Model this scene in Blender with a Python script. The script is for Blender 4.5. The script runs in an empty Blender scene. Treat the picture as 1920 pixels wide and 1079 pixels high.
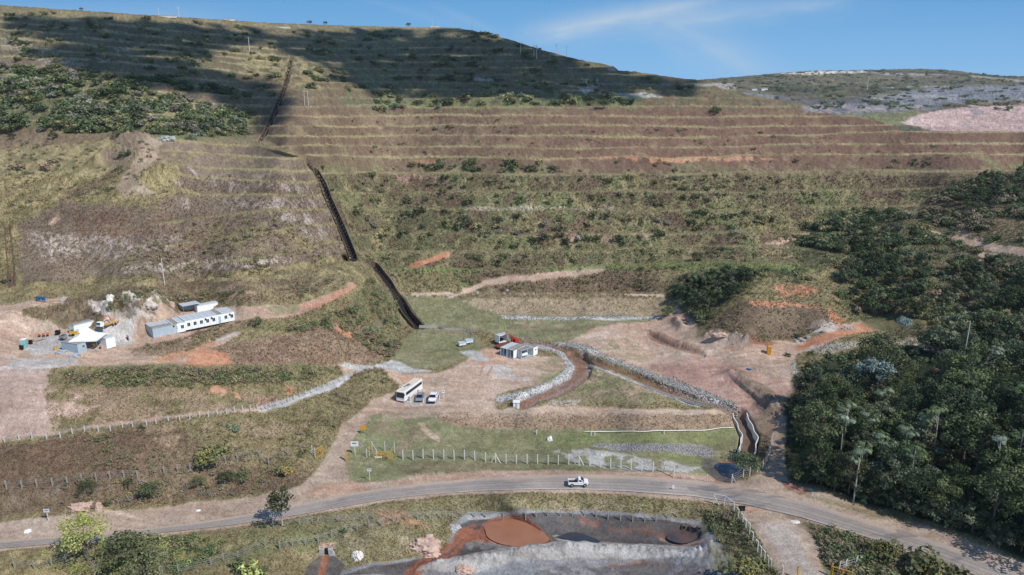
import bpy, bmesh, math, random
import numpy as np
from mathutils import Vector, Matrix
random.seed(7)
RNG = np.random.RandomState(11)
S = bpy.context.scene
COL = S.collection

# ------------------------------------------------------------------ camera
CH = 78.0                       # drone height over the road
FPX = 1297.0                    # focal length in photo pixels (1920 wide)
PIT = math.radians(14.7)
cam_d = bpy.data.cameras.new('camera'); cam = bpy.data.objects.new('camera', cam_d); COL.objects.link(cam)
cam.location = (0, 0, CH); cam.rotation_euler = (math.radians(90) - PIT, 0, 0)
cam_d.sensor_width = 36; cam_d.lens = 36 * FPX / 1920; cam_d.clip_start = 0.5; cam_d.clip_end = 20000
S.camera = cam
S.render.resolution_x = 1024; S.render.resolution_y = 575

# ------------------------------------------------------------------ world and sun
SUN = Vector((0.527, -0.413, 0.743)).normalized()        # direction towards the sun
sun_el = math.asin(SUN.z); sun_az = math.atan2(SUN.x, SUN.y)
W = bpy.data.worlds.new('World'); S.world = W; W.use_nodes = True
nt = W.node_tree; nt.nodes.clear()
def N(nt, t, **kw):
    n = nt.nodes.new(t)
    for k, v in kw.items(): setattr(n, k, v)
    return n
wo = N(nt, 'ShaderNodeOutputWorld'); bg = N(nt, 'ShaderNodeBackground'); sky = N(nt, 'ShaderNodeTexSky')
sky.sky_type = 'NISHITA'; sky.sun_disc = False; sky.sun_elevation = sun_el; sky.sun_rotation = sun_az
sky.altitude = 900; sky.air_density = 1.0; sky.dust_density = 0.3; sky.ozone_density = 2.0
bg.inputs['Strength'].default_value = 0.13
# thin high cirrus: streaks stretched along one direction
tc = N(nt, 'ShaderNodeTexCoord'); sep = N(nt, 'ShaderNodeSeparateXYZ'); nt.links.new(tc.outputs['Generated'], sep.inputs[0])
def M(op, a, b=None, c=None, clamp=False):
    n = nt.nodes.new('ShaderNodeMath'); n.operation = op; n.use_clamp = clamp
    for i, x in enumerate((a, b, c)):
        if x is None: continue
        if isinstance(x, (int, float)): n.inputs[i].default_value = x
        else: nt.links.new(x, n.inputs[i])
    return n.outputs[0]
def streak(x0, z0, x1, z1, width, gain, nscale, seed):
    # a band in direction space (x/y, z/y) from (x0,z0) to (x1,z1)
    px = M('DIVIDE', sep.outputs[0], sep.outputs[1]); pz = M('DIVIDE', sep.outputs[2], sep.outputs[1])
    L = math.hypot(x1 - x0, z1 - z0); dx, dz = (x1 - x0) / L, (z1 - z0) / L
    ax = M('SUBTRACT', px, x0); az = M('SUBTRACT', pz, z0)
    al = M('ADD', M('MULTIPLY', ax, dx), M('MULTIPLY', az, dz))
    ac = M('SUBTRACT', M('MULTIPLY', ax, -dz), M('MULTIPLY', az, -dx))
    cmb = N(nt, 'ShaderNodeCombineXYZ'); nt.links.new(M('MULTIPLY', al, 2.2), cmb.inputs[0]); nt.links.new(M('MULTIPLY', ac, 9.0), cmb.inputs[1]); cmb.inputs[2].default_value = seed
    nz = N(nt, 'ShaderNodeTexNoise'); nz.inputs['Scale'].default_value = nscale; nz.inputs['Detail'].default_value = 7; nz.inputs['Roughness'].default_value = 0.62
    nt.links.new(cmb.outputs[0], nz.inputs['Vector'])
    wv = M('MULTIPLY', M('SUBTRACT', nz.outputs['Fac'], 0.5), width * 1.2)
    acn = M('ABSOLUTE', M('DIVIDE', M('ADD', ac, wv), width))
    core = M('SUBTRACT', 1.0, acn, clamp=True)
    core = M('POWER', core, 1.4)
    e0 = M('DIVIDE', al, 0.08, clamp=True); e1 = M('DIVIDE', M('SUBTRACT', L, al), 0.12, clamp=True)
    m = M('MULTIPLY', M('MULTIPLY', core, e0), e1)
    den = M('MULTIPLY', M('SUBTRACT', nz.outputs['Fac'], 0.30), 2.6, clamp=True)
    return M('MULTIPLY', M('MULTIPLY', m, den), gain * 1.15, clamp=True)
def dpx(u, v):
    a = (u - 960) / FPX; b = (539.5 - v) / FPX
    y = b * math.sin(PIT) + math.cos(PIT); z = b * math.cos(PIT) - math.sin(PIT)
    return a / y, z / y
parts = []
for (ua, va, ub, vb, wd, g, ns, sd) in [(940, 75, 1420, -20, .022, .6, 2.2, 1.3), (960, 62, 1700, -10, .035, .35, 2.5, 5.1), (1190, 25, 1500, 160, .05, .38, 1.9, 9.3),
                                        (640, -6, 900, 60, .012, .35, 2.0, 3.3), (780, 0, 960, 72, .010, .55, 2.0, 7.7), (1060, -25, 1190, 22, .03, .45, 2.4, 2.9),
                                        (1370, 120, 1460, 128, .006, .5, 4, 4.2), (1250, 60, 1420, 118, .03, .3, 1.5, 8.4), (-100, 20, 500, 30, .03, .2, 2, 6.1)]:
    x0, z0 = dpx(ua, va); x1, z1 = dpx(ub, vb); parts.append(streak(x0, z0, x1, z1, wd, g, ns, sd))
tot = parts[0]
for p in parts[1:]: tot = M('ADD', tot, p, clamp=True)
fr = M('GREATER_THAN', sep.outputs[1], 0.05); tot = M('MULTIPLY', tot, fr)
mx = N(nt, 'ShaderNodeMix', data_type='RGBA'); nt.links.new(tot, mx.inputs['Factor']); 
tint = N(nt, 'ShaderNodeMix', data_type='RGBA', blend_type='MULTIPLY'); tint.inputs['Factor'].default_value = 1
tint.inputs['B'].default_value = (0.80, 0.98, 1.06, 1)
nt.links.new(sky.outputs[0], tint.inputs['A'])
# clear blue of the lower sky, deepening upwards
zy = M('DIVIDE', sep.outputs[2], M('MAXIMUM', sep.outputs[1], 0.05))
cr = N(nt, 'ShaderNodeValToRGB'); nt.links.new(M('MULTIPLY', zy, 2.0, clamp=True), cr.inputs['Fac'])
cr.color_ramp.elements[0].position = 0.0; cr.color_ramp.elements[0].color = (.250, .500, .790, 1); cr.color_ramp.elements[1].position = 1.0; cr.color_ramp.elements[1].color = (.050, .190, .480, 1)
for p_, c_ in ((.10, (.215, .450, .740, 1)), (.28, (.125, .335, .630, 1))):
    e = cr.color_ramp.elements.new(p_); e.color = c_
sc_ = N(nt, 'ShaderNodeVectorMath', operation='SCALE'); nt.links.new(cr.outputs['Color'], sc_.inputs[0]); sc_.inputs['Scale'].default_value = 1.12 / .13
wlow = M('MULTIPLY', M('SUBTRACT', 1.0, M('DIVIDE', M('SUBTRACT', zy, .35), .4, clamp=True), clamp=True), M('GREATER_THAN', sep.outputs[1], .05))
mlow = N(nt, 'ShaderNodeMix', data_type='RGBA'); nt.links.new(wlow, mlow.inputs['Factor']); nt.links.new(tint.outputs['Result'], mlow.inputs['A']); nt.links.new(sc_.outputs[0], mlow.inputs['B'])
nt.links.new(mlow.outputs['Result'], mx.inputs['A']); mx.inputs['B'].default_value = (4.6, 5.2, 5.8, 1)
nt.links.new(mx.outputs['Result'], bg.inputs['Color']); nt.links.new(bg.outputs[0], wo.inputs['Surface'])
sl = bpy.data.lights.new('sun', 'SUN'); sl.energy = 4.1; sl.angle = math.radians(0.53); sl.color = (1, 0.945, 0.87)
so = bpy.data.objects.new('sun', sl); COL.objects.link(so); so.rotation_euler = SUN.to_track_quat('Z', 'Y').to_euler()
S.view_settings.view_transform = 'Standard'; S.view_settings.look = 'None'; S.view_settings.exposure = 0.0; S.view_settings.gamma = 1
S.cycles.max_bounces = 4; S.cycles.diffuse_bounces = 2; S.cycles.transparent_max_bounces = 6

# ------------------------------------------------------------------ terrain maths
cp, sp = math.cos(PIT), math.sin(PIT)
def rayz(v): return (539.5 - v) / FPX * cp - sp
def rayy(v): return (539.5 - v) / FPX * sp + cp
def pos(u, v, d):
    a = (u - 960) / FPX
    return d * a, d * rayy(v), CH + d * rayz(v)
def dz_(v, z): return (z - CH) / rayz(v)
def dY_(v, Y): return Y / rayy(v)
def tandep(v): return -rayz(v) / rayy(v)
def main_Y(v): return 146.8 / (.33 + tandep(v))
def left_Y(v): return 140.0 / (.40 + tandep(v))
CT = []      # (u, v, depth)
def cz(*pts):
    for u, v, z in pts: CT.append((u, v, dz_(v, z)))
def cY(*pts):
    for u, v, Y in pts: CT.append((u, v, dY_(v, Y)))
# road and its verge
cz((-300, 1060, 0), (0, 1010, 0), (250, 975, 0), (500, 948, 0), (750, 918, 0), (1083, 903, 0), (1400, 930, 0), (1700, 1000, 0), (1920, 1070, 0), (2200, 1180, 0))
cz((0, 980, 0.1), (300, 950, .1), (500, 925, .2), (1250, 890, 0), (1500, 935, 0))
# below the road
cz((-200, 1150, -1), (100, 1060, -.8), (350, 1050, -1), (560, 1010, -1), (520, 1100, -3.6), (600, 1060, -4), (760, 1060, -4.6), (760, 975, -.8), (640, 975, -.8), (700, 1020, -2.2),
   (960, 996, -4.8), (920, 1010, -4.8), (1010, 1010, -4.8), (960, 1020, -4.8), (960, 972, -4.8), (1060, 1000, -4.7), (1200, 1000, -4.7), (960, 955, -1.5), (1200, 955, -1.8), (900, 985, -4.6), (1100, 975, -4.6), (1290, 1000, -4.5), (1000, 1075, -5), (1300, 1075, -4.6), (1000, 1180, -5), (1330, 960, -1.6), (1400, 1040, -2.0), (1370, 1010, -2.4),
   (1480, 1000, -.5), (1540, 1075, -1), (1700, 1060, -1.0), (500, 1200, -3), (1600, 1200, -2), (1850, 1150, -1))
# grass behind the road and the dam
cz((700, 880, .3), (820, 862, 0), (1050, 868, -.3), (1290, 890, -.4), (1000, 828, -.8), (1300, 850, -1.4), (1360, 870, -2.0), (1350, 820, -1), (760, 835, 0.6), (950, 808, 0.2), (1150, 806, 0), (1340, 806, -.2),
   (820, 775, 3.6), (1000, 768, 4), (1200, 764, 4), (1330, 768, 3.6), (1400, 780, 1.4), (1400, 840, -1.5), (1450, 870, -.3), (1450, 800, 1.5))
# access road
cz((560, 925, .3), (600, 880, .8), (650, 820, 2), (700, 775, 3.4), (640, 870, .8), (690, 830, 1.2))
# platform in the middle
cz((770, 745, 4), (900, 735, 4), (800, 700, 4.4), (975, 672, 4), (880, 640, 4.6), (1080, 700, 3.6), (1150, 740, 3.8), (1060, 660, 3.8), (1250, 740, 3.4), (1200, 700, 4), (1330, 740, 3.6),
   (740, 690, 5), (650, 690, 6), (790, 640, 5), (785, 612, 5.5), (900, 620, 5.4), (1080, 605, 6), (1240, 600, 6.4), (850, 590, 6.4), (1160, 640, 5.6), (1280, 660, 6), (1380, 690, 6), (1440, 662, 7.6), (1450, 720, 5), (1440, 760, 3.6), (1330, 645, 7.5), (1480, 640, 8.4),
   (800, 560, 9.4), (900, 556, 9.8), (1080, 555, 10), (1230, 557, 10), (950, 592, 6.3), (1080, 593, 6.2), (1210, 592, 6.4), (1290, 600, 8.5), (1290, 570, 11),
   (780, 505, 17.2), (1000, 505, 17), (1200, 500, 17.5))
# cut spoil mound and wooded mounds right
cz((1340, 625, 9.5), (1500, 632, 9), (1400, 570, 16.5), (1530, 574, 16.5), (1450, 530, 20), (1330, 560, 14), (1560, 645, 9.5), (1650, 612, 12), (1700, 606, 14), (1580, 570, 16), (1700, 540, 20),
   (1600, 470, 24.3), (1590, 415, 30.5), (1680, 415, 32), (1780, 440, 30.5), (1850, 480, 28), (1920, 600, 18), (1880, 345, 45.5), (1800, 375, 40.5), (1950, 330, 48), (1950, 480, 31), (2200, 600, 20), (2200, 350, 48),
   (1600, 700, 7), (1800, 700, 11), (1550, 850, 2), (1700, 880, 3.5), (1900, 850, 8), (1850, 970, 3), (2150, 950, 8), (1500, 780, 3.2), (1500, 690, 7), (1960, 1030, 2.5))
# left bank, pad and promontory
cz((0, 960, 2), (250, 925, 2.2), (450, 880, 2.6), (0, 905, 5.6), (250, 885, 6), (450, 850, 5.4), (0, 820, 10), (250, 800, 9.6), (490, 768, 8.4), (600, 730, 7.2), (680, 695, 6), (30, 715, 17.2), (180, 730, 14.5), (560, 850, 2.6), (600, 790, 4.6),
   (0, 690, 18), (120, 665, 18), (60, 630, 18.2), (200, 640, 18.2), (300, 632, 18.6), (440, 598, 19), (340, 605, 19), (240, 615, 18.8), (250, 695, 16.2), (350, 690, 15), (360, 655, 16.8), (450, 628, 17.4), (450, 715, 12.5), (590, 690, 9.6), (560, 650, 14), (650, 650, 11), (520, 600, 18.6), (575, 575, 20), (655, 537, 24), (700, 570, 15.5), (660, 600, 14.5),
   (740, 575, 9), (735, 630, 6.4), (720, 520, 17), (200, 590, 24), (100, 600, 21), (300, 560, 25), (60, 565, 24), (0, 575, 23.5), (240, 580, 25), (450, 560, 24), (-300, 600, 24), (-300, 700, 18), (-300, 820, 10), (-300, 930, 4))
for u in (-350, 0, 180, 360, 540):
    for v in (530, 460, 390, 320, 262):
        if u == 540 and v > 500: continue
        cY((u, v, left_Y(v)))
cY((620, 470, left_Y(470) + 6), (600, 400, left_Y(400) + 14), (585, 320, left_Y(320) + 24))
for u in (-350, 0, 240):
    for v in (200, 130, 60, 5): cY((u, v, left_Y(v) * (1.0 if v > 100 else 1.04)))
for v in (240, 200, 130, 60): cY((480, v, .5 * left_Y(v) + .5 * main_Y(v)))
for u in (700, 900, 1120):
    for v in (460, 400, 340, 280, 230, 180): cY((u, v, main_Y(v)))
for u in (720, 900): cY((u, 130, main_Y(130)), (u, 60, main_Y(60)))
cY((1060, 110, main_Y(110)), (1160, 140, main_Y(140)))
for u in (1320, 1500):
    for v in (440, 380, 320, 260, 215): cY((u, v, main_Y(v)))
cY((1320, 170, main_Y(170)))
for u in (1720, 1920, 2250):
    for v in (310, 265): cY((u, v, main_Y(v) * .97))
CT = np.array(CT)
_cu, _cv = CT[:, 0] / 500, CT[:, 1] / 500
_w = 1.0 / CT[:, 2]
def _phi(r2): return 0.5 * r2 * np.log(np.maximum(r2, 1e-12))
def _fit():
    n = len(_cu)
    K = _phi((_cu[:, None] - _cu[None]) ** 2 + (_cv[:, None] - _cv[None]) ** 2) + np.eye(n) * 2e-4
    P = np.stack([np.ones(n), _cu, _cv], 1)
    A = np.zeros((n + 3, n + 3)); A[:n, :n] = K; A[:n, n:] = P; A[n:, :n] = P.T
    return np.linalg.solve(A, np.concatenate([_w, np.zeros(3)]))
_X = _fit()
def macro_d(u, v):
    u = np.asarray(u, float); v = np.asarray(v, float); sh = u.shape
    uu = u.ravel() / 500; vv = v.ravel() / 500; out = np.empty(uu.size)
    for i in range(0, uu.size, 20000):
        a = uu[i:i+20000]; b = vv[i:i+20000]
        K = _phi((a[:, None] - _cu[None]) ** 2 + (b[:, None] - _cv[None]) ** 2)
        out[i:i+20000] = K @ _X[:-3] + _X[-3] + _X[-2] * a + _X[-1] * b
    return 1.0 / np.maximum(out, 1 / 1400.).reshape(sh)

def sstep(a, b, x):
    t = np.clip((x - a) / (b - a), 0, 1); return t * t * (3 - 2 * t)
def pl(pts):
    a = np.array(pts, float); return a
def xat(pts, y):       # u of polyline at height v (sorted by v)
    a = pl(pts); o = np.argsort(a[:, 1]); return np.interp(y, a[o, 1], a[o, 0])
def yat(pts, x):
    a = pl(pts); return np.interp(x, a[:, 0], a[:, 1])
CHAN = [(785, 612), (748, 560), (700, 495), (660, 478), (640, 425), (616, 372), (600, 335), (572, 296), (520, 280), (487, 264), (512, 212), (522, 190), (537, 150), (547, 105)]
MV = [553, 503, 472, 440, 394, 361, 326, 295, 276, 255.5, 236, 218, 201, 184, 169, 156, 141, 128, 116, 105, 92, 78]
def mline(v0, u):
    til = .08 * np.clip((255 - v0) / 127, 0, 1.2)
    r = v0 - np.clip(520 - u, 0, 900) * til
    r = r + 1.6 * np.sin(u / 130 + v0) + .9 * np.sin(u / 47 + v0 * 1.7)
    if v0 == 503: r = r + np.interp(u, [700, 900, 1300, 1400, 1520], [3, 1, -8, -6, 5])
    elif v0 == 472: r = r + np.interp(u, [1100, 1300, 1450, 1600], [0, -9, -9, 6])
    elif 250 < v0 < 470: r = r - np.clip(u - 1300, 0, 700) * .013
    return r
LL = [[(-300, 560), (0, 548), (310, 535), (500, 520), (633, 497), (700, 480)], [(-300, 520), (0, 512), (300, 505), (500, 483), (613, 455)], [(-300, 470), (300, 462), (500, 438), (557, 425), (620, 421)],
      [(-300, 425), (300, 420), (410, 405), (500, 395), (610, 392)], [(-300, 380), (300, 368), (420, 366), (605, 367)], [(-300, 350), (280, 340), (397, 335), (587, 343)], [(-300, 322), (300, 314), (347, 312), (567, 322)],
      [(-300, 292), (250, 286), (300, 283), (533, 298)], [(-300, 262), (250, 262), (357, 266), (513, 277)]]
def bench(v, lines, tau, k):
    """lines: descending-v list of arrays like v. returns warped v, t (0 at crest, 1 at next crest), face weight"""
    vs = v.copy(); tt = np.full(v.shape, 1.0); dist = np.full(v.shape, 99.0)
    for i in range(len(lines) - 1):
        a, b = lines[i], lines[i + 1]
        m = (v <= a) & (v > b)
        sp_ = np.maximum(a - b, 1e-3); t = np.clip((a - v) / sp_, 0, 1)
        g = k * np.clip(t / tau, 0, 1) + (1 - k) * t
        vs = np.where(m, a - sp_ * g, vs); tt = np.where(m, t, tt)
    for a in lines: dist = np.where(np.abs(v - a) < np.abs(dist), v - a, dist)
    return vs, tt, dist
def zones(u, v):
    u = np.asarray(u, float); v = np.asarray(v, float)
    ch = xat(CHAN, v)
    wm = np.maximum(sstep(262, 250, v), sstep(-4, 14, u - ch)) * sstep(566, 552, v)
    wm = np.where(v > 530, wm * sstep(840, 880, u) * sstep(1260, 1220, u), wm)
    # not on the wooded mounds at the right
    wr = sstep(1500, 1560, u) * sstep(np.interp(u, [1500, 1560, 1720, 1790, 1920], [470, 395, 395, 340, 315]) - 6, np.interp(u, [1500, 1560, 1720, 1790, 1920], [470, 395, 395, 340, 315]) + 6, v)
    wm = wm * (1 - wr) * (1 - sstep(1180, 1240, u) * sstep(480, 500, v))
    wl = sstep(270, 330, u) * sstep(-2, -24, u - ch) * sstep(252, 262, v) * sstep(552, 545, v)
    return wm, wl
def warp(u, v):
    u = np.asarray(u, float); v = np.asarray(v, float)
    wm, wl = zones(u, v)
    v1, t1, d1 = bench(v, [mline(x, u) for x in MV], .10, .66)
    v2, t2, d2 = bench(v, [yat(l, u) for l in LL], .11, .62)
    vs = v + wm * (v1 - v); vs = vs + wl * (v2 - v)
    return vs, wm, wl, d1, d2, t1, t2
def depth(u, v):
    return macro_d(u, warp(u, v)[0])
# ------------------------------------------------------------------ noise and painting helpers
def _h(ix, iy, s):
    n = (ix.astype(np.int64) * 374761393 + iy.astype(np.int64) * 668265263 + s * 1442695041) & 0x7fffffff
    n = ((n ^ (n >> 13)) * 1274126177) & 0x7fffffff
    return ((n ^ (n >> 16)) & 0xffff) / 65535.0
def vn(x, y, s=0):
    fx = np.floor(x); fy = np.floor(y); tx = x - fx; ty = y - fy
    tx = tx * tx * (3 - 2 * tx); ty = ty * ty * (3 - 2 * ty)
    a = _h(fx, fy, s); b = _h(fx + 1, fy, s); c = _h(fx, fy + 1, s); d = _h(fx + 1, fy + 1, s)
    return (a * (1 - tx) + b * tx) * (1 - ty) + (c * (1 - tx) + d * tx) * ty
def fbm(x, y, sc, o=4, s=0, r=.55):
    x = np.asarray(x, float) / sc; y = np.asarray(y, float) / sc; t = 0; a = 1; n = 0
    for i in range(o):
        t = t + a * vn(x + i * 17.3, y - i * 9.1, s + i); n += a; a *= r; x = x * 2.03; y = y * 2.03
    return t / n          # 0..1, centred on .5
def lin(c):
    c = np.array(c, float); c = (c.mean() + .78 * (c - c.mean())) / 255; return np.where(c <= .04045, c / 12.92, ((c + .055) / 1.055) ** 2.4)
ALB = 0.98
PAL = {k: [lin(c) * ALB for c in v] for k, v in dict(
    brown=[(120, 100, 78), (100, 82, 64), (142, 122, 94)],
    redbrown=[(120, 90, 74), (104, 78, 66), (140, 110, 86)],
    purple=[(128, 110, 92), (108, 90, 76), (150, 130, 108)],
    olive=[(134, 121, 84), (116, 106, 70), (154, 139, 98)],
    yellow=[(160, 144, 98), (140, 126, 84), (174, 158, 110)],
    green=[(112, 114, 74), (96, 100, 64), (130, 130, 86)],
    lime=[(118, 132, 72), (104, 118, 64), (136, 144, 84)],
    lawn=[(134, 130, 92), (116, 122, 76), (152, 140, 108)],
    scrub=[(108, 106, 72), (92, 92, 62), (126, 120, 82)],
    darkveg=[(52, 60, 38), (40, 48, 32), (66, 72, 46)],
    tan=[(158, 138, 108), (142, 124, 92), (176, 154, 124)],
    deadgrass=[(150, 126, 100), (128, 106, 86), (170, 146, 116)],
    damface=[(150, 126, 100), (128, 106, 84), (168, 142, 116)],
    pink=[(190, 158, 134), (172, 138, 116), (208, 182, 160)],
    pinkred=[(172, 132, 116), (150, 110, 96), (190, 156, 138)],
    roaddirt=[(170, 145, 124), (155, 129, 109), (186, 162, 141)],
    orange=[(196, 132, 96), (176, 110, 78), (208, 156, 124)],
    redsoil=[(150, 96, 72), (128, 82, 64), (172, 116, 88)],
    gravel=[(178, 176, 172), (158, 156, 154), (196, 194, 190)],
    pale=[(190, 174, 162), (168, 150, 138), (208, 196, 186)],
    white=[(214, 204, 192), (190, 176, 164), (230, 222, 212)],
    paleslope=[(180, 150, 134), (164, 134, 118), (196, 168, 152)],
    lilac=[(160, 144, 138), (140, 122, 114), (184, 172, 166)],
    slate=[(88, 82, 80), (72, 67, 66), (106, 100, 96)],
    slatelight=[(128, 128, 130), (110, 110, 112), (148, 148, 150)],
    ash=[(158, 153, 148), (130, 126, 120), (182, 178, 172)],
    rust=[(150, 88, 62), (120, 72, 56), (172, 104, 74)],
    farscrub=[(98, 96, 72), (84, 84, 66), (112, 104, 80)],
    fargrey=[(118, 120, 128), (100, 104, 114), (140, 142, 148)],
    farpink=[(190, 158, 150), (164, 132, 126), (208, 184, 176)],
).items()}
def mat_col(name, x, y, n1, n2):
    A, B, C = PAL[name]
    t1 = np.clip((n1 - .5) * 3.2, -1, 1)[..., None]; c = A + (B - A) * np.clip(-t1, 0, 1) + (C - A) * np.clip(t1, 0, 1)
    return c * (1 + .7 * (n2[..., None] - .5))
def inpoly(px, py, poly):
    x0, y0 = poly[-1]; ins = np.zeros(px.shape, bool); dd = np.full(px.shape, 1e9)
    for x1, y1 in poly:
        c = ((y1 > py) != (y0 > py))
        with np.errstate(divide='ignore', invalid='ignore'):
            xi = (x0 - x1) * (py - y1) / ((y0 - y1) if y0 != y1 else 1e-9) + x1
        ins ^= c & (px < xi)
        ex, ey = x1 - x0, y1 - y0; L = ex * ex + ey * ey + 1e-9
        t = np.clip(((px - x0) * ex + (py - y0) * ey) / L, 0, 1)
        dd = np.minimum(dd, (px - x0 - t * ex) ** 2 + (py - y0 - t * ey) ** 2)
        x0, y0 = x1, y1
    dd = np.sqrt(dd); return np.where(ins, dd, -dd)
def pdist(px, py, pts):
    """distance to a polyline and the arc length there"""
    best = np.full(np.shape(px), 1e9); s = np.zeros(np.shape(px)); acc = 0.0; sg = np.zeros(np.shape(px))
    for (x0, y0), (x1, y1) in zip(pts[:-1], pts[1:]):
        ex, ey = x1 - x0, y1 - y0; L = math.hypot(ex, ey) + 1e-9
        t = np.clip(((px - x0) * ex + (py - y0) * ey) / (L * L), 0, 1)
        d = np.hypot(px - x0 - t * ex, py - y0 - t * ey); m = d < best
        best = np.where(m, d, best); s = np.where(m, acc + t * L, s); sg = np.where(m, np.sign(ex * (py - y0) - ey * (px - x0)), sg); acc += L
    return best, s / acc, sg
VS = 1.9        # photo-height stretch when measuring zone edges
def bbox_idx(u, v, poly, mg):
    a = np.array(poly, float)
    return np.where((u > a[:, 0].min() - mg) & (u < a[:, 0].max() + mg) & (v > a[:, 1].min() - mg) & (v < a[:, 1].max() + mg))[0]

# ribs and heaps of the ground: (polyline in photo pixels, half width m, height m)
RIDGES = [([(1222, 622), (1270, 642), (1322, 662)], 1.6, .8), ([(1215, 628), (1262, 650), (1315, 668)], 1.2, -.8),
          ([(1372, 704), (1400, 720), (1436, 745), (1452, 766)], 2.6, 1.2), ([(1362, 712), (1392, 735), (1430, 765)], 1.2, -.8),
          ([(1330, 632), (1360, 636), (1400, 644)], 2.2, 2.0), ([(1265, 600), (1278, 618)], 1.6, 1.4), ([(1200, 612), (1160, 608)], 1.6, .8), ([(1428, 648), (1400, 645)], 1.5, .8),
          ([(1420, 695), (1445, 702)], 1.4, .9), ([(1215, 700), (1245, 722), (1285, 735)], 1.0, .5),
          ([(1480, 1000), (1480, 1001)], .1, 0),
          ([(220, 262), (262, 262)], 5, 3.0), ([(195, 300), (238, 288), (262, 300)], 5, 4.0), ([(280, 345), (330, 330)], 6, 3.2), ([(300, 340), (345, 360)], 5, 2.5),
          ([(225, 590), (262, 575), (300, 582)], 4.0, 3.4), ([(40, 600), (150, 592)], 4.5, 1.6), ([(150, 583), (205, 578)], 3.5, 1.6),
          ([(790, 1074), (890, 1056), (1000, 1042), (1100, 1036), (1200, 1040), (1320, 1048)], 2.4, 1.3), ([(1320, 1042), (1360, 1048)], 2.2, 1.4),
          ([(560, 665), (640, 650)], 5, 1.2), ([(690, 712), (720, 706)], 4, 1.6), ([(830, 880), (760, 900)], 3, .2),
          ([(1440, 655), (1400, 690)], .1, 0), ([(660, 910), (690, 925)], .1, 0)]
CHLOW = [(785, 612), (764, 588), (748, 560), (724, 525), (700, 495), (688, 488)]
CHMID = [(662, 480), (652, 455), (640, 425), (628, 398), (616, 372), (606, 345), (592, 320), (572, 296)]
CHTOP = [(487, 264), (500, 238), (512, 212), (522, 190), (537, 150), (547, 105)]
CHLEFT = [(22, 538), (18, 480), (13, 420)]
CHOUT = [(1386, 778), (1396, 800), (1406, 822), (1398, 858)]
CHREAR = [(975, 636), (1020, 640), (1060, 655), (1100, 672), (1130, 684), (1180, 700), (1240, 724), (1300, 745), (1360, 764), (1384, 778)]
CHFRONT = [(1078, 662), (1095, 682), (1085, 705), (1040, 730), (985, 752)]
CUTS = [(CHLOW, 2.4, -2.6), (CHMID, 1.9, -2.2), (CHTOP, 1.1, -1.3), (CHLEFT, 1.0, -.9), (CHOUT, 2.2, -2.4), (CHREAR, 1.9, -1.0), (CHFRONT, 3.0, -1.1)]
def wpts(pts):
    a = np.array(pts, float); d = macro_d(a[:, 0], a[:, 1]); x, y, z = pos(a[:, 0], a[:, 1], d); return list(zip(x, y))
_RW = [(wpts(p), w, h) for p, w, h in RIDGES if h]; _CW = [(wpts(p), w, h) for p, w, h in CUTS]
POOL = [(908, 985), (925, 974), (955, 969), (985, 971), (1003, 985), (1022, 1002), (1030, 1014), (1008, 1022), (990, 1026), (960, 1024), (935, 1019), (915, 1008), (910, 996)]
POOL2 = [(1014, 994), (1040, 990), (1070, 995), (1100, 1004), (1126, 1016), (1104, 1018), (1070, 1013), (1040, 1008), (1024, 1006)]
POOL3 = [(1250, 1008), (1260, 998), (1276, 989), (1296, 992), (1314, 998), (1310, 1008), (1286, 1019), (1262, 1016)]
POOL4 = [(1340, 872), (1362, 868), (1392, 872), (1390, 890), (1372, 896), (1350, 890)]
ROADU = [(-420, 1062), (0, 1000), (200, 977), (433, 952), (560, 938), (640, 925), (720, 913), (800, 902), (900, 893), (1000, 888), (1083, 886), (1180, 888), (1300, 896), (1400, 911), (1500, 934), (1600, 962), (1700, 992), (1800, 1024), (1920, 1068), (2100, 1142), (2400, 1290)]
ROADA = [(-420, 1070), (0, 1014), (200, 1000), (367, 981), (480, 962), (560, 947), (640, 928), (720, 916), (800, 906), (900, 897), (1000, 892), (1083, 890), (1180, 892), (1300, 901), (1400, 916), (1500, 939), (1600, 968), (1700, 998), (1800, 1031), (1920, 1076), (2100, 1150), (2400, 1300)]
ROADL = [(-420, 1090), (0, 1029), (200, 1011), (433, 985), (560, 966), (640, 951), (720, 937), (800, 928), (900, 921), (1000, 918), (1083, 918), (1180, 922), (1300, 931), (1400, 947), (1500, 970), (1600, 1000), (1700, 1031), (1800, 1068), (1880, 1100), (2100, 1200), (2400, 1360)]
SMOOTH = [  # flat worked ground (less roughness)
    [(0, 660), (60, 620), (200, 620), (340, 585), (440, 585), (445, 605), (330, 640), (240, 655), (160, 690), (0, 700)],
    [(640, 690), (760, 690), (900, 640), (1060, 650), (1080, 690), (980, 745), (930, 765), (750, 775), (680, 760), (700, 740)],
    [(700, 745), (760, 770), (1360, 768), (1360, 780), (720, 790), (660, 850), (640, 910), (560, 930), (610, 870), (640, 800)],
    [(1380, 940), (1460, 960), (1560, 1079), (1450, 1079)]]
PITS = [[(640, 1079), (760, 1056), (840, 1030), (856, 990), (880, 964), (1010, 960), (1200, 964), (1310, 985), (1320, 1020), (1200, 1024), (1100, 1018), (1000, 1026), (900, 1044), (800, 1072)], POOL4]
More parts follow.
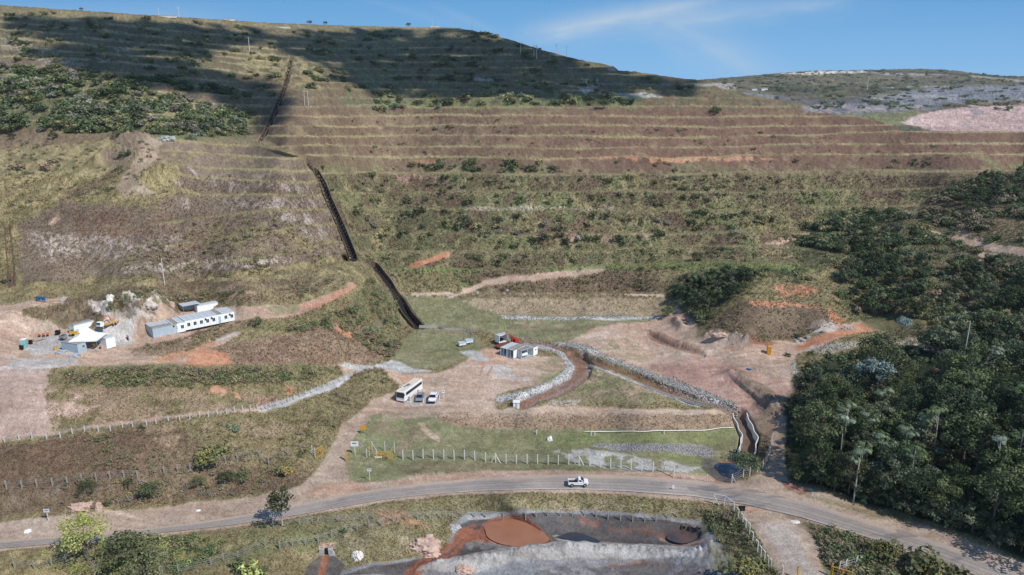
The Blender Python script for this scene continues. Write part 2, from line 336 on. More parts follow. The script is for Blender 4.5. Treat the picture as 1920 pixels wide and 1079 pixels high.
def relief(u, v, x, y, rough=True):
    dz = np.zeros(u.shape)
    for p, w, h in _RW + _CW:
        a = np.array(p); m = np.where((x > a[:, 0].min() - 3 * w) & (x < a[:, 0].max() + 3 * w) & (y > a[:, 1].min() - 3 * w) & (y < a[:, 1].max() + 3 * w))[0]
        if not len(m): continue
        d, s, _ = pdist(x[m], y[m], p)
        if h > 0:
            wob = .35 + 1.3 * fbm(x[m], y[m], 1.7, 4, 5, .7); dz[m] += h * np.exp(-(d / w) ** 2 * 1.3) * wob
        else: dz[m] += h * (1 - sstep(w * .85, w * 1.15, d))
    for P in (POOL, POOL2, POOL3, POOL4):
        m = bbox_idx(u, v, P, 12)
        if len(m): dz[m] -= (1.1 if P is POOL else .5) * sstep(-3, 3, inpoly(u[m], v[m] * VS, [(a, b * VS) for a, b in P]))
    sm = np.ones(u.shape)
    for P in SMOOTH:
        m = bbox_idx(u, v, P, 20)
        if len(m): sm[m] = np.minimum(sm[m], 1 - .85 * sstep(-8, 10, inpoly(u[m], v[m] * VS, [(a, b * VS) for a, b in P])))
    for P in PITS:
        m = bbox_idx(u, v, P, 12)
        if len(m): sm[m] *= 1 - sstep(-6, 6, inpoly(u[m], v[m] * VS, [(a, b * VS) for a, b in P]))
    vr1, vr2 = yat(ROADU, u), yat(ROADL, u)
    rd = sstep(-14, -3, v - vr1) * sstep(12, 3, v - vr2); sm *= 1 - rd
    if rough:
        Y = np.maximum(y, 60)
        n = (fbm(x, y, 9, 3, 21) - .5) * 1.5 * sm + (fbm(x, y, 1.4, 3, 23) - .5) * .62 * sm * np.clip(Y / 160, .7, 2.2) + (fbm(x, y, 28, 2, 29) - .5) * 2.2 * np.clip((Y - 230) / 100, 0, 1)
        dz += n * np.where((Y > 250) & (u > 280), .6, 1)
        dz -= .10 * rd
    return dz, sm
def surf0(u, v, dz=0.0):
    """ground point under photo pixel (u, v)"""
    ua = np.array([float(u)]); va = np.array([float(v)]); d = depth(ua, va); x, y, z = pos(ua, va, d)
    r, _ = relief(ua, va, x, y); return Vector((x[0], y[0], z[0] + r[0] + dz))

# ------------------------------------------------------------------ terrain sheet
TOP = [(-420, -16), (0, 10), (240, 26), (480, 42), (640, 48), (770, 51), (850, 52), (885, 57), (960, 76), (1010, 92), (1060, 106), (1085, 112), (1150, 124), (1160, 133), (1190, 134), (1240, 142), (1270, 147), (1330, 152), (1400, 178), (1440, 184), (1512, 196), (1530, 208), (1560, 214), (1640, 226), (1668, 233), (1690, 246), (1920, 247), (2360, 252)]
uc = np.concatenate([np.arange(-420, -10, 10), np.arange(-10, 1932, 1.65), np.arange(1932, 2360, 10)])
ROWS = 690
tt = np.linspace(0, 1, ROWS); vbot = 1230.
top = yat(TOP, uc) + .7 * (vn(uc / 7, uc * 0, 3) - .5) * 2
U = np.repeat(uc[None], ROWS, 0); V = top[None] + (vbot - top[None]) * tt[:, None]
V[-40:] = V[-40:] + (np.arange(40)[:, None] / 39.) ** 2 * 240       # coarser, below the frame
vs, WM, WL, D1, D2, T1, T2 = warp(U, V)
DD = macro_d(U, vs)
X, Y_, Z = pos(U, V, DD)
sh = U.shape; u = U.ravel(); v = V.ravel(); x = X.ravel(); y = Y_.ravel(); z = Z.ravel()
rz, SM = relief(u, v, x, y); 
fade = sstep(0, 10, (V - top[None]).ravel()); z = z + rz * (0.25 + .75 * fade)
WM, WL, D1, D2, T1, T2 = [a.ravel() for a in (WM, WL, D1, D2, T1, T2)]
# ---- colours (albedo only)
nA = fbm(x, y, 14, 5, 1); nB = fbm(x, y, 3.2, 4, 2); nC = fbm(x, y, .9, 3, 3, .7); nD = fbm(x, y, 45, 4, 4); nW = RNG.rand(u.size)
hf = .55 * nC + .45 * nW
def MC(name): return mat_col(name, x, y, .55 * nA + .45 * nB, hf)
col = MC('olive'); veg = np.ones(u.size)          # veg: grass cover
def blend(m, name, idx=None, vg=None):
    global col, veg
    if idx is None: idx = slice(None)
    A = mat_col(name, x[idx], y[idx], (.55 * nA + .45 * nB)[idx], hf[idx]); mm = m[..., None]
    col[idx] = col[idx] * (1 - mm) + A * mm
    if vg is not None: veg[idx] = veg[idx] * (1 - m) + vg * m
def zone(name, poly, soft=5, wob=14, op=1.0, thr=None, nz='B', vg=None):
    idx = bbox_idx(u, v, poly, soft + wob + 4)
    if not len(idx): return
    uu = u[idx] + (fbm(x[idx], y[idx], 5, 4, 31) - .5) * 2 * wob; vv = v[idx] + (fbm(x[idx], y[idx], 5, 4, 47) - .5) * 1.1 * wob
    s = inpoly(uu, vv * VS, [(a, b * VS) for a, b in poly]); m = sstep(-soft, soft, s) * op
    if thr is not None:
        q = dict(A=nA, B=nB, C=nC, D=nD)[nz][idx]; m = m * sstep(thr - .05, thr + .05, q)
    blend(m, name, idx, vg)
def line(name, pts, w, soft=.35, wob=.6, op=1.0, thr=None, vg=None, nz='B'):
    """painted band along a polyline, half width in metres"""
    q = [pts[0]]
    for (a0, b0), (a1, b1) in zip(pts[:-1], pts[1:]):
        n_ = max(1, int(math.hypot(a1 - a0, b1 - b0) / 7)); q += [(a0 + (a1 - a0) * k / n_, b0 + (b1 - b0) * k / n_) for k in range(1, n_ + 1)]
    q = np.array(q, float); X0, Y0, Z0 = pos(q[:, 0], q[:, 1], depth(q[:, 0], q[:, 1])); P = list(zip(X0, Y0)); a = np.array(P); mg = w + soft + wob + 1
    idx = np.where((x > a[:, 0].min() - mg) & (x < a[:, 0].max() + mg) & (y > a[:, 1].min() - mg) & (y < a[:, 1].max() + mg))[0]
    d, s, _ = pdist(x[idx], y[idx], P); d = d + (fbm(x[idx], y[idx], 3, 3, 77) - .5) * 2 * wob
    m = sstep(w + soft, w - soft, d) * op
    if thr is not None: m = m * sstep(thr - .05, thr + .05, dict(A=nA, B=nB, C=nC, D=nD)[nz][idx])
    blend(m, name, idx, vg)
# hill faces
hill = np.clip(WM + WL, 0, 1)
blend(hill, 'brown', None)
blend(hill * sstep(330, 300, v) * sstep(190, 215, v) * (.35 + .65 * sstep(700, 1300, u)), 'redbrown')
mid = WM * sstep(300, 350, v + 70 * (nD - .5) + 40 * (nA - .5)) * sstep(520, 500, v)
blend(mid * sstep(.42, .58, nD * .5 + nB * .5), 'scrub'); blend(mid * sstep(.54, .62, nA), 'green'); blend(mid * sstep(.56, .66, nB), 'olive')
blend(WM * sstep(215, 195, v) * sstep(.45, .55, nA), 'farscrub'); blend(WM * sstep(190, 170, v) * sstep(.52, .6, nB) * .8, 'scrub')
blend(WM * sstep(100, 80, v) * .6, 'olive')
blend(WL, 'purple'); blend(WL * sstep(.55, .62, nB) * .6, 'olive')
blend(WM * sstep(700, 500, u) * sstep(.5, .6, nA) * .45, 'olive'); blend(WM * sstep(620, 500, u) * sstep(235, 215, v) * sstep(25, 45, v) * .85, 'brown'); blend(WM * sstep(150, 120, v) * .6, 'farscrub')
blend(WL * sstep(320, 335, v) * sstep(460, 440, v) * sstep(.58, .64, nB) * .8, 'lilac')
# grass along the crest of every bench
cn = fbm(x, y, 12, 3, 61); 
for w_, d_, t_ in ((WM, D1, T1), (WL, D2, T2)):
    wd = 1.3 + 1.8 * (cn - .4)
    band = sstep(wd + .8, wd - .5, np.abs(d_ + .3)) * w_
    blend(band * (.35 + .65 * sstep(.32, .5, cn)) * (1 - .15 * sstep(320, 350, v)) * (1 - .6 * sstep(215, 190, v)), 'yellow'); blend(band * sstep(300, 345, v) * sstep(.42, .55, nB) * sstep(600, 640, u), 'green')
    blend(w_ * sstep(.45, .1, t_) * sstep(.52, .6, nB) * .6, 'olive')
    blend(w_ * sstep(.70, .96, t_) * sstep(.40, .56, nB) * .45, 'olive')      # grass trailing down the top of each face
# ---- upper left
zone('scrub', [(-420, 130), (0, 128), (150, 150), (260, 165), (420, 200), (480, 225), (470, 262), (300, 262), (150, 262), (-420, 262)], 8, 20, .9)
zone('green', [(-420, 130), (0, 128), (150, 150), (260, 165), (420, 200), (480, 225), (470, 262), (150, 262), (-420, 262)], 8, 20, .9, .52)
zone('yellow', [(270, 178), (380, 190), (420, 215), (370, 235), (280, 215), (130, 222), (160, 205)], 6, 14, .8, .46)
zone('purple', [(0, 110), (110, 112), (170, 140), (100, 148), (0, 135)], 5, 12, .8)
zone('lilac', [(60, 110), (150, 116), (170, 126), (80, 124)], 3, 10, .6, .5, 'C')
zone('brown', [(-420, 243), (60, 243), (180, 250), (290, 262), (300, 280), (180, 300), (0, 292), (-420, 292)], 6, 10, .9)
zone('olive', [(-420, 280), (120, 275), (200, 265), (250, 290), (330, 370), (210, 380), (100, 385), (0, 430), (-420, 430)], 8, 16, .9)
zone('yellow', [(-420, 280), (120, 275), (200, 265), (250, 290), (330, 370), (210, 380), (100, 385), (0, 430), (-420, 430)], 8, 16, .8, .52)
zone('brown', [(110, 378), (160, 350), (210, 322), (260, 302), (262, 312), (200, 342), (140, 378)], 4, 6, .8)
zone('purple', [(190, 300), (235, 290), (215, 265), (262, 256), (290, 262), (270, 282), (285, 300), (255, 300), (235, 316), (205, 318)], 4, 6, .9)
zone('roaddirt', [(276, 262), (312, 262), (300, 276), (296, 300), (272, 318), (258, 352), (296, 368), (230, 368), (214, 352), (242, 322), (268, 300), (264, 280)], 4, 6, .72, vg=.3)
zone('yellow', [(264, 340), (300, 308), (330, 312), (340, 345), (320, 365), (275, 358)], 4, 8, .85)
# ---- big left slope
zone('purple', [(28, 425), (120, 382), (330, 398), (420, 392), (560, 455), (590, 490), (500, 505), (300, 520), (180, 522), (40, 535)], 6, 14, .95)
zone('redbrown', [(120, 395), (400, 400), (470, 440), (380, 470), (140, 440)], 8, 16, .7, .48)
zone('olive', [(360, 420), (520, 420), (620, 470), (560, 480), (430, 470)], 8, 16, .8, .5)
zone('lilac', [(40, 440), (150, 435), (240, 445), (340, 440), (330, 465), (250, 480), (70, 490)], 5, 18, .7, .55, 'C')
zone('pale', [(75, 448), (110, 442), (125, 470), (90, 482)], 4, 10, .6, .50, 'C'); zone('pale', [(135, 448), (150, 446), (152, 480), (132, 482)], 3, 6, .5, .45, 'C'); zone('pink', [(88, 420), (110, 402), (112, 410), (96, 424)], 2, 4, .9)
zone('pale', [(225, 502), (310, 490), (440, 482), (545, 484), (540, 492), (420, 506), (230, 515)], 4, 10, .7, .52, 'C')
zone('lilac', [(330, 312), (380, 330), (560, 345), (600, 362), (520, 352), (400, 345)], 5, 14, .6, .54, 'C'); zone('lilac', [(352, 316), (360, 318), (374, 331), (366, 332)], 1.5, 3, .9)
zone('lilac', [(400, 372), (600, 372), (600, 390), (440, 392)], 5, 14, .7, .53, 'C'); zone('lilac', [(500, 400), (610, 402), (612, 440), (560, 424)], 5, 14, .6, .57, 'C')
zone('olive', [(-420, 430), (30, 425), (40, 535), (180, 522), (300, 532), (430, 515), (520, 500), (640, 480), (700, 505), (720, 560), (640, 560), (420, 560), (200, 548), (60, 560), (-420, 560)], 6, 16, .9)
zone('yellow', [(-420, 430), (30, 425), (40, 535), (180, 522), (300, 532), (430, 515), (520, 500), (640, 480), (700, 505), (720, 560), (640, 560), (420, 560), (200, 548), (60, 560), (-420, 560)], 6, 16, .7, .52)
zone('brown', [(40, 600), (100, 575), (200, 545), (360, 530), (520, 525), (640, 520), (560, 560), (330, 580), (260, 570), (180, 610), (70, 612)], 6, 12, .85)
zone('olive', [(300, 545), (520, 530), (640, 520), (640, 545), (500, 562), (360, 575)], 6, 16, .7, .48)
zone('pinkred', [(400, 540), (470, 535), (490, 560), (430, 562)], 4, 12, .6, .52)
cw = WL * (v < 500)
wd = 1.5 + 2.0 * (cn - .4); band = sstep(wd + 1.0, wd - .5, np.abs(D2 + .3)) * cw; blend(band * (.7 + .3 * sstep(.32, .5, cn)), 'yellow'); blend(cw * sstep(.80, .97, T2) * .5, 'olive')
cw = WM * (u < 520) * sstep(250, 235, v); band = sstep(wd + 1.0, wd - .5, np.abs(D1 + .3)) * cw; blend(band * .8 * sstep(.40, .52, cn), 'yellow')
# ---- left pad and its tracks
zone('pink', [(-420, 575), (0, 572), (60, 566), (130, 555), (120, 570), (46, 585), (44, 604), (120, 618), (190, 615), (230, 600), (270, 592), (335, 590), (340, 580), (440, 575), (520, 572), (560, 572), (640, 545), (662, 530), (668, 540), (600, 575), (540, 592), (470, 606), (440, 600), (330, 640), (240, 655), (300, 672), (340, 670), (440, 625), (448, 632), (340, 684), (240, 690), (110, 690), (0, 694), (-420, 694)], 3, 5, .95, vg=.05)
zone('white', [(165, 585), (190, 568), (215, 578), (245, 565), (265, 562), (305, 560), (318, 575), (322, 592), (255, 610), (190, 612), (200, 600)], 3, 12, .75, .46, vg=0)
zone('brown', [(250, 600), (258, 585), (290, 585), (296, 600)], 3, 7, .9, .45)
zone('pinkred', [(470, 575), (560, 572), (640, 545), (662, 530), (668, 540), (600, 578), (540, 592), (480, 590)], 3, 5, .8, vg=.05)
zone('orange', [(560, 572), (640, 545), (662, 530), (668, 540), (600, 578)], 3, 5, .6)
zone('gravel', [(45, 655), (60, 640), (130, 625), (200, 620), (255, 620), (250, 645), (230, 650), (110, 660), (60, 668)], 3, 5, .85, vg=0)
zone('gravel', [(-420, 668), (20, 670), (140, 674), (150, 684), (60, 694), (-420, 694)], 3, 7, .75, vg=0)
zone('orange', [(0, 672), (20, 676), (14, 688), (-20, 690)], 3, 6, .5)
zone('lawn', [(490, 575), (560, 570), (562, 580), (520, 590)], 4, 6, .9)
zone('gravel', [(215, 610), (250, 600), (262, 615), (240, 640)], 3, 5, .6)
zone('deadgrass', [(240, 655), (330, 635), (445, 602), (520, 595), (440, 622), (340, 668), (255, 672)], 3, 8, .9)
zone('pink', [(210, 655), (262, 650), (280, 668), (240, 675)], 3, 8, .7, .48); zone('pinkred', [(262, 640), (440, 600), (450, 606), (300, 660)], 3, 9, .55, .53)
line('orange', [(300, 678), (345, 664), (400, 645), (445, 628)], 1.2, .3, .5, .7, vg=0)
line('gravel', [(410, 640), (445, 628)], .9, .3, .3, .8, vg=0)
zone('deadgrass', [(345, 665), (450, 640), (560, 625), (640, 600), (740, 600), (745, 660), (690, 688), (600, 690), (440, 688), (380, 690)], 5, 12, .95)
zone('redbrown', [(400, 655), (640, 610), (740, 620), (735, 665), (600, 688), (440, 686)], 5, 14, .6, .48)
zone('olive', [(440, 620), (560, 600), (660, 575), (690, 520), (740, 560), (755, 620), (740, 650), (640, 600), (560, 625)], 6, 14, .9)
zone('green', [(440, 620), (560, 600), (660, 575), (690, 520), (740, 560), (755, 620), (740, 650), (640, 600), (560, 625)], 6, 14, .8, .53)
zone('orange', [(345, 682), (352, 665), (385, 657), (430, 662), (438, 682), (380, 686)], 3, 7, .95, vg=.1)
zone('orange', [(628, 618), (652, 612), (668, 638), (645, 634)], 2, 6, .9, vg=.2)
zone('olive', [(0, 700), (110, 690), (300, 682), (520, 685), (660, 690), (700, 700), (620, 730), (500, 760), (250, 800), (0, 822)], 5, 12, .9)
zone('green', [(150, 690), (560, 686), (640, 692), (560, 718), (400, 712), (200, 712)], 5, 14, .75, .5)
zone('deadgrass', [(90, 730), (250, 725), (400, 735), (520, 740), (500, 762), (250, 798), (90, 812)], 6, 14, .85, .42)
zone('paleslope', [(-420, 694), (95, 692), (85, 740), (92, 800), (80, 815), (0, 822), (-420, 860)], 4, 10, .95, vg=.15)
zone('paleslope', [(85, 740), (150, 740), (200, 760), (180, 790), (92, 806)], 6, 20, .8, .52)
zone('orange', [(368, 732), (400, 720), (440, 730), (455, 752), (430, 748), (390, 742)], 3, 9, .9, .46, vg=.2)
zone('orange', [(530, 728), (555, 722), (562, 736), (540, 740)], 2, 6, .8, .45); zone('pinkred', [(480, 745), (520, 740), (530, 750), (490, 762)], 3, 7, .6)
line('gravel', [(492, 768), (550, 750), (610, 728), (650, 708), (668, 697), (690, 692)], 1.1, .25, .3, 1, vg=0)
line('pink', [(0, 824), (150, 806), (300, 784), (490, 766)], .5, .4, .5, .7, vg=.2)
# ---- lower left bank
zone('olive', [(-420, 850), (0, 826), (250, 800), (490, 770), (640, 730), (700, 698), (745, 700), (760, 715), (700, 740), (640, 790), (600, 850), (590, 880), (450, 850), (250, 880), (0, 905), (-420, 940)], 5, 12, .9)
zone('brown', [(-420, 860), (0, 835), (200, 815), (330, 800), (400, 860), (420, 880), (200, 900), (0, 920), (-420, 950)], 8, 22, .9)
zone('redbrown', [(-420, 860), (0, 835), (200, 815), (330, 800), (400, 860), (420, 880), (200, 900), (0, 920), (-420, 950)], 8, 22, .6, .5)
zone('deadgrass', [(250, 800), (480, 790), (590, 780), (560, 850), (420, 880), (330, 860)], 8, 20, .8, .5)
zone('brown', [(-420, 960), (0, 915), (250, 890), (450, 865), (560, 880), (590, 890), (540, 920), (400, 945), (200, 965), (0, 985), (-420, 1040)], 5, 12, .9)
zone('purple', [(0, 925), (130, 905), (240, 905), (160, 935), (60, 960), (0, 965)], 6, 16, .7, .47)
zone('olive', [(380, 850), (560, 800), (600, 850), (560, 900), (500, 880)], 8, 18, .8, .5)
zone('olive', [(-420, 1035), (0, 970), (200, 950), (400, 935), (520, 922), (480, 940), (200, 966), (0, 990), (-420, 1060)], 4, 8, .8)
zone('pale', [(130, 960), (150, 945), (172, 938), (182, 946), (165, 955), (195, 962), (188, 950)], 2, 6, .6, .45, 'C')
# ---- verge, dirt apron of the road
zone('roaddirt', [(-420, 1048), (0, 982), (150, 962), (300, 950), (480, 932), (560, 915), (600, 878), (640, 800), (690, 760), (750, 740), (760, 765), (700, 780), (670, 815), (650, 850), (655, 885), (672, 908), (760, 897), (880, 884), (1000, 880), (1150, 880), (1300, 888), (1400, 902), (1425, 890), (1440, 870), (1462, 880), (1480, 905), (1560, 930), (1700, 975), (1800, 1010), (1920, 1052), (2400, 1280), (2400, 1380), (1900, 1120), (1700, 1042), (1560, 992), (1480, 970), (1380, 948), (1200, 928), (1000, 923), (850, 928), (700, 945), (560, 970), (433, 989), (200, 1015), (0, 1034), (-420, 1100)], 3, 5, 1, vg=0)
zone('orange', [(570, 925), (620, 905), (660, 905), (690, 920), (640, 935)], 6, 10, .35); zone('orange', [(-420, 1075), (0, 1020), (300, 988), (560, 955), (560, 958), (300, 992), (0, 1024), (-420, 1080)], 2, 2, .4)
zone('orange', [(700, 910), (900, 886), (1300, 890), (1420, 908), (1300, 898), (900, 892)], 3, 4, .4)
# ---- grass behind the road
zone('lawn', [(655, 905), (648, 860), (668, 815), (700, 780), (770, 772), (1370, 775), (1392, 800), (1390, 860), (1350, 895), (1280, 885), (1000, 878), (850, 884), (700, 905)], 4, 8, 1, vg=.22)
zone('green', [(700, 790), (1370, 800), (1390, 850), (1300, 885), (1000, 878), (760, 890), (690, 860)], 6, 16, .75, .5)
zone('lime', [(1010, 812), (1370, 808), (1370, 830), (1000, 835)], 5, 12, .45); zone('green', [(860, 815), (1000, 815), (1010, 850), (900, 850)], 6, 14, .6, .45)
zone('brown', [(700, 880), (800, 868), (980, 866), (960, 880), (780, 895)], 8, 12, .45)
zone('damface', [(800, 775), (1375, 776), (1378, 804), (1180, 806), (1080, 802), (960, 806), (870, 802), (830, 790)], 4, 8, 1, vg=.8)
zone('pink', [(770, 778), (792, 778), (800, 800), (830, 825), (850, 842), (838, 842), (800, 815)], 3, 6, .8, .42)
zone('deadgrass', [(700, 790), (770, 780), (800, 820), (760, 850), (700, 840)], 6, 14, .6, .5)
# dirt crest of the dam and the platform
zone('pink', [(640, 690), (700, 688), (760, 700), (820, 700), (850, 690), (880, 672), (910, 652), (950, 660), (1010, 668), (1060, 668), (1060, 690), (1010, 720), (930, 742), (925, 765), (1100, 763), (1370, 770), (1370, 778), (1000, 774), (800, 774), (720, 775), (690, 780), (670, 790), (660, 782), (700, 750), (760, 730), (720, 705), (640, 700)], 4, 8, .95, vg=.05)
zone('orange', [(700, 705), (760, 702), (800, 712), (780, 728), (740, 720)], 5, 10, .6, .46); zone('orange', [(910, 655), (935, 660), (950, 675), (900, 690)], 4, 10, .4); zone('roaddirt', [(700, 745), (760, 762), (930, 766), (1360, 772), (1360, 778), (720, 785)], 4, 6, .7)
zone('roaddirt', [(780, 735), (960, 740), (925, 765), (760, 765)], 5, 10, .6); zone('brown', [(790, 715), (830, 705), (860, 720), (840, 735), (800, 730)], 6, 16, .4, .5)
zone('lawn', [(740, 690), (752, 640), (790, 615), (860, 618), (900, 640), (905, 655), (860, 680), (800, 690)], 5, 8, .95, vg=.22)
zone('green', [(800, 655), (850, 645), (870, 665), (820, 680)], 6, 14, .7, .42)
zone('lawn', [(1060, 660), (1082, 680), (1075, 705), (1000, 738), (960, 745), (990, 720), (1020, 700), (1000, 690), (1030, 670)], 5, 12, .7, .4, vg=.22)
zone('lawn', [(1140, 690), (1100, 700), (1030, 745), (1080, 760), (1240, 755), (1300, 762), (1200, 720)], 5, 14, .6, vg=.4); zone('pink', [(1120, 695), (1240, 735), (1200, 745), (1100, 725)], 5, 16, .8, .5); zone('deadgrass', [(1120, 700), (1300, 750), (1280, 762), (1040, 755)], 6, 16, .6, .52)
zone('white', [(1030, 752), (1090, 750), (1080, 762), (1030, 762)], 4, 8, .5)
zone('gravel', [(862, 660), (885, 656), (912, 668), (920, 678), (895, 678)], 2, 4, .85, vg=0); zone('gravel', [(905, 690), (935, 682), (985, 705), (992, 716), (965, 714), (910, 700)], 4, 8, .6, .42, vg=0); zone('rust', [(897, 705), (903, 687), (908, 687), (902, 706)], 1.5, 3, .5); zone('rust', [(911, 705), (922, 687), (927, 687), (916, 706)], 1.5, 3, .5)
zone('gravel', [(632, 686), (700, 686), (722, 678), (735, 674), (752, 679), (770, 690), (820, 697), (740, 700), (668, 697)], 2, 4, .9, vg=0)
zone('pinkred', [(735, 740), (780, 730), (830, 745), (820, 765), (745, 765)], 4, 8, .3); zone('gravel', [(760, 762), (764, 748), (800, 742), (828, 748), (825, 760)], 4, 6, .45)
# lawn behind
zone('lawn', [(730, 560), (775, 555), (850, 560), (1240, 560), (1250, 600), (1240, 612), (1150, 625), (1080, 640), (1000, 634), (880, 622), (785, 612), (740, 600)], 5, 8, 1, vg=.22)
zone('green', [(735, 555), (900, 558), (960, 600), (900, 625), (790, 612), (740, 600)], 8, 16, .8, .47); zone('green', [(880, 590), (1000, 605), (960, 622), (880, 615)], 5, 12, .7, .45)
zone('tan', [(860, 566), (900, 560), (1240, 560), (1240, 592), (960, 592), (920, 586)], 4, 6, .95, vg=.7); zone('brown', [(900, 608), (1200, 612), (1160, 620), (980, 625)], 6, 12, .4, .45); zone('pink', [(950, 604), (1060, 604), (1070, 612), (960, 610)], 5, 12, .5, .48)
zone('brown', [(930, 542), (900, 535), (980, 520), (1120, 508), (1230, 515), (1260, 545), (1100, 550)], 4, 8, .85); zone('olive', [(750, 508), (900, 508), (900, 540), (860, 553), (780, 552), (735, 530)], 5, 12, .9); zone('green', [(720, 505), (900, 508), (880, 545), (760, 550)], 5, 12, .7, .52)
zone('brown', [(900, 508), (1050, 505), (1000, 518), (890, 535), (880, 515)], 4, 8, .7)
line('pink', [(775, 553), (900, 551), (1080, 551), (1240, 554), (1262, 566), (1275, 580), (1282, 600)], .8, .3, .4, 1, vg=0)
line('pink', [(845, 556), (880, 546), (905, 533), (980, 522), (1080, 512), (1130, 503)], .9, .3, .5, .95, vg=0); line('roaddirt', [(1070, 512), (1130, 503)], 1.2, .3, .3, .8)
line('orange', [(762, 502), (800, 492), (838, 478)], 1.1, .3, .5, .95, vg=0); line('lime', [(760, 505), (900, 506), (1100, 500), (1280, 496), (1480, 500)], .8, .4, .4, .8)
zone('lime', [(1230, 490), (1480, 495), (1560, 512), (1480, 530), (1420, 515), (1260, 508)], 5, 10, .8); zone('olive', [(1400, 510), (1560, 512), (1520, 530), (1450, 535)], 5, 10, .8)
line('gravel', [(945, 596), (1000, 597), (1100, 598), (1200, 596), (1230, 595)], 1.1, .4, .2, 1, vg=0); line('gravel', [(1178, 604), (1182, 614)], .8, .3, .2, 1, vg=0); line('gravel', [(1195, 612), (1225, 604), (1248, 597)], 1.0, .2, .1, .9, vg=0)
# pink works area
zone('pink', [(1060, 640), (1130, 612), (1165, 602), (1200, 605), (1250, 595), (1270, 575), (1248, 556), (1262, 556), (1290, 580), (1310, 610), (1340, 632), (1420, 650), (1500, 630), (1560, 612), (1640, 600), (1740, 600), (1740, 612), (1600, 622), (1540, 650), (1498, 668), (1480, 690), (1490, 730), (1470, 790), (1450, 830), (1400, 790), (1370, 770), (1300, 735), (1200, 690), (1120, 668)], 4, 7, 1, vg=0)
zone('pinkred', [(1220, 680), (1300, 665), (1380, 668), (1450, 690), (1480, 720), (1460, 790), (1400, 780), (1330, 745), (1260, 720)], 8, 20, .85)
zone('purple', [(1370, 700), (1390, 695), (1450, 735), (1462, 780), (1440, 800), (1400, 740)], 5, 12, .8); zone('redsoil', [(1222, 622), (1330, 655), (1315, 668), (1215, 632)], 3, 9, .45)
zone('purple', [(1400, 720), (1470, 740), (1462, 860), (1440, 800)], 8, 16, .6); zone('brown', [(1390, 775), (1450, 790), (1470, 860), (1420, 870), (1402, 830)], 6, 12, .8)
zone('lawn', [(1080, 650), (1160, 635), (1220, 640), (1200, 655), (1110, 660)], 5, 14, .7, .45); zone('lawn', [(1180, 660), (1230, 668), (1210, 680), (1170, 672)], 5, 12, .5, .48)
zone('pale', [(1320, 628), (1350, 626), (1420, 642), (1400, 650), (1340, 645)], 4, 8, .5, .45, 'C'); zone('redsoil', [(1400, 640), (1460, 645), (1440, 652), (1405, 650)], 3, 6, .8)
zone('orange', [(1262, 562), (1290, 582), (1310, 605), (1295, 602), (1275, 580)], 3, 6, .55); zone('orange', [(1560, 616), (1640, 602), (1735, 602), (1730, 612), (1600, 622), (1530, 650), (1500, 655)], 3, 6, .75); zone('gravel', [(1480, 655), (1600, 640), (1620, 648), (1540, 668)], 4, 8, .45)
zone('roaddirt', [(1290, 600), (1310, 640), (1400, 672), (1480, 680), (1500, 700), (1450, 712), (1360, 680), (1290, 650), (1270, 610)], 5, 6, .8)
line('gravel', [(1490, 680), (1487, 690), (1492, 702), (1500, 708)], .5, .1, .1, .9)
# spoil mound
zone('olive', [(1300, 635), (1320, 600), (1380, 555), (1440, 520), (1540, 515), (1600, 560), (1590, 600), (1540, 640), (1440, 640), (1340, 632)], 5, 10, .9)
zone('brown', [(1320, 625), (1330, 600), (1390, 568), (1540, 570), (1560, 600), (1500, 635), (1420, 640), (1340, 632)], 4, 8, .95); zone('purple', [(1400, 572), (1540, 574), (1530, 610), (1440, 610)], 4, 10, .8)
zone('orange', [(1402, 564), (1440, 566), (1535, 573), (1535, 578), (1460, 577), (1404, 572)], 2, 4, .9); zone('orange', [(1450, 535), (1500, 530), (1530, 545), (1500, 560), (1460, 560)], 4, 10, .8, .48); zone('orange', [(1548, 575), (1560, 580), (1582, 600), (1575, 612), (1556, 596)], 3, 6, .9)
zone('pale', [(1510, 615), (1530, 600), (1560, 600), (1575, 612), (1560, 625), (1520, 624)], 3, 6, .9, .4); zone('orange', [(1500, 640), (1590, 618), (1600, 622), (1520, 650)], 3, 6, .9)
line('orange', [(1500, 655), (1560, 630), (1640, 608), (1700, 603), (1738, 608)], 1.5, .4, .5, .9, vg=0); line('orange', [(1790, 612), (1850, 612)], .7, .3, .4, .7, vg=0); zone('brown', [(1385, 575), (1535, 578), (1550, 606), (1500, 632), (1400, 632)], 4, 8, .7, vg=.35)
# wooded slopes right
zone('scrub', [(1240, 560), (1260, 520), (1330, 505), (1400, 508), (1430, 525), (1380, 560), (1310, 625), (1290, 590)], 6, 10, .95)
zone('scrub', [(1470, 470), (1540, 400), (1700, 400), (1780, 340), (1920, 320), (2360, 320), (2360, 700), (1740, 660), (1600, 600), (1560, 520), (1500, 500), (1490, 478)], 6, 12, .95)
zone('brown', [(1700, 410), (1760, 350), (1860, 325), (1940, 320), (1940, 450), (1800, 430)], 8, 14, .85, .38); zone('darkveg', [(1760, 365), (1860, 325), (1940, 318), (1940, 400), (1840, 400)], 8, 14, .7, .46); zone('brown', [(1740, 470), (1820, 470), (1810, 540), (1760, 520)], 8, 20, .6, .42); zone('olive', [(1780, 580), (1920, 560), (1920, 620), (1700, 620)], 8, 18, .8, .48)
zone('yellow', [(1530, 520), (1560, 495), (1600, 475), (1606, 480), (1570, 505), (1545, 525)], 3, 5, .8)
line('pink', [(1740, 435), (1790, 448), (1850, 462), (1930, 476)], 2.0, .6, 1.0, .95, vg=0); zone('pink', [(1822, 500), (1836, 472), (1872, 472), (1850, 488), (1838, 504)], 3, 8, .95, vg=0); zone('pink', [(1770, 432), (1800, 426), (1850, 448), (1840, 458), (1790, 446)], 3, 8, .8)
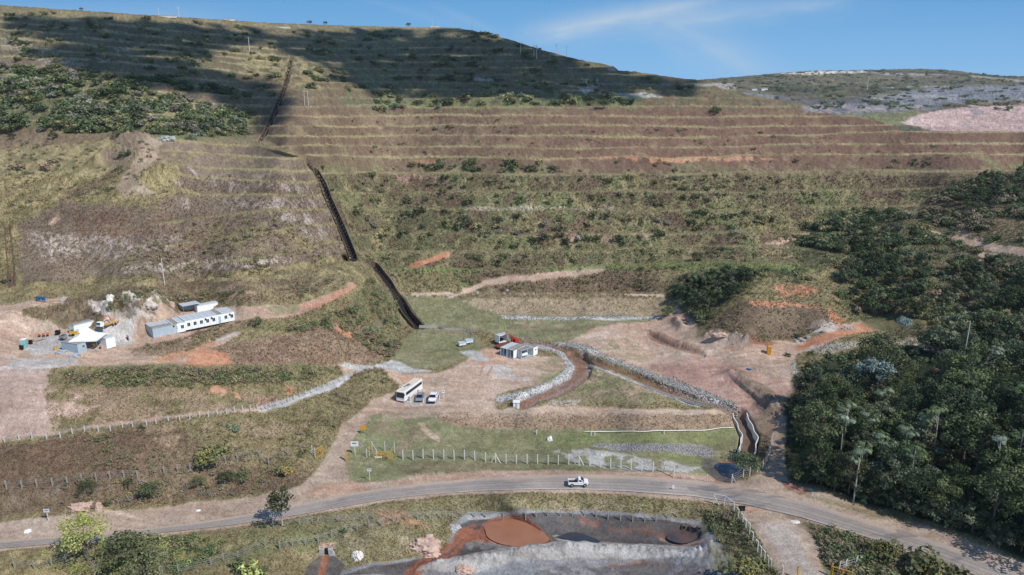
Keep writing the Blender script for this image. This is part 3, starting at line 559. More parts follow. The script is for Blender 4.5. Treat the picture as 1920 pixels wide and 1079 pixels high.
zone('pink', [(1660, 400), (1700, 396), (1712, 402), (1690, 408)], 2, 5, .9); line('pink', [(1440, 458), (1490, 448), (1520, 436)], .8, .3, .5, .8)
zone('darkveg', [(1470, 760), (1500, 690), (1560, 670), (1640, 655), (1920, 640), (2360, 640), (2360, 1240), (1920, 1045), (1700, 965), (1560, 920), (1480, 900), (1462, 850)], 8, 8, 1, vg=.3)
zone('pale', [(1640, 640), (1720, 630), (1860, 650), (1830, 665), (1700, 650)], 4, 10, .6, .46, 'C'); zone('redsoil', [(1466, 902), (1490, 908), (1520, 925), (1500, 928), (1470, 915)], 3, 5, .8)
zone('roaddirt', [(1440, 880), (1446, 820), (1462, 780), (1476, 780), (1470, 850), (1478, 890)], 3, 5, .8, vg=0)
zone('olive', [(1500, 925), (1620, 950), (1760, 990), (1700, 985), (1560, 945)], 4, 8, .8)
# ---- below the road
zone('olive', [(-420, 1100), (0, 1036), (200, 1017), (433, 991), (560, 972), (700, 947), (850, 930), (1000, 925), (1200, 930), (1340, 944), (1340, 975), (1200, 962), (1000, 960), (900, 972), (850, 1000), (820, 1040), (640, 1079), (-420, 1240)], 4, 8, 1)
zone('lawn', [(560, 975), (850, 935), (1330, 945), (1330, 970), (1200, 960), (900, 962), (850, 1000), (820, 1030), (650, 1060), (600, 1020)], 6, 14, .8, .42)
zone('green', [(420, 1000), (620, 970), (660, 1000), (600, 1030), (420, 1060), (300, 1079), (260, 1020)], 8, 20, .8, .47); zone('yellow', [(-420, 1110), (0, 1045), (200, 1020), (400, 1000), (480, 1010), (300, 1060), (0, 1100), (-420, 1200)], 8, 20, .8, .46)
zone('orange', [(700, 960), (750, 955), (800, 985), (780, 995), (720, 985)], 6, 14, .5, .46); zone('tan', [(650, 1000), (760, 1000), (840, 1010), (800, 1040), (680, 1050)], 6, 16, .5, .48)
zone('tan', [(840, 935), (1330, 950), (1300, 965), (860, 955)], 6, 12, .5, .5)
zone('slatelight', [(600, 1079), (680, 1062), (820, 1040), (850, 1005), (845, 985), (880, 962), (1000, 957), (1200, 962), (1300, 975), (1330, 990), (1400, 1079), (1400, 1300), (600, 1300)], 3, 6, 1, vg=0)
zone('slate', [(640, 1079), (720, 1060), (830, 1045), (856, 1010), (860, 985), (900, 966), (1010, 962), (1200, 968), (1290, 982), (1315, 1000), (1310, 1025), (1200, 1022), (1100, 1015), (1000, 1020), (900, 1040), (800, 1065), (780, 1079)], 3, 6, 1)
zone('rust', [(860, 992), (900, 980), (910, 1010), (940, 1025), (900, 1020), (870, 1015), (850, 1040), (800, 1062), (770, 1079), (780, 1060), (830, 1040), (850, 1018)], 3, 10, .9, .38); line('rust', [(1050, 976), (1120, 982), (1180, 996), (1240, 1002), (1290, 996)], .7, .8, 1.2, .42, .42); line('rust', [(912, 1004), (872, 1006), (852, 1026), (832, 1042), (800, 1058), (770, 1082)], 1.5, .3, .7, .9); line('rust', [(905, 992), (880, 1000), (862, 1016), (856, 1034), (826, 1052)], .5, .2, .4, .8); line('slate', [(868, 1012), (846, 1036), (815, 1052)], .3, .1, .3, .8); line('rust', [(1240, 1010), (1290, 1024), (1320, 1018)], .8, .3, .6, .6); line('rust', [(1150, 1064), (1200, 1060), (1250, 1064)], .8, .5, .8, .5); zone('slate', [(930, 1070), (1250, 1056), (1330, 1062), (1340, 1090), (930, 1100)], 6, 16, .7, .46)
zone('ash', [(1035, 1000), (1060, 1003), (1100, 1010), (1095, 1018), (1045, 1016)], 2, 5, .7)
zone('ash', [(780, 1079), (830, 1056), (880, 1042), (960, 1028), (1040, 1018), (1100, 1020), (1280, 1026), (1360, 1032), (1370, 1045), (1330, 1056), (1200, 1054), (1080, 1050), (960, 1058), (880, 1079)], 3, 6, 1)
zone('ash', [(870, 968), (960, 960), (1020, 960), (960, 968), (880, 976)], 2, 5, .9); zone('ash', [(1180, 965), (1300, 974), (1310, 984), (1200, 972)], 2, 5, .8, .42); zone('ash', [(872, 1018), (930, 1008), (1000, 1024), (960, 1030), (880, 1040)], 4, 10, .35, .5)
zone('rust', [(967 + (a - 967) * 1.09, 998 + (b - 998) * 1.12) for a, b in POOL], 2, 3, .8); line('ash', [(1240, 1012), (1262, 1020), (1290, 1022), (1318, 1014)], .35, .2, .3, .6); zone('slate', [(570, 1079), (575, 1060), (600, 1040), (625, 1040), (650, 1060), (640, 1079)], 3, 6, .95, vg=0); zone('rust', [(596, 1079), (604, 1050), (608, 1020), (620, 1018), (618, 1040), (612, 1079)], 2, 4, .85); zone('pink', [(595, 1030), (602, 1018), (632, 1018), (632, 1030), (618, 1034)], 2, 4, .7)
zone('darkveg', [(1320, 975), (1380, 955), (1400, 990), (1430, 1040), (1450, 1079), (1400, 1079), (1340, 1040), (1310, 1010)], 5, 12, .7, .4); zone('scrub', [(1310, 975), (1380, 955), (1400, 990), (1450, 1079), (1340, 1079), (1310, 1010)], 5, 12, .6, .5)
zone('olive', [(1310, 945), (1370, 950), (1385, 965), (1330, 975)], 4, 8, .8)
zone('roaddirt', [(1385, 950), (1440, 955), (1500, 975), (1530, 1010), (1560, 1079), (1600, 1240), (1480, 1240), (1460, 1079), (1420, 1010)], 4, 8, .95, vg=0); zone('gravel', [(1420, 985), (1480, 985), (1540, 1079), (1480, 1079)], 8, 14, .4); zone('orange', [(1385, 950), (1420, 955), (1440, 962), (1400, 962)], 3, 5, .5)
zone('scrub', [(1500, 980), (1560, 990), (1700, 1040), (1860, 1110), (1700, 1240), (1580, 1240), (1540, 1030)], 5, 12, .95); zone('brown', [(1460, 962), (1520, 975), (1560, 1000), (1530, 1010)], 4, 10, .6)
# riprap and stream beds
line('gravel', [(975, 634), (1060, 645), (1090, 652), (1140, 672), (1240, 712), (1330, 742), (1380, 770)], 1.2, .3, .3, .8, vg=0)
line('gravel', [(1010, 650), (1050, 660), (1068, 675), (1070, 695), (1040, 718), (985, 738), (940, 748)], 1.5, .3, .3, 1, vg=0); line('gravel', [(1108, 690), (1080, 712), (1030, 740), (1000, 752)], .8, .2, .3, 1, vg=0)
line('redsoil', [(1078, 662), (1095, 682), (1085, 705), (1040, 730), (985, 752)], 2.4, .5, .4, .85, vg=0); line('brown', CHREAR, 1.9, .3, .2, .9, vg=0); line('redsoil', CHREAR, 1.5, .5, .5, .5, vg=0)
line('gravel', [(1100, 684), (1160, 706), (1240, 738), (1310, 762)], .5, .15, .2, .9, vg=0)
zone('gravel', [(1040, 845), (1100, 840), (1240, 862), (1320, 875), (1290, 885), (1180, 880), (1080, 868)], 4, 10, .75, .38, vg=0); zone('ash', [(1105, 835), (1180, 829), (1320, 833), (1345, 850), (1330, 858), (1240, 845), (1150, 844)], 2, 3, 1, vg=0)
zone('slate', [(1310, 860), (1360, 868), (1400, 880), (1380, 905), (1340, 900), (1320, 880)], 3, 6, .9, vg=0); zone('rust', [(1350, 862), (1395, 862), (1395, 875), (1355, 872)], 3, 5, .7); zone('lime', [(1230, 848), (1310, 858), (1320, 866), (1240, 856)], 3, 6, .8)
# upper hill details
zone('ash', [(1040, 158), (1080, 163), (1120, 160), (1135, 158), (1110, 170), (1098, 178), (1080, 165)], 2, 5, .9); zone('gravel', [(1120, 174), (1240, 178), (1250, 184), (1130, 184)], 2, 5, .8, .42); zone('ash', [(1240, 156), (1440, 158), (1440, 162), (1240, 160)], 1.5, 3, .8)
zone('ash', [(1335, 158), (1375, 158), (1380, 168), (1350, 166)], 2, 4, .8, .4); zone('lilac', [(888, 145), (932, 146), (932, 152), (890, 151)], 1.5, 4, .9); zone('pink', [(1088, 148), (1120, 148), (1130, 158), (1100, 158)], 2, 6, .8, .46); zone('ash', [(1138, 126), (1152, 128), (1156, 133), (1140, 133)], 1.5, 3, .8)
zone('orange', [(1090, 295), (1400, 295), (1480, 298), (1400, 302), (1180, 305)], 2, 5, .75, .42); zone('orange', [(760, 298), (820, 302), (800, 310)], 3, 8, .4); zone('pale', [(870, 388), (1150, 388), (1150, 396), (870, 394)], 2, 10, .6, .52, 'C'); zone('pinkred', [(980, 440), (1240, 438), (1180, 452), (1000, 450)], 3, 10, .7, .5); zone('pinkred', [(740, 325), (820, 330), (810, 345), (750, 345)], 5, 14, .6, .48)
zone('lime', [(700, 175), (1200, 178), (1200, 203), (850, 205), (700, 200)], 5, 14, .55, .46); zone('pale', [(0, 70), (110, 100), (60, 104), (0, 90)], 4, 14, .4, .5, 'C'); zone('lilac', [(200, 85), (240, 90), (250, 100), (215, 95)], 2, 6, .6, .45, 'C'); zone('lilac', [(175, 105), (200, 115), (205, 120), (180, 110)], 2, 4, .8)
zone('yellow', [(470, 95), (560, 110), (620, 150), (600, 165), (520, 160), (450, 130)], 6, 14, .5, .42); zone('olive', [(0, 12), (500, 45), (800, 50), (800, 56), (500, 54), (200, 38), (0, 24)], 4, 8, .7); zone('tan', [(700, 48), (850, 50), (880, 56), (740, 54)], 2, 6, .6)
zone('slatelight', [(1500, 200), (1540, 200), (1560, 210), (1510, 212)], 3, 6, .8)
# wheel ruts and scrapes on the bare ground
st_ = fbm(x * .22 + .1 * y, y * 1.3, 1.3, 3, 81); st2 = fbm(x * .10, y * .5, 2.4, 3, 83)
col = col * (1 + (1 - veg[:, None]) * (.55 * (st_[:, None] - .5) + .40 * (st2[:, None] - .5)) * np.array([.8, 1.0, 1.1]))
col = np.clip(col * (1 + .52 * (hf[:, None] - .5) * (.35 + .65 * veg[:, None])), .01, .9)
z -= (fbm(x, y, 1.4, 3, 23) - .5) * .62 * SM * np.clip(y / 160, .7, 2.2) * (1 - veg) * .7 * (y < 330)
veg = veg * (1 - hill * .15)
# ---- mesh, with skirts behind the crest and towards / under the camera
def add_rows(X, Y_, Z, C):
    xs, ys, zs, cs = [X], [Y_], [Z], [C]
    x0, y0, z0, c0 = X[0], Y_[0], Z[0], C[0]
    back = []
    for k, (dy, dzz) in enumerate([(15, -.5), (60, -6), (160, -40), (420, -130)]):
        f = (y0 + dy) / y0; back.append((x0 * f, y0 + dy, np.maximum(z0 + dzz, -10), c0 * .9))
    xs = [b[0][None] for b in back[::-1]] + xs; ys = [b[1][None] for b in back[::-1]] + ys; zs = [b[2][None] for b in back[::-1]] + zs; cs = [b[3][None] for b in back[::-1]] + cs
    x1, y1, z1, c1 = X[-1], Y_[-1], Z[-1], C[-1]
    for k, yy in enumerate((50, 10, -60, -300)):
        xs.append((x1 * (1 + .4 * (k + 1)))[None]); ys.append(np.full_like(x1, yy)[None]); zs.append((z1 * .6 - .5)[None]); cs.append(c1[None])
    return [np.concatenate(a, 0) for a in (xs, ys, zs, cs)]
GX, GY, GZ, GC = add_rows(x.reshape(sh), y.reshape(sh), z.reshape(sh), col.reshape(sh + (3,)))
def grid_mesh(name, X, Y, Z, C, mat):
    h, w = X.shape; me = bpy.data.meshes.new(name)
    co = np.stack([X, Y, Z], -1).reshape(-1, 3).astype(np.float32)
    i = (np.arange(h - 1)[:, None] * w + np.arange(w - 1)[None]).ravel()
    f = np.stack([i, i + w, i + w + 1, i + 1], 1).astype(np.int32)      # top row is far: this winding faces up
    me.vertices.add(len(co)); me.vertices.foreach_set('co', co.ravel())
    me.loops.add(f.size); me.loops.foreach_set('vertex_index', f.ravel())
    me.polygons.add(len(f)); me.polygons.foreach_set('loop_start', np.arange(0, f.size, 4, dtype=np.int32))
    me.polygons.foreach_set('use_smooth', np.ones(len(f), bool))
    if C is not None:
        ca = me.color_attributes.new('Col', 'FLOAT_COLOR', 'POINT'); c4 = np.ones((len(co), 4), np.float32); c4[:, :3] = C.reshape(-1, 3); ca.data.foreach_set('color', c4.ravel())
    me.update(); me.validate()
    o = bpy.data.objects.new(name, me); COL.objects.link(o); me.materials.append(mat); return o
def new_mat(name):
    m = bpy.data.materials.new(name); m.use_nodes = True; nt = m.node_tree; b = nt.nodes['Principled BSDF']; return m, nt, b
def ground_mat(name, rough=.95, fs=2.2, bump=.5):
    m, nt, b = new_mat(name); a = N(nt, 'ShaderNodeVertexColor', layer_name='Col'); g = N(nt, 'ShaderNodeNewGeometry')
    n1 = N(nt, 'ShaderNodeTexNoise'); n1.inputs['Scale'].default_value = fs; n1.inputs['Detail'].default_value = 6; n1.inputs['Roughness'].default_value = .7
    nt.links.new(g.outputs['Position'], n1.inputs['Vector'])
    mp = N(nt, 'ShaderNodeMapRange'); mp.inputs['From Min'].default_value = .25; mp.inputs['From Max'].default_value = .75; mp.inputs['To Min'].default_value = .7; mp.inputs['To Max'].default_value = 1.32
    nt.links.new(n1.outputs['Fac'], mp.inputs['Value'])
    mm = N(nt, 'ShaderNodeMix', data_type='RGBA', blend_type='MULTIPLY'); mm.inputs['Factor'].default_value = 1
    nt.links.new(a.outputs['Color'], mm.inputs['A']); nt.links.new(mp.outputs['Result'], mm.inputs['B']); nt.links.new(mm.outputs['Result'], b.inputs['Base Color'])
    bp = N(nt, 'ShaderNodeBump'); bp.inputs['Strength'].default_value = bump; bp.inputs['Distance'].default_value = .25; nt.links.new(n1.outputs['Fac'], bp.inputs['Height']); nt.links.new(bp.outputs['Normal'], b.inputs['Normal'])
    b.inputs['Roughness'].default_value = rough; b.inputs['Specular IOR Level'].default_value = .12; return m
MG = ground_mat('ground_cover')
terrain = grid_mesh('terrain', GX, GY, GZ, GC, MG); terrain['kind'] = 'structure'

def surfs(uu, vv):
    uu = np.asarray(uu, float); vv = np.asarray(vv, float)
    ci = np.clip(np.interp(uu, uc, np.arange(len(uc))), 0, len(uc) - 1.001); tp = np.interp(ci, np.arange(len(uc)), top)
    ri = np.clip((vv - tp) / (vbot - tp) * (ROWS - 1), 0, ROWS - 42) + 4
    c0 = ci.astype(int); r0 = ri.astype(int); fc = ci - c0; fr = ri - r0; out = []
    for G in (GX, GY, GZ):
        out.append((G[r0, c0] * (1 - fc) + G[r0, c0 + 1] * fc) * (1 - fr) + (G[r0 + 1, c0] * (1 - fc) + G[r0 + 1, c0 + 1] * fc) * fr)
    return np.stack(out, -1)
def vegat(u, v):
    ci = int(np.clip(np.interp(u, uc, np.arange(len(uc))), 0, len(uc) - 1)); ri = int(np.clip((v - top[ci]) / (vbot - top[ci]) * (ROWS - 1), 0, ROWS - 42)); return veg.reshape(U.shape)[ri, ci]
def surf(u, v, dz=0.0):
    p = surfs([u], [v])[0]; return Vector((p[0], p[1], p[2] + dz))
# ------------------------------------------------------------------ far hills beyond the dump, as their own sheet
_keep = dict(u=u, v=v, x=x, y=y, z=z, col=col, veg=veg, nA=nA, nB=nB, nC=nC, nD=nD, hf=hf)
FCREST = [(1150, 160), (1280, 152), (1330, 148.5), (1400, 143), (1440, 139), (1520, 133), (1620, 131.5), (1690, 130), (1730, 129), (1770, 131), (1800, 134), (1840, 139), (1880, 142.5), (1920, 143), (2400, 160)]
fu = np.concatenate([np.arange(1180, 1930, 1.8), np.arange(1930, 2500, 12)]); fr_ = 110
ft = np.linspace(0, 1, fr_); ftop = yat(FCREST, fu) + 1.2 * (vn(fu / 6, fu * 0, 8) - .5) + .8 * (vn(fu / 2.4, fu * 0, 9) - .5)
FU = np.repeat(fu[None], fr_, 0); FV = ftop[None] + (272 - ftop[None]) * ft[:, None]
FB = [[(1180, 252), (1700, 250), (1750, 246), (2400, 250)], [(1180, 216), (1500, 214), (1640, 212), (1700, 205), (1760, 200), (1920, 196), (2400, 200)], [(1180, 196), (1500, 195), (1620, 194), (1750, 188), (1850, 188), (1920, 184), (2400, 186)],
      [(1180, 181), (1450, 180), (1600, 178), (1680, 176), (1920, 174), (2400, 176)], [(1180, 168), (1600, 166), (1700, 163), (1920, 162), (2400, 164)], [(1180, 150), (1460, 140), (1600, 137), (1760, 140), (1920, 152), (2400, 170)]]
fvs, fT, fD = bench(FV, [yat(l, FU) for l in FB], .2, .5)
def far_Y(v): return np.interp(v, [125, 140, 150, 165, 180, 195, 215, 235, 255, 275], [2050, 1900, 1650, 1380, 1150, 980, 800, 700, 640, 600])
FD = far_Y(fvs) / rayy(FV); X, Y_, Z = pos(FU, FV, FD)
sh = FU.shape; u = FU.ravel(); v = FV.ravel(); x = X.ravel(); y = Y_.ravel(); z = Z.ravel()
z = z + (fbm(x, y, 30, 4, 91) - .5) * 7 * sstep(0, 12, v - np.repeat(ftop[None], fr_, 0).ravel()) + (fbm(x, y, 6, 2, 92) - .5) * 1.6
nA = fbm(x, y, 60, 5, 1); nB = fbm(x, y, 16, 4, 2); nC = fbm(x, y, 4, 3, 3, .7); nD = fbm(x, y, 160, 4, 4); hf = .6 * nC + .4 * RNG.rand(u.size)
_fb = fbm
def fbm(x, y, sc, *a, **k): return _fb(x, y, sc * 4, *a, **k)
col = MC('farscrub'); veg = np.ones(u.size)
blend(sstep(.5, .6, nB) * .7, 'scrub'); blend(sstep(.5, .6, nA) * .5, 'brown')
zone('fargrey', [(1180, 175), (1450, 178), (1500, 188), (1640, 186), (1700, 172), (1760, 164), (1920, 160), (2400, 160), (2400, 200), (1920, 190), (1760, 196), (1680, 200), (1540, 198), (1450, 190)], 3, 8, 1)
zone('slate', [(1450, 180), (1530, 186), (1600, 184), (1670, 186), (1660, 196), (1520, 196), (1460, 192)], 3, 8, .7); zone('ash', [(1560, 180), (1700, 176), (1800, 176), (1790, 186), (1700, 190), (1650, 188), (1600, 182)], 3, 8, .6, .45)
zone('fargrey', [(1490, 200), (1530, 198), (1700, 196), (1780, 194), (1760, 204), (1700, 214), (1500, 217)], 3, 6, .9); zone('lilac', [(1490, 200), (1530, 198), (1700, 196), (1760, 195), (1720, 208), (1500, 217)], 3, 8, .6, .45)
zone('green', [(1500, 217), (1680, 212), (1740, 205), (1700, 235), (1640, 236), (1560, 228)], 3, 8, .9); zone('yellow', [(1520, 216), (1600, 216), (1600, 230), (1540, 228)], 3, 8, .6, .48)
zone('farpink', [(1690, 228), (1720, 218), (1770, 205), (1830, 200), (1920, 196), (2400, 196), (2400, 258), (1760, 255), (1730, 240)], 3, 6, 1); zone('pinkred', [(1740, 215), (1920, 205), (1920, 246), (1760, 246)], 3, 10, .6, .52); zone('pale', [(1780, 205), (1920, 200), (1920, 240), (1780, 240)], 3, 10, .35, .56)
zone('brown', [(1760, 196), (1920, 188), (2400, 190), (2400, 198), (1920, 198), (1780, 204)], 3, 7, .7); zone('darkveg', [(1700, 205), (1780, 196), (1920, 194), (1920, 198), (1790, 204), (1710, 212)], 2, 8, .7, .5)
zone('white', [(1465, 138), (1500, 135), (1620, 133), (1640, 136), (1560, 138), (1500, 140)], 1.5, 3, .85, .42); zone('slate', [(1600, 136), (1800, 136), (1800, 142), (1640, 142)], 2, 5, .5); zone('ash', [(1630, 136), (1780, 138), (1780, 141), (1660, 141)], 1.5, 3, .7, .47)
zone('ash', [(1815, 141), (1920, 151), (1920, 154), (1815, 144)], 1.2, 2, .85); zone('ash', [(1640, 165), (1670, 163), (1780, 161), (1780, 163), (1680, 166)], 1, 2, .8); zone('darkveg', [(1440, 160), (1700, 162), (1700, 172), (1560, 178), (1440, 178)], 3, 9, .75, .47)
zone('darkveg', [(1330, 150), (1400, 143), (1460, 140), (1440, 150), (1400, 160), (1340, 160)], 3, 7, .5, .5); zone('lilac', [(1335, 157), (1376, 156), (1380, 168), (1350, 168)], 2, 3, .9); zone('brown', [(1480, 142), (1920, 148), (1920, 160), (1500, 158)], 4, 10, .55, .48)
zone('slatelight', [(1820, 206), (1845, 206), (1845, 218), (1825, 216)], 2, 3, .8)
zone('darkveg', [(1620, 131), (1920, 143), (1920, 147), (1640, 134)], 2, 3, .8)
col = np.clip(col * (1 + .8 * (hf[:, None] - .5)), .01, .9)
FX, FY, FZ, FC = add_rows(x.reshape(sh), y.reshape(sh), z.reshape(sh), col.reshape(sh + (3,)))
FX, FY, FZ, FC = [a[:-4] for a in (FX, FY, FZ, FC)]
# let the foot of the sheet sink behind the dump
FZ[-1] -= 30; MGF = ground_mat('far_ground_cover', fs=.35, bump=.6)
o = grid_mesh('distant_hill', FX, FY, FZ, FC, MGF); o['kind'] = 'structure'
fbm = _fb
globals().update(_keep)
def far_surf(u, v):
    ua = np.array([float(u)]); va = np.array([float(v)]); w = bench(va, [yat(l, ua) for l in FB], .2, .5)[0]
    a, b, c = pos(ua, va, far_Y(w) / rayy(va)); return Vector((a[0], b[0], c[0]))
# wide plain under everything, out to the horizon
def disc(name, r, z, mat):
    bm = bmesh.new(); bmesh.ops.create_circle(bm, cap_ends=True, segments=64, radius=r); me = bpy.data.meshes.new(name); bm.to_mesh(me); bm.free()
    o = bpy.data.objects.new(name, me); o.location = (0, 0, z); COL.objects.link(o); me.materials.append(mat); o['kind'] = 'structure'; return o
mp_, nt_, b_ = new_mat('plain'); g_ = N(nt_, 'ShaderNodeTexNoise'); g_.inputs['Scale'].default_value = .02; g_.inputs['Detail'].default_value = 6
c_ = N(nt_, 'ShaderNodeValToRGB'); c_.color_ramp.elements[0].color = (.06, .065, .035, 1); c_.color_ramp.elements[1].color = (.16, .13, .08, 1); tc_ = N(nt_, 'ShaderNodeTexCoord'); nt_.links.new(tc_.outputs['Object'], g_.inputs['Vector'])
nt_.links.new(g_.outputs['Fac'], c_.inputs['Fac']); nt_.links.new(c_.outputs['Color'], b_.inputs['Base Color']); b_.inputs['Roughness'].default_value = 1
disc('ground', 2900, -14, mp_)

# ------------------------------------------------------------------ roads as sheets on the terrain
def ribbon(name, up, lo, nrow, du, u0, u1, mats, off, colfn, mat):
    uu = np.arange(u0, u1, du); t = np.linspace(0, 1, nrow)
    U = np.repeat(uu[None], nrow, 0); a = yat(up, uu); b = yat(lo, uu); V = a[None] + (b - a)[None] * t[:, None]
    d = macro_d(U, V); X, Yy, Z = pos(U, V, d); r, _ = relief(U.ravel(), V.ravel(), X.ravel(), Yy.ravel(), False)
    Z = Z + off; C = colfn(U, V, X, Yy, t[:, None] + 0 * U)
    o = grid_mesh(name, X, Yy, Z, C, mat); o['kind'] = 'structure'; return o
def asphalt(U, V, X, Yy, T):
    n = fbm(X, Yy, 6, 4, 5); f = fbm(X, Yy, .5, 2, 6); w = RNG.rand(*U.shape)
    along = fbm(X * .12, Yy * 1.2, 1.1, 3, 15)
    A = lin((166, 152, 142)); B = lin((128, 120, 114)); D = lin((178, 154, 134))
    wt = np.exp(-((T - .30) / .07) ** 2) + np.exp(-((T - .46) / .06) ** 2) + np.exp(-((T - .68) / .06) ** 2) + np.exp(-((T - .84) / .05) ** 2)
    k = np.clip(.22 + .55 * wt * (.4 + along) - (n - .5) * 1.0, 0, 1)[..., None]
    C = A * (1 - k) + B * k
    dust = np.clip(sstep(.34, .0, T + (n - .5) * .7) * 1.0 + sstep(700, 300, U) * sstep(.5, .1, T) * .5 + sstep(.97, 1.0, T) * .5, 0, 1)[..., None] * .85
    C = C * (1 - dust) + D * dust
    pat = (sstep(.60, .66, fbm(X * .3, Yy, 2.2, 3, 44)) * sstep(1180, 1300, U) * .5)[..., None]; C = C * (1 - pat) + lin((96, 94, 98)) * pat
    ln = (np.exp(-((T - .965) / .012) ** 2) * np.where(((U > 860) & (U < 1390)) | ((U > 1515) & (U < 1625)), .8, .10) * sstep(.3, .5, fbm(X, Yy, 1.5, 2, 9) + .18))[..., None]
    C = C * (1 - ln) + lin((214, 212, 208)) * ln
    return C * (.88 + .16 * f + .08 * w)[..., None]
MR = ground_mat('asphalt', .85, 5, .12)
ribbon('asphalt_road', ROADA, ROADL, 44, 2.2, -400, 2380, None, .05, asphalt, MR)

# ------------------------------------------------------------------ water and mud pools
def flat_poly(name, poly, zoff, mat, label=None, sub=3):
    P = [pos(np.array([a]), np.array([b]), macro_d(np.array([a]), np.array([b]))) for a, b in poly]; zz = sum(p[2][0] for p in P) / len(P) + zoff
    # smooth closed outline at one water level
    pts = []
    n = len(poly)
    for i in range(n):
        for t in range(4):
            t /= 4.; p0, p1, p2, p3 = [np.array(poly[(i + k) % n], float) for k in (-1, 0, 1, 2)]
            q = .5 * ((2 * p1) + (p2 - p0) * t + (2 * p0 - 5 * p1 + 4 * p2 - p3) * t * t + (3 * p1 - p0 - 3 * p2 + p3) * t ** 3)
            d = dz_(q[1], zz); X, Yy, Z = pos(q[0], q[1], d); pts.append((X, Yy, zz))
    me = bpy.data.meshes.new(name); me.from_pydata(pts, [], [list(range(len(pts)))[::-1]]); me.update(); me.materials.append(mat)
    o = bpy.data.objects.new(name, me); COL.objects.link(o); o['kind'] = 'structure'
    if me.polygons[0].normal.z < 0: me.flip_normals()
    return o
def liquid(name, c, rough, spec=.5, c2=None, bump=.02):
    m, nt, b = new_mat(name); g = N(nt, 'ShaderNodeNewGeometry'); n = N(nt, 'ShaderNodeTexNoise'); n.inputs['Scale'].default_value = .35; n.inputs['Detail'].default_value = 5
    nt.links.new(g.outputs['Position'], n.inputs['Vector']); r = N(nt, 'ShaderNodeValToRGB'); r.color_ramp.elements[0].position = .35; r.color_ramp.elements[1].position = .7
    r.color_ramp.elements[0].color = (*c, 1); r.color_ramp.elements[1].color = (*(c2 or c), 1); nt.links.new(n.outputs['Fac'], r.inputs['Fac']); nt.links.new(r.outputs['Color'], b.inputs['Base Color'])
    b.inputs['Roughness'].default_value = rough; b.inputs['Specular IOR Level'].default_value = spec
    bp = N(nt, 'ShaderNodeBump'); bp.inputs['Distance'].default_value = bump; n2 = N(nt, 'ShaderNodeTexNoise'); n2.inputs['Scale'].default_value = 3; nt.links.new(g.outputs['Position'], n2.inputs['Vector']); nt.links.new(n2.outputs['Fac'], bp.inputs['Height']); nt.links.new(bp.outputs['Normal'], b.inputs['Normal']); return m
MWO = liquid('orange_water', (.30, .135, .08), .3, .3, (.35, .165, .10)); MWD = liquid('dark_water', (.035, .04, .05), .12, .5, (.05, .05, .06)); MWR = liquid('muddy_dark_water', (.06, .05, .052), .15, .5, (.12, .07, .055)); MWB = liquid('stream_water', (.03, .05, .08), .12, .5, (.08, .05, .04))
flat_poly('orange_pond', POOL, -.1, MWO); flat_poly('dark_pool', POOL2, -.12, MWD); flat_poly('still_pool', POOL3, -.12, MWR); flat_poly('stream_pool', POOL4, -.1, MWB)
# ------------------------------------------------------------------ object helpers
def tag(o, label, cat, group=None, kind=None):
    if label: o['label'] = label
    if cat: o['category'] = cat
    if group: o['group'] = group
    if kind: o['kind'] = kind
    return o
def mk(name, V, F, mat, parent=None, cols=None, smooth=False):
    """link one mesh; cols: one colour per face"""
    me = bpy.data.meshes.new(name)
    V = np.asarray(V, np.float32).reshape(-1, 3)
    if isinstance(F, np.ndarray):
        n = F.shape[1]; me.vertices.add(len(V)); me.vertices.foreach_set('co', V.ravel()); me.loops.add(F.size); me.loops.foreach_set('vertex_index', F.astype(np.int32).ravel())
        me.polygons.add(len(F)); me.polygons.foreach_set('loop_start', np.arange(0, F.size, n, dtype=np.int32)); me.update(calc_edges=True)
    else: me.from_pydata([tuple(map(float, q)) for q in V], [], F); me.update()
    if cols is not None:
        ca = me.color_attributes.new('Col', 'FLOAT_COLOR', 'CORNER'); cols = np.asarray(cols, np.float32)
        if isinstance(F, np.ndarray): c = np.repeat(cols, F.shape[1], 0)
        else: c = np.repeat(cols, [len(f) for f in F], 0)
        c4 = np.ones((len(c), 4), np.float32); c4[:, :3] = c; ca.data.foreach_set('color', c4.ravel())
    if smooth: me.polygons.foreach_set('use_smooth', np.ones(len(me.polygons), bool))
    me.materials.append(mat)
    o = bpy.data.objects.new(name, me); COL.objects.link(o)
    if parent is not None: o.parent = parent
    return o
def empty(name, loc=(0, 0, 0), rz=0):
    o = bpy.data.objects.new(name, None); o.empty_display_size = .3; COL.objects.link(o); o.location = loc; o.rotation_euler = (0, 0, rz); return o
KIDS = {}
def copy_tree(o, parent=None):
    c = o.copy(); COL.objects.link(c)
    if parent is not None: c.parent = parent
    for ch in [k for k in KIDS.get(o.name, [])]:
        k = copy_tree(ch, c)
    return c
def reg(o):      # remember the children once (obj.children is slow)
    KIDS[o.name] = [c for c in o.children]
    for c in KIDS[o.name]: reg(c)
    return o
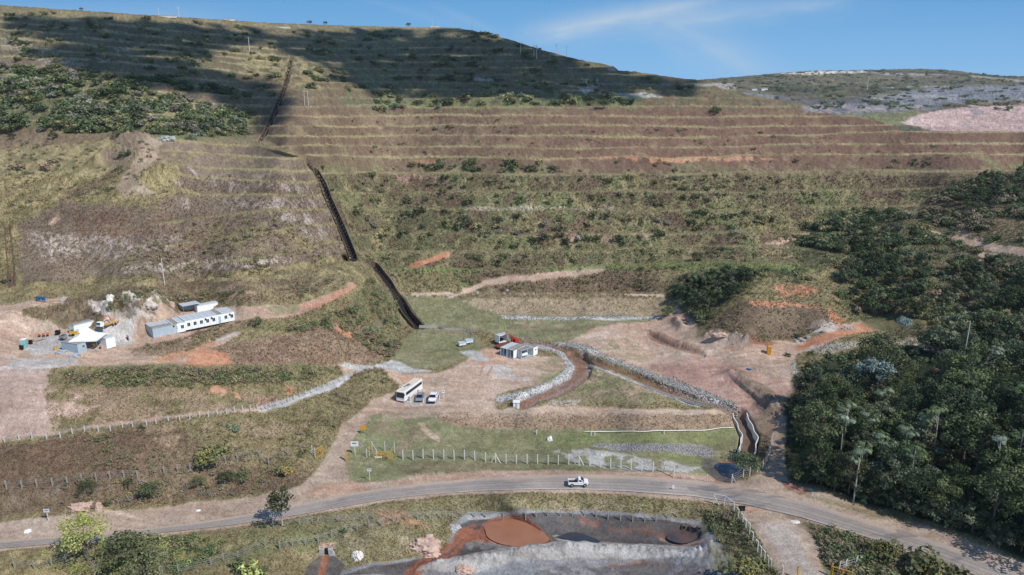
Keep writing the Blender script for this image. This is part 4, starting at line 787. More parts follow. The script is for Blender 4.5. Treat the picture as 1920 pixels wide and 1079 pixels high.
def foliage_mat(name, tint=(1, 1, 1), hue=.02, val=.35):
    m, nt, b = new_mat(name); a = N(nt, 'ShaderNodeVertexColor', layer_name='Col'); oi = N(nt, 'ShaderNodeObjectInfo')
    hs = N(nt, 'ShaderNodeHueSaturation'); nt.links.new(a.outputs['Color'], hs.inputs['Color'])
    def mr(inp, lo, hi):
        r = N(nt, 'ShaderNodeMapRange'); r.inputs['To Min'].default_value = lo; r.inputs['To Max'].default_value = hi; nt.links.new(inp, r.inputs['Value']); return r.outputs['Result']
    nt.links.new(mr(oi.outputs['Random'], .5 - hue, .5 + hue), hs.inputs['Hue'])
    w = N(nt, 'ShaderNodeTexWhiteNoise', noise_dimensions='1D'); nt.links.new(oi.outputs['Random'], w.inputs['W']); nt.links.new(mr(w.outputs['Value'], 1 - val, 1 + val), hs.inputs['Value'])
    tr = N(nt, 'ShaderNodeBsdfTranslucent'); nt.links.new(hs.outputs['Color'], tr.inputs['Color']); nt.links.new(hs.outputs['Color'], b.inputs['Base Color']); b.inputs['Roughness'].default_value = .6; b.inputs['Specular IOR Level'].default_value = .25
    mxs = N(nt, 'ShaderNodeMixShader'); mxs.inputs[0].default_value = .22; nt.links.new(b.outputs[0], mxs.inputs[1]); nt.links.new(tr.outputs[0], mxs.inputs[2])
    out = [n for n in nt.nodes if n.type == 'OUTPUT_MATERIAL'][0]; nt.links.new(mxs.outputs[0], out.inputs['Surface']); return m
def simple(name, c, rough=.6, metal=0, spec=.4, var=.12, vs=1.5):
    m, nt, b = new_mat(name); g = N(nt, 'ShaderNodeTexCoord'); n = N(nt, 'ShaderNodeTexNoise'); n.inputs['Scale'].default_value = vs; n.inputs['Detail'].default_value = 5; nt.links.new(g.outputs['Object'], n.inputs['Vector'])
    r = N(nt, 'ShaderNodeMapRange'); r.inputs['From Min'].default_value = .3; r.inputs['From Max'].default_value = .7; r.inputs['To Min'].default_value = 1 - var; r.inputs['To Max'].default_value = 1 + var * .5; nt.links.new(n.outputs['Fac'], r.inputs['Value'])
    mm = N(nt, 'ShaderNodeMix', data_type='RGBA', blend_type='MULTIPLY'); mm.inputs['Factor'].default_value = 1; mm.inputs['A'].default_value = (*lin(c), 1); nt.links.new(r.outputs['Result'], mm.inputs['B']); nt.links.new(mm.outputs['Result'], b.inputs['Base Color'])
    b.inputs['Roughness'].default_value = rough; b.inputs['Metallic'].default_value = metal; b.inputs['Specular IOR Level'].default_value = spec; return m
MLEAF = foliage_mat('leaves', hue=.025, val=.45); MBARK = simple('bark', (112, 100, 88), .9); MPALE = simple('pale_bark', (176, 170, 158), .85); MGRASS = None

# ------------------------------------------------------------------ leaves, bushes and trees (numpy)
def quads(P, size, nrm, rng, asp=.6):
    n = len(P); r = rng.randn(n, 3); t = np.cross(nrm, r); t /= np.linalg.norm(t, axis=1)[:, None] + 1e-9; b = np.cross(nrm, t)
    s = size[:, None] * .5; V = np.stack([P - t * s, P - b * s * asp, P + t * s, P + b * s * asp], 1).reshape(-1, 3)
    return V, np.arange(4 * n).reshape(n, 4)
def leafcloud(centres, radii, per, leaf, rng, up=.45, flat=.75, shell=.55):
    Ps, Ns, C = [], [], []
    for k, (c, r) in enumerate(zip(centres, radii)):
        d = rng.randn(per, 3); d /= np.linalg.norm(d, axis=1)[:, None]; rad = r * (shell + (1 - shell) * rng.rand(per)) * (.85 + .3 * rng.rand(per))
        p = c + d * rad[:, None] * np.array([1, 1, flat]); n = d + rng.randn(per, 3) * .55 + np.array([0, 0, up]); n /= np.linalg.norm(n, axis=1)[:, None]
        Ps.append(p); Ns.append(n); C.append(np.full(per, k))
    P = np.concatenate(Ps); Nn = np.concatenate(Ns); k = np.concatenate(C); V, F = quads(P, leaf * (.7 + .6 * rng.rand(len(P))), Nn, rng); return V, F, k
def tube(pts, rad, n=6):
    V, F = [], []
    pts = [np.array(p, float) for p in pts]
    for i, p in enumerate(pts):
        d = pts[min(i + 1, len(pts) - 1)] - pts[max(i - 1, 0)]; d /= np.linalg.norm(d) + 1e-9; a = np.cross(d, [0.3, 1, .1] if abs(d[2]) > .6 else [0, 0, 1]); a /= np.linalg.norm(a); b = np.cross(d, a)
        for j in range(n):
            t = 2 * math.pi * j / n; V.append(p + (a * math.cos(t) + b * math.sin(t)) * rad[i])
    for i in range(len(pts) - 1):
        for j in range(n): F.append([i * n + j, i * n + (j + 1) % n, (i + 1) * n + (j + 1) % n, (i + 1) * n + j])
    F.append(list(range(n))[::-1]); F.append([(len(pts) - 1) * n + j for j in range(n)]); return V, F
class MB:
    def __init__(s): s.V, s.F = [], []
    def add(s, V, F):
        b = len(s.V); s.V += [tuple(map(float, q)) for q in V]; s.F += [[i + b for i in f] for f in F]; return s
    def tube(s, pts, rad, n=6):
        if not hasattr(rad, '__len__'): rad = [rad] * len(pts)
        return s.add(*tube(pts, rad, n))
    def box(s, x0, y0, z0, x1, y1, z1):
        V = [(x0, y0, z0), (x1, y0, z0), (x1, y1, z0), (x0, y1, z0), (x0, y0, z1), (x1, y0, z1), (x1, y1, z1), (x0, y1, z1)]
        return s.add(V, [[3, 2, 1, 0], [4, 5, 6, 7], [0, 1, 5, 4], [1, 2, 6, 5], [2, 3, 7, 6], [3, 0, 4, 7]])
    def prism(s, prof, y0, y1, axis='y'):
        """prof: outline in (x, z), extruded along y"""
        n = len(prof); V = [(a, y0, b) for a, b in prof] + [(a, y1, b) for a, b in prof]
        F = [list(range(n)), list(range(n, 2 * n))[::-1]] + [[i, i + n, (i + 1) % n + n, (i + 1) % n] for i in range(n)]
        if axis == 'x': V = [(y, x, z) for x, y, z in V]; F = [f[::-1] for f in F]
        return s.add(V, F)
    def cyl(s, c, r, h, axis='z', n=14):
        c = np.array(c, float); d = dict(x=[1, 0, 0], y=[0, 1, 0], z=[0, 0, 1])[axis]; d = np.array(d, float) * h
        return s.tube([c, c + d], [r, r], n)
    def build(s, name, mat, parent=None, bevel=0, smooth=False):
        o = mk(name, s.V, s.F, mat, parent, smooth=smooth)
        if bevel:
            m = o.modifiers.new('bevel', 'BEVEL'); m.width = bevel; m.segments = 2; m.limit_method = 'ANGLE'
        return o
def leafcols(k, rng, A, B, n, jit=.25):
    A, B = lin(A), lin(B); nk = k.max() + 1; t = rng.rand(nk)[k] * .65 + rng.rand(n) * .35
    return (A * (1 - t[:, None]) + B * t[:, None]) * (1 + jit * (rng.rand(n, 1) - .5) * 2) * 1.15
def broadleaf(seed, A, B, h=8, cr=3.2, ch=4.6, ncl=26, per=74, leaf=.42, trunk_m=None, cat='broadleaf_tree', sparse=1.0, low=.42):
    rng = np.random.RandomState(seed); cs, rs = [], []
    cz0 = h - ch / 2
    for i in range(ncl):
        a = rng.rand() * 2 * math.pi; e = math.asin(rng.rand() * 1.5 - .5 if i % 4 else rng.rand() * .3); k = .55 + .5 * rng.rand()
        cs.append(np.array([math.cos(a) * math.cos(e) * cr * k, math.sin(a) * math.cos(e) * cr * k, cz0 + math.sin(e) * ch * .5 * k * 1.15])); rs.append(cr * (.26 + .2 * rng.rand()))
    cs.append(np.array([rng.randn() * .3, rng.randn() * .3, h - ch * .22])); rs.append(cr * .4)
    V, F, k = leafcloud(cs, rs, int(per * sparse), leaf, rng)
    r = empty(cat); lt = MB(); top = np.array([rng.randn() * .3, rng.randn() * .3, h - ch * .45])
    r0 = .05 * h ** .9 * .5
    lt.tube([(0, 0, -.4), top * [.3, .3, .35], top * [.7, .7, .7], top], [r0 * 1.2, r0 * .9, r0 * .7, r0 * .3])
    for i in range(0, min(ncl, 14)):
        s = rng.uniform(low, .85); p0 = top * [s, s, s]; c = cs[i]; q = (p0 + c) / 2 + np.array([0, 0, -.25]); lt.tube([p0, q, c], [r0 * .45, r0 * .3, r0 * .1], 5)
    lt.build('trunk', trunk_m or MBARK, r); mk('crown', V, F, MLEAF, r, leafcols(k, rng, A, B, len(F))); return reg(r)
def umbrella_tree(seed, A=(112, 128, 92), B=(150, 164, 128), h=9):
    rng = np.random.RandomState(seed); r = empty('umbrella_tree'); t = MB(); bend = rng.randn(2) * .35
    heads = [(np.array([bend[0], bend[1], h]), 1.0)]
    t.tube([(0, 0, -.4), (bend[0] * .2, bend[1] * .2, h * .5), heads[0][0]], [.13, .10, .07], 7)
    for i in range(rng.randint(2, 5)):
        a = rng.rand() * 6.28; q = np.array([math.cos(a) * 1.1, math.sin(a) * 1.1, h - .5 - rng.rand() * .9]); b0 = np.array([bend[0] * .8, bend[1] * .8, h - 1.9 - rng.rand()])
        t.tube([b0, (b0 + q) / 2 + np.array([math.cos(a) * .25, math.sin(a) * .25, -.15]), q], [.06, .05, .04], 5); heads.append((q, .75))
    t.build('trunk', MPALE, r)
    V, F, C = [], [], []
    for hc, sc in heads:
        for j in range(11):
            a = j * 2.4 + rng.rand(); reach = (.55 + .75 * rng.rand()) * sc; dr = .15 + .45 * reach
            c = hc + np.array([math.cos(a) * reach, math.sin(a) * reach, .25 - dr * rng.rand()]); nrm = np.array([math.cos(a) * .6, math.sin(a) * .6, .8]); nrm /= np.linalg.norm(nrm)
            e1 = np.cross(nrm, [0, 0, 1]); e1 /= np.linalg.norm(e1); e2 = np.cross(nrm, e1); tone = lin(A) + (lin(B) - lin(A)) * rng.rand(); R = (.42 + .12 * rng.rand()) * sc
            for q in range(8):      # fingered leaf: eight lobes drooping from the stalk
                th = q * math.pi / 4 + rng.rand() * .2; d = e1 * math.cos(th) + e2 * math.sin(th); s = e1 * -math.sin(th) + e2 * math.cos(th); b = len(V)
                V += [c, c + d * R * .6 + s * R * .16, c + d * R - nrm * R * .35, c + d * R * .6 - s * R * .16]; F.append([b, b + 1, b + 2, b + 3]); C.append(tone * (.85 + .3 * rng.rand()))
    mk('crown', V, F, MLEAF, r, C); return reg(r)
def palm(seed, h=7):
    rng = np.random.RandomState(seed); r = empty('palm_tree'); t = MB(); t.tube([(0, 0, -.4), (.1, 0, h * .5), (.15, .1, h)], [.17, .13, .11], 8); t.build('trunk', MPALE, r); V, F, C = [], [], []
    for j in range(17):
        a = j * 2.4; L = 2.6 + rng.rand() * .8; up = .9 - (j / 17.) * 1.1; prev = None
        for i in range(12):
            s = (i + .5) / 12; p = np.array([math.cos(a) * L * s * .9, math.sin(a) * L * s * .9, h + up * L * s - 1.5 * L * .55 * s * s]); sd = np.array([-math.sin(a), math.cos(a), 0])
            for sg in (-1, 1):
                tip = p + sd * sg * .62 * math.sin(math.pi * min(s + .12, 1)) + np.array([math.cos(a) * .25, math.sin(a) * .25, -.28]); b = len(V)
                V += [p - [math.cos(a) * .12, math.sin(a) * .12, 0], p + [math.cos(a) * .12, math.sin(a) * .12, 0], tip]; F.append([b, b + 1, b + 2]); C.append(lin((74, 96, 54)) * (.7 + .6 * rng.rand()))
    mk('crown', V, F, MLEAF, r, C); return reg(r)
def bare_tree(seed, h=9, mat=None, name='bare_tree', spread=.5, levels=4):
    rng = np.random.RandomState(seed); r = empty(name); t = MB(); w = MB()
    def br(p, d, L, rad, lv, m):
        d = d / np.linalg.norm(d); q = p + d * L; mid = (p + q) / 2 + rng.randn(3) * L * .06; m.tube([p, mid, q], [rad, rad * .8, rad * .6], 5)
        if lv <= 0: return
        for i in range(3 if lv > 1 else 4):
            nd = d + rng.randn(3) * spread; nd[2] = abs(nd[2]) * .8 + .15; br(q if i else mid, nd, L * (.62 + .2 * rng.rand()), rad * .55, lv - 1, w)
    br(np.array([0, 0, -.3]), np.array([rng.randn() * .08, rng.randn() * .08, 1.]), h * .42, .03 * h ** .8, levels, t)
    t.build('trunk', mat or MPALE, r); w.build('crown', mat or MPALE, r); return reg(r)
def bush_data(seed, A, B, ncl=7, per=30, leaf=.34):
    rng = np.random.RandomState(seed); cs = [np.array([rng.randn() * .45, rng.randn() * .45, .35 + rng.rand() * .5]) for _ in range(ncl)]
    V, F, k = leafcloud(cs, [.38 + .18 * rng.rand() for _ in cs], per, leaf, rng, flat=.8); return V, F, leafcols(k, rng, A, B, len(F))
GREENS = [((50, 66, 40), (104, 122, 68)), ((60, 72, 46), (118, 128, 78)), ((40, 56, 38), (84, 106, 66)), ((66, 76, 56), (124, 134, 98))]
BUSHCOL = dict(green=((74, 90, 54), (128, 140, 86)), dark=((62, 76, 50), (106, 118, 76)), grey=((120, 116, 102), (160, 154, 138)), olive=((118, 114, 74), (166, 156, 106)), teal=((84, 100, 78), (126, 140, 108)), brown=((120, 102, 80), (160, 138, 110)), lime=((126, 138, 66), (176, 182, 96)))
# scatter: rejection sampling inside a photo polygon, placed on the terrain
def scatter(poly, n, rng, mind=0.0, tries=40):
    a = np.array(poly, float); out = []; W = []
    for _ in range(n * tries):
        if len(out) >= n: break
        q = rng.uniform(a.min(0), a.max(0))
        if inpoly(np.array([q[0]]), np.array([q[1]]), poly)[0] < 0: continue
        if vegat(q[0], q[1]) < .2: continue
        p = surfs([q[0]], [q[1]])[0]
        if mind and W and np.min(np.hypot(np.array(W)[:, 0] - p[0], np.array(W)[:, 1] - p[1])) < mind: continue
        W.append(p); out.append((q[0], q[1], p))
    return out
def place(proto, p, rz, sc, label, cat, group=None, first={}):
    if proto.name not in first: first[proto.name] = 1; o = proto
    else: o = copy_tree(proto)
    o.location = tuple(p); o.rotation_euler = (0, 0, rz); o.scale = sc if hasattr(sc, '__len__') else (sc, sc, sc * (.92 + .16 * random.random()))
    for k in ('group',):
        if k in o: del o[k]
    tag(o, label, cat, group); return o
# ------------------------------------------------------------------ vegetation
BT = [broadleaf(100 + i, *GREENS[i % 4], h=8 + (i % 3), cr=2.9 + .35 * (i % 3), ch=5.8 + .8 * (i % 2), ncl=30) for i in range(6)]
SMT = [broadleaf(140 + i, *GREENS[(i + 1) % 4], h=4.6, cr=2.1, ch=3.6, ncl=18, per=56, leaf=.42, low=.25, cat='small_tree') for i in range(4)]
UM = [umbrella_tree(200 + i, *[((112, 128, 92), (150, 164, 128)), ((84, 106, 62), (122, 142, 84)), ((120, 134, 112), (158, 168, 146))][i % 3], h=9 + i % 3) for i in range(5)]
PM = [palm(230, 7.5), palm(231, 6)]
BR = [bare_tree(240, 9), bare_tree(241, 7, spread=.6)]
SV = broadleaf(250, (76, 96, 92), (126, 144, 140), h=8, cr=3.0, ch=3.6, ncl=20, per=60, leaf=.5, cat='silver_leaved_tree')
rng = np.random.RandomState(5)
# the dense wood right of the works
WOOD = [(1500, 900), (1560, 922), (1700, 960), (1830, 1005), (1960, 1055), (2080, 1090), (2100, 700), (1900, 700), (1700, 722), (1580, 732), (1515, 770), (1490, 820)]
for i, (a, b, p) in enumerate(scatter(WOOD, 100, rng, 4.2)):
    k = BT[rng.randint(6)]; place(k, p, rng.rand() * 6.28, rng.choice([.8, .95, 1.15, 1.4]) * rng.uniform(.9, 1.1), 'dark green broadleaf tree packed among others in the dense wood right of the road', 'tree', 'broadleaf trees of the wood beside the road')
for i, (a, b, p) in enumerate(scatter([(1490, 880), (1560, 908), (1700, 948), (1830, 992), (1960, 1040), (1960, 1062), (1830, 1014), (1700, 966), (1560, 926), (1488, 902)], 34, rng, 1.8)):
    place(SMT[rng.randint(4)], p, rng.rand() * 6.28, rng.uniform(.7, 1.15), 'low dark bushy tree along the foot of the wood beside the road', 'tree', 'low trees along the foot of the wood')
cec = [(1536, 868), (1607, 905), (1572, 872), (1690, 880), (1725, 862), (1650, 890), (1810, 790), (1727, 860), (1830, 880), (1900, 900), (1650, 790), (1745, 870), (1860, 920), (1620, 850), (1900, 820), (1580, 830), (1770, 800), (1850, 730), (1600, 930), (1700, 930)]
for i, (a, b) in enumerate(cec):
    place(UM[i % 5], surf(a, b + 10), rng.rand() * 6, rng.uniform(1.12, 1.35), 'slender pale-trunked tree with umbrella of fingered leaves standing in the dark wood', 'tree', 'umbrella-leaved trees in the wood')
place(PM[0], surf(1540, 800), 0, 1.25, 'tall palm with arching fronds near the left edge of the wood', 'palm tree')
place(PM[1], surf(1612, 815), 1, 1.1, 'shorter feathery palm with pale trunk deeper in the wood', 'palm tree')
place(BR[0], surf(1803, 745), 0, 1.25, 'tall leafless grey tree rising out of the dark wood', 'tree')
place(BR[1], surf(1660, 745), 2, .9, 'smaller leafless grey tree with curved branches in the wood', 'tree')
place(SV, surf(1632, 752), 0, 1.35, 'silvery blue leaved tree at the upper edge of the wood beside the gravel track', 'tree')
place(SV, surf(1690, 632), 2, .8, 'silvery leaved flat-topped tree above the orange haul track', 'tree')
# wooded slopes
for poly, n, lab, grp, s0, s1 in [
    ([(1262, 560), (1290, 530), (1330, 520), (1400, 518), (1425, 530), (1385, 562), (1330, 590), (1310, 618), (1285, 595)], 42, 'small dark green tree on the slope left of the cut brown spoil mound', 'small trees on the slope left of the spoil mound', .7, 1.15),
    ([(1530, 470), (1540, 425), (1580, 400), (1640, 395), (1700, 410), (1720, 440), (1700, 470), (1600, 480)], 52, 'dark bushy tree on the rounded knoll in front of the grassy terraces', 'trees on the knoll before the terraces', .55, .95),
    ([(1570, 525), (1600, 490), (1690, 470), (1730, 490), (1740, 580), (1720, 595), (1640, 600), (1610, 590), (1595, 560)], 60, 'green tree on the thickly wooded slope above the orange haul track', 'trees on the slope above the haul track', .7, 1.15),
    ([(1775, 395), (1800, 360), (1840, 340), (1880, 326), (1945, 322), (1945, 405), (1860, 400)], 40, 'dark tree on the hilltop at the far right edge', 'trees on the hilltop at the right edge', .7, 1.1),
    ([(1760, 560), (1780, 500), (1860, 500), (2000, 490), (2000, 600), (1860, 620)], 48, 'tree on the wooded slope below the pink dirt track', 'trees on the slope below the pink track', .7, 1.15),
    ([(1720, 660), (1800, 625), (2000, 600), (2050, 690), (1900, 700)], 26, 'tall dark tree at the upper edge of the wood on the right', 'trees along the upper edge of the wood', 1.1, 1.7)]:
    for a, b, p in scatter(poly, n, rng, 2.0):
        place(SMT[rng.randint(4)], p, rng.rand() * 6.28, rng.uniform(s0, s1), lab, 'tree', grp)
# single trees that stand out
rt = broadleaf(300, (58, 72, 40), (104, 116, 64), h=8, cr=2.5, ch=5.4, ncl=17, per=60, leaf=.42, trunk_m=MPALE, low=.2)
place(rt, surf(530, 990), 0, 1.0, 'green tree with two pale trunks beside the road bend, casting its shadow on the asphalt', 'tree')
yt = broadleaf(301, (172, 176, 70), (210, 210, 104), h=9, cr=4.0, ch=6.2, ncl=26, per=62, leaf=.42, low=.3)
place(yt, surf(165, 1052), 0, .92, 'sparse yellow-green tree hanging over the road at lower left', 'tree')
bl = broadleaf(302, (70, 82, 52), (116, 124, 78), h=5, cr=3, ch=4.2, ncl=20, per=60, leaf=.4, low=.2)
for (a, b, s, lab) in [(285, 930, .75, 'dark round-crowned tree on the brown bank above the road'), (165, 930, .6, 'small leaning tree on the brown bank just left of the pale rock'), (480, 612, .62, 'small tree beside the track fork right of the white cabins'), (1400, 890, 1.0, 'broad tree beside the outfall pool and the end of the stone channel'),
                        (370, 915, .5, 'low spreading tree on the bank nearest the road, left of the yellow bush'), (455, 905, .55, 'thin grey-green tree on the bank left of the access road'), (425, 905, .6, 'darker thin tree on the bank between two others'), (1307, 490, .78, 'lone dark tree standing on the green terrace'),
                        (1341, 216, 1.25, 'lone dark round tree on an upper terrace in the distance'), (1131, 205, 1.2, 'big dark double bush-like tree at the edge of the cloud shadow'), (1058, 190, 1.1, 'dark tree left of the grey stream of spoil on the upper hill'), (1080, 193, .9, 'second dark tree just below the grey stream of spoil'),
                        (765, 50.5, .8, 'lone tree on the bare hill crest against the sky'), (580, 44.5, .75, 'wide small tree on the crest line at upper left'), (610, 46.5, .6, 'low tree on the crest just right of the wide one'), (153, 21, .5, 'tiny tree on the crest at the far upper left'), (1250, 595, .75, 'dense green tree beside the gravel drain and haul road'),
                        (100, 262, .7, 'round green bush-tree on the left terrace, below the scrub wood'), (23, 262, .6, 'dark round tree on the left terrace nearest the photo edge'), (220, 268, .6, 'round teal-green tree on the terrace left of the dirt mound'), (230, 1070, 1.3, 'big grey-green tree beside the fence at lower left'), (275, 1095, 1.2, 'yellow-green tree touching the bottom edge left of the bare tree')]:
    place(bl, surf(a, b), rng.rand() * 6, s, lab, 'tree')
bt2 = bare_tree(310, 4.5, spread=.45, levels=3); place(bt2, surf(300, 1078), 0, 1.0, 'small white leafless tree near the bottom edge at left', 'tree')
place(bt2, surf(178, 1085), 1, .8, 'white bare stems poking up at the bottom edge beside the grey-green tree', 'tree'); place(bt2, surf(712, 625), 2, .9, 'small grey leafless tree on the grassy bank left of the stepped channel', 'tree')
# bushes
BV = {k: [bush_data(400 + i * 7 + j, *BUSHCOL[k]) for j in range(2)] for i, k in enumerate(BUSHCOL)}
BO = {}
def shrub(kind, j, p, sc, label, group=None, name='shrub'):
    key = (kind, j)
    if key not in BO: BO[key] = mk(name, BV[kind][j][0], BV[kind][j][1], MLEAF, None, BV[kind][j][2]); o = BO[key]
    else: o = BO[key].copy(); COL.objects.link(o)
    o.location = (p[0], p[1], p[2] - .1 * sc); o.rotation_euler = (0, 0, random.random() * 6.28); o.scale = (sc, sc, sc * random.uniform(.75, 1.05)); tag(o, label, 'shrub', group); return o
SG = [([(-10, 132), (120, 128), (150, 150), (262, 168), (290, 205), (420, 212), (470, 240), (380, 262), (200, 255), (0, 243)], 150, (2.4, 4.4), ['green', 'green', 'dark', 'grey', 'teal'], 'bush in the scrub wood covering the upper left hillside', 'bushes of the scrub wood at upper left'),
      ([(770, 303), (1030, 303), (1040, 322), (900, 325), (770, 318)], 26, (2.0, 3.0), ['green', 'dark', 'olive'], 'green bush in the long thicket along an upper middle terrace', 'bushes of the long terrace thicket'),
      ([(690, 178), (1180, 182), (1180, 200), (900, 202), (700, 212)], 46, (2.4, 4.2), ['green', 'dark', 'teal', 'olive'], 'bush in the green strip just below the cloud shadow', 'bushes of the green strip under the cloud shadow'),
      ([(650, 395), (900, 400), (1500, 400), (1540, 450), (1300, 455), (900, 455), (680, 450)], 64, (1.6, 2.8), ['green', 'dark', 'olive', 'grey'], 'bush on the overgrown lower terraces in the middle of the hill', 'bushes of the overgrown lower terraces'),
      ([(640, 330), (1200, 335), (1450, 360), (1450, 390), (700, 385)], 44, (1.4, 2.6), ['green', 'olive', 'dark'], 'bush on the grassy terraces halfway up the hill', 'bushes of the terraces halfway up')]
for poly, n, (s0, s1), kinds, lab, grp in SG:
    for a, b, p in scatter(poly, n, rng, .8): shrub(kinds[rng.randint(len(kinds))], rng.randint(2), p, rng.uniform(s0, s1), lab, grp)
for (k, a, b, s, lab) in [('teal', 441, 805, 1.7, 'pale bluish-green bush alone on the lower left bank'), ('dark', 192, 825, 1.1, 'small dark bush under the fence line at left'), ('dark', 265, 842 - 35, .9, 'little dark bush beside the fence on the bank'), ('dark', 722, 648, 2.0, 'dark round bush at the foot of the bank beside the lawn'), ('teal', 690, 628, 1.8, 'blue-green bush on the bank above the dark round bush'),
                          ('dark', 608, 606, 1.6, 'dark bush on the bank below the orange track'), ('dark', 205, 945, 1.1, 'small dark bush right of the pale rock beside the road'), ('green', 238, 905, .9, 'little bush between two trees on the brown bank'), ('dark', 720, 605, 1.4, 'small deep green bush beside the leafless tree'),
                          ('brown', 35, 320, 3.2, 'long dark brown thicket clump at the left edge'), ('brown', 85, 318, 2.8, 'brown thicket clump right of the edge one'), ('brown', 100, 308, 2.4, 'upper brown thicket clump on the left terrace'), ('dark', 237, 303, 2.2, 'bush on the side of the grassed mound at left'),
                          ('green', 570, 850, 1.0, 'small green bush beside the access road gate'), ('dark', 1500, 632, 1.6, 'dark bush among rocks at the foot of the spoil mound'), ('green', 1480, 670, 1.0, 'bush between the orange and the grey haul tracks'), ('dark', 1520, 665, 1.2, 'bush beside the grey haul track'), ('green', 440, 1070, 1.8, 'yellow-green bush at the bottom edge'),
                          ('dark', 620, 350 + 10, 1.4, 'dark bush beside the stepped channel halfway up'), ('green', 650, 935 + 65, .8, 'low bush by the lower fence'), ('lime', 470, 1085, 2.2, 'bright yellow-green bush at the bottom left of the dark flat'), ('olive', 160, 975, 1.0, 'low bush between the roadside sign and the yellow tree'),
                          ('dark', 10, 360 + 170, 1.4, 'dark bush at the left edge under the narrow stairway')]:
    shrub(k, 0, surf(a, b), s, lab)
def flowering(p, s, label, seed):
    rg = np.random.RandomState(seed); V, F, C = bush_data(seed, (96, 98, 58), (140, 138, 84), 9, 60, .24); n = 70; d = rg.randn(n, 3); d[:, 2] = abs(d[:, 2]); d /= np.linalg.norm(d, axis=1)[:, None]
    V2, F2 = quads(d * [.9, .9, .8] * (.7 + .3 * rg.rand(n, 1)) + [0, 0, .45], .22 / s + .10 * rg.rand(n) / s, d, rg, 1.0); C2 = np.tile(lin((214, 170, 40)), (n, 1)) * (.8 + .3 * rg.rand(n, 1))
    r = mk('flowering_bush', np.concatenate([V, V2]), np.concatenate([F, F2 + len(V)]), MLEAF, None, np.concatenate([C, C2])); r.location = p; r.scale = (s, s, s * .9); tag(r, label, 'bush')
flowering(surf(388, 868), 3.4, 'large bush full of yellow flowers on the lower left bank', 501); flowering(surf(538, 892), 2.2, 'yellow-flowered bush beside the access road entrance', 502)
flowering(surf(1395, 1085), 3.2, 'yellow-flowered bush inside the white fence at the bottom edge', 503); flowering(surf(1740, 1095), 5.0, 'wide yellow-flowered bush between the lower track and the road at right', 504); flowering(surf(1660, 1050), 3.0, 'brownish flowered bush on the verge right of the lower track', 505)
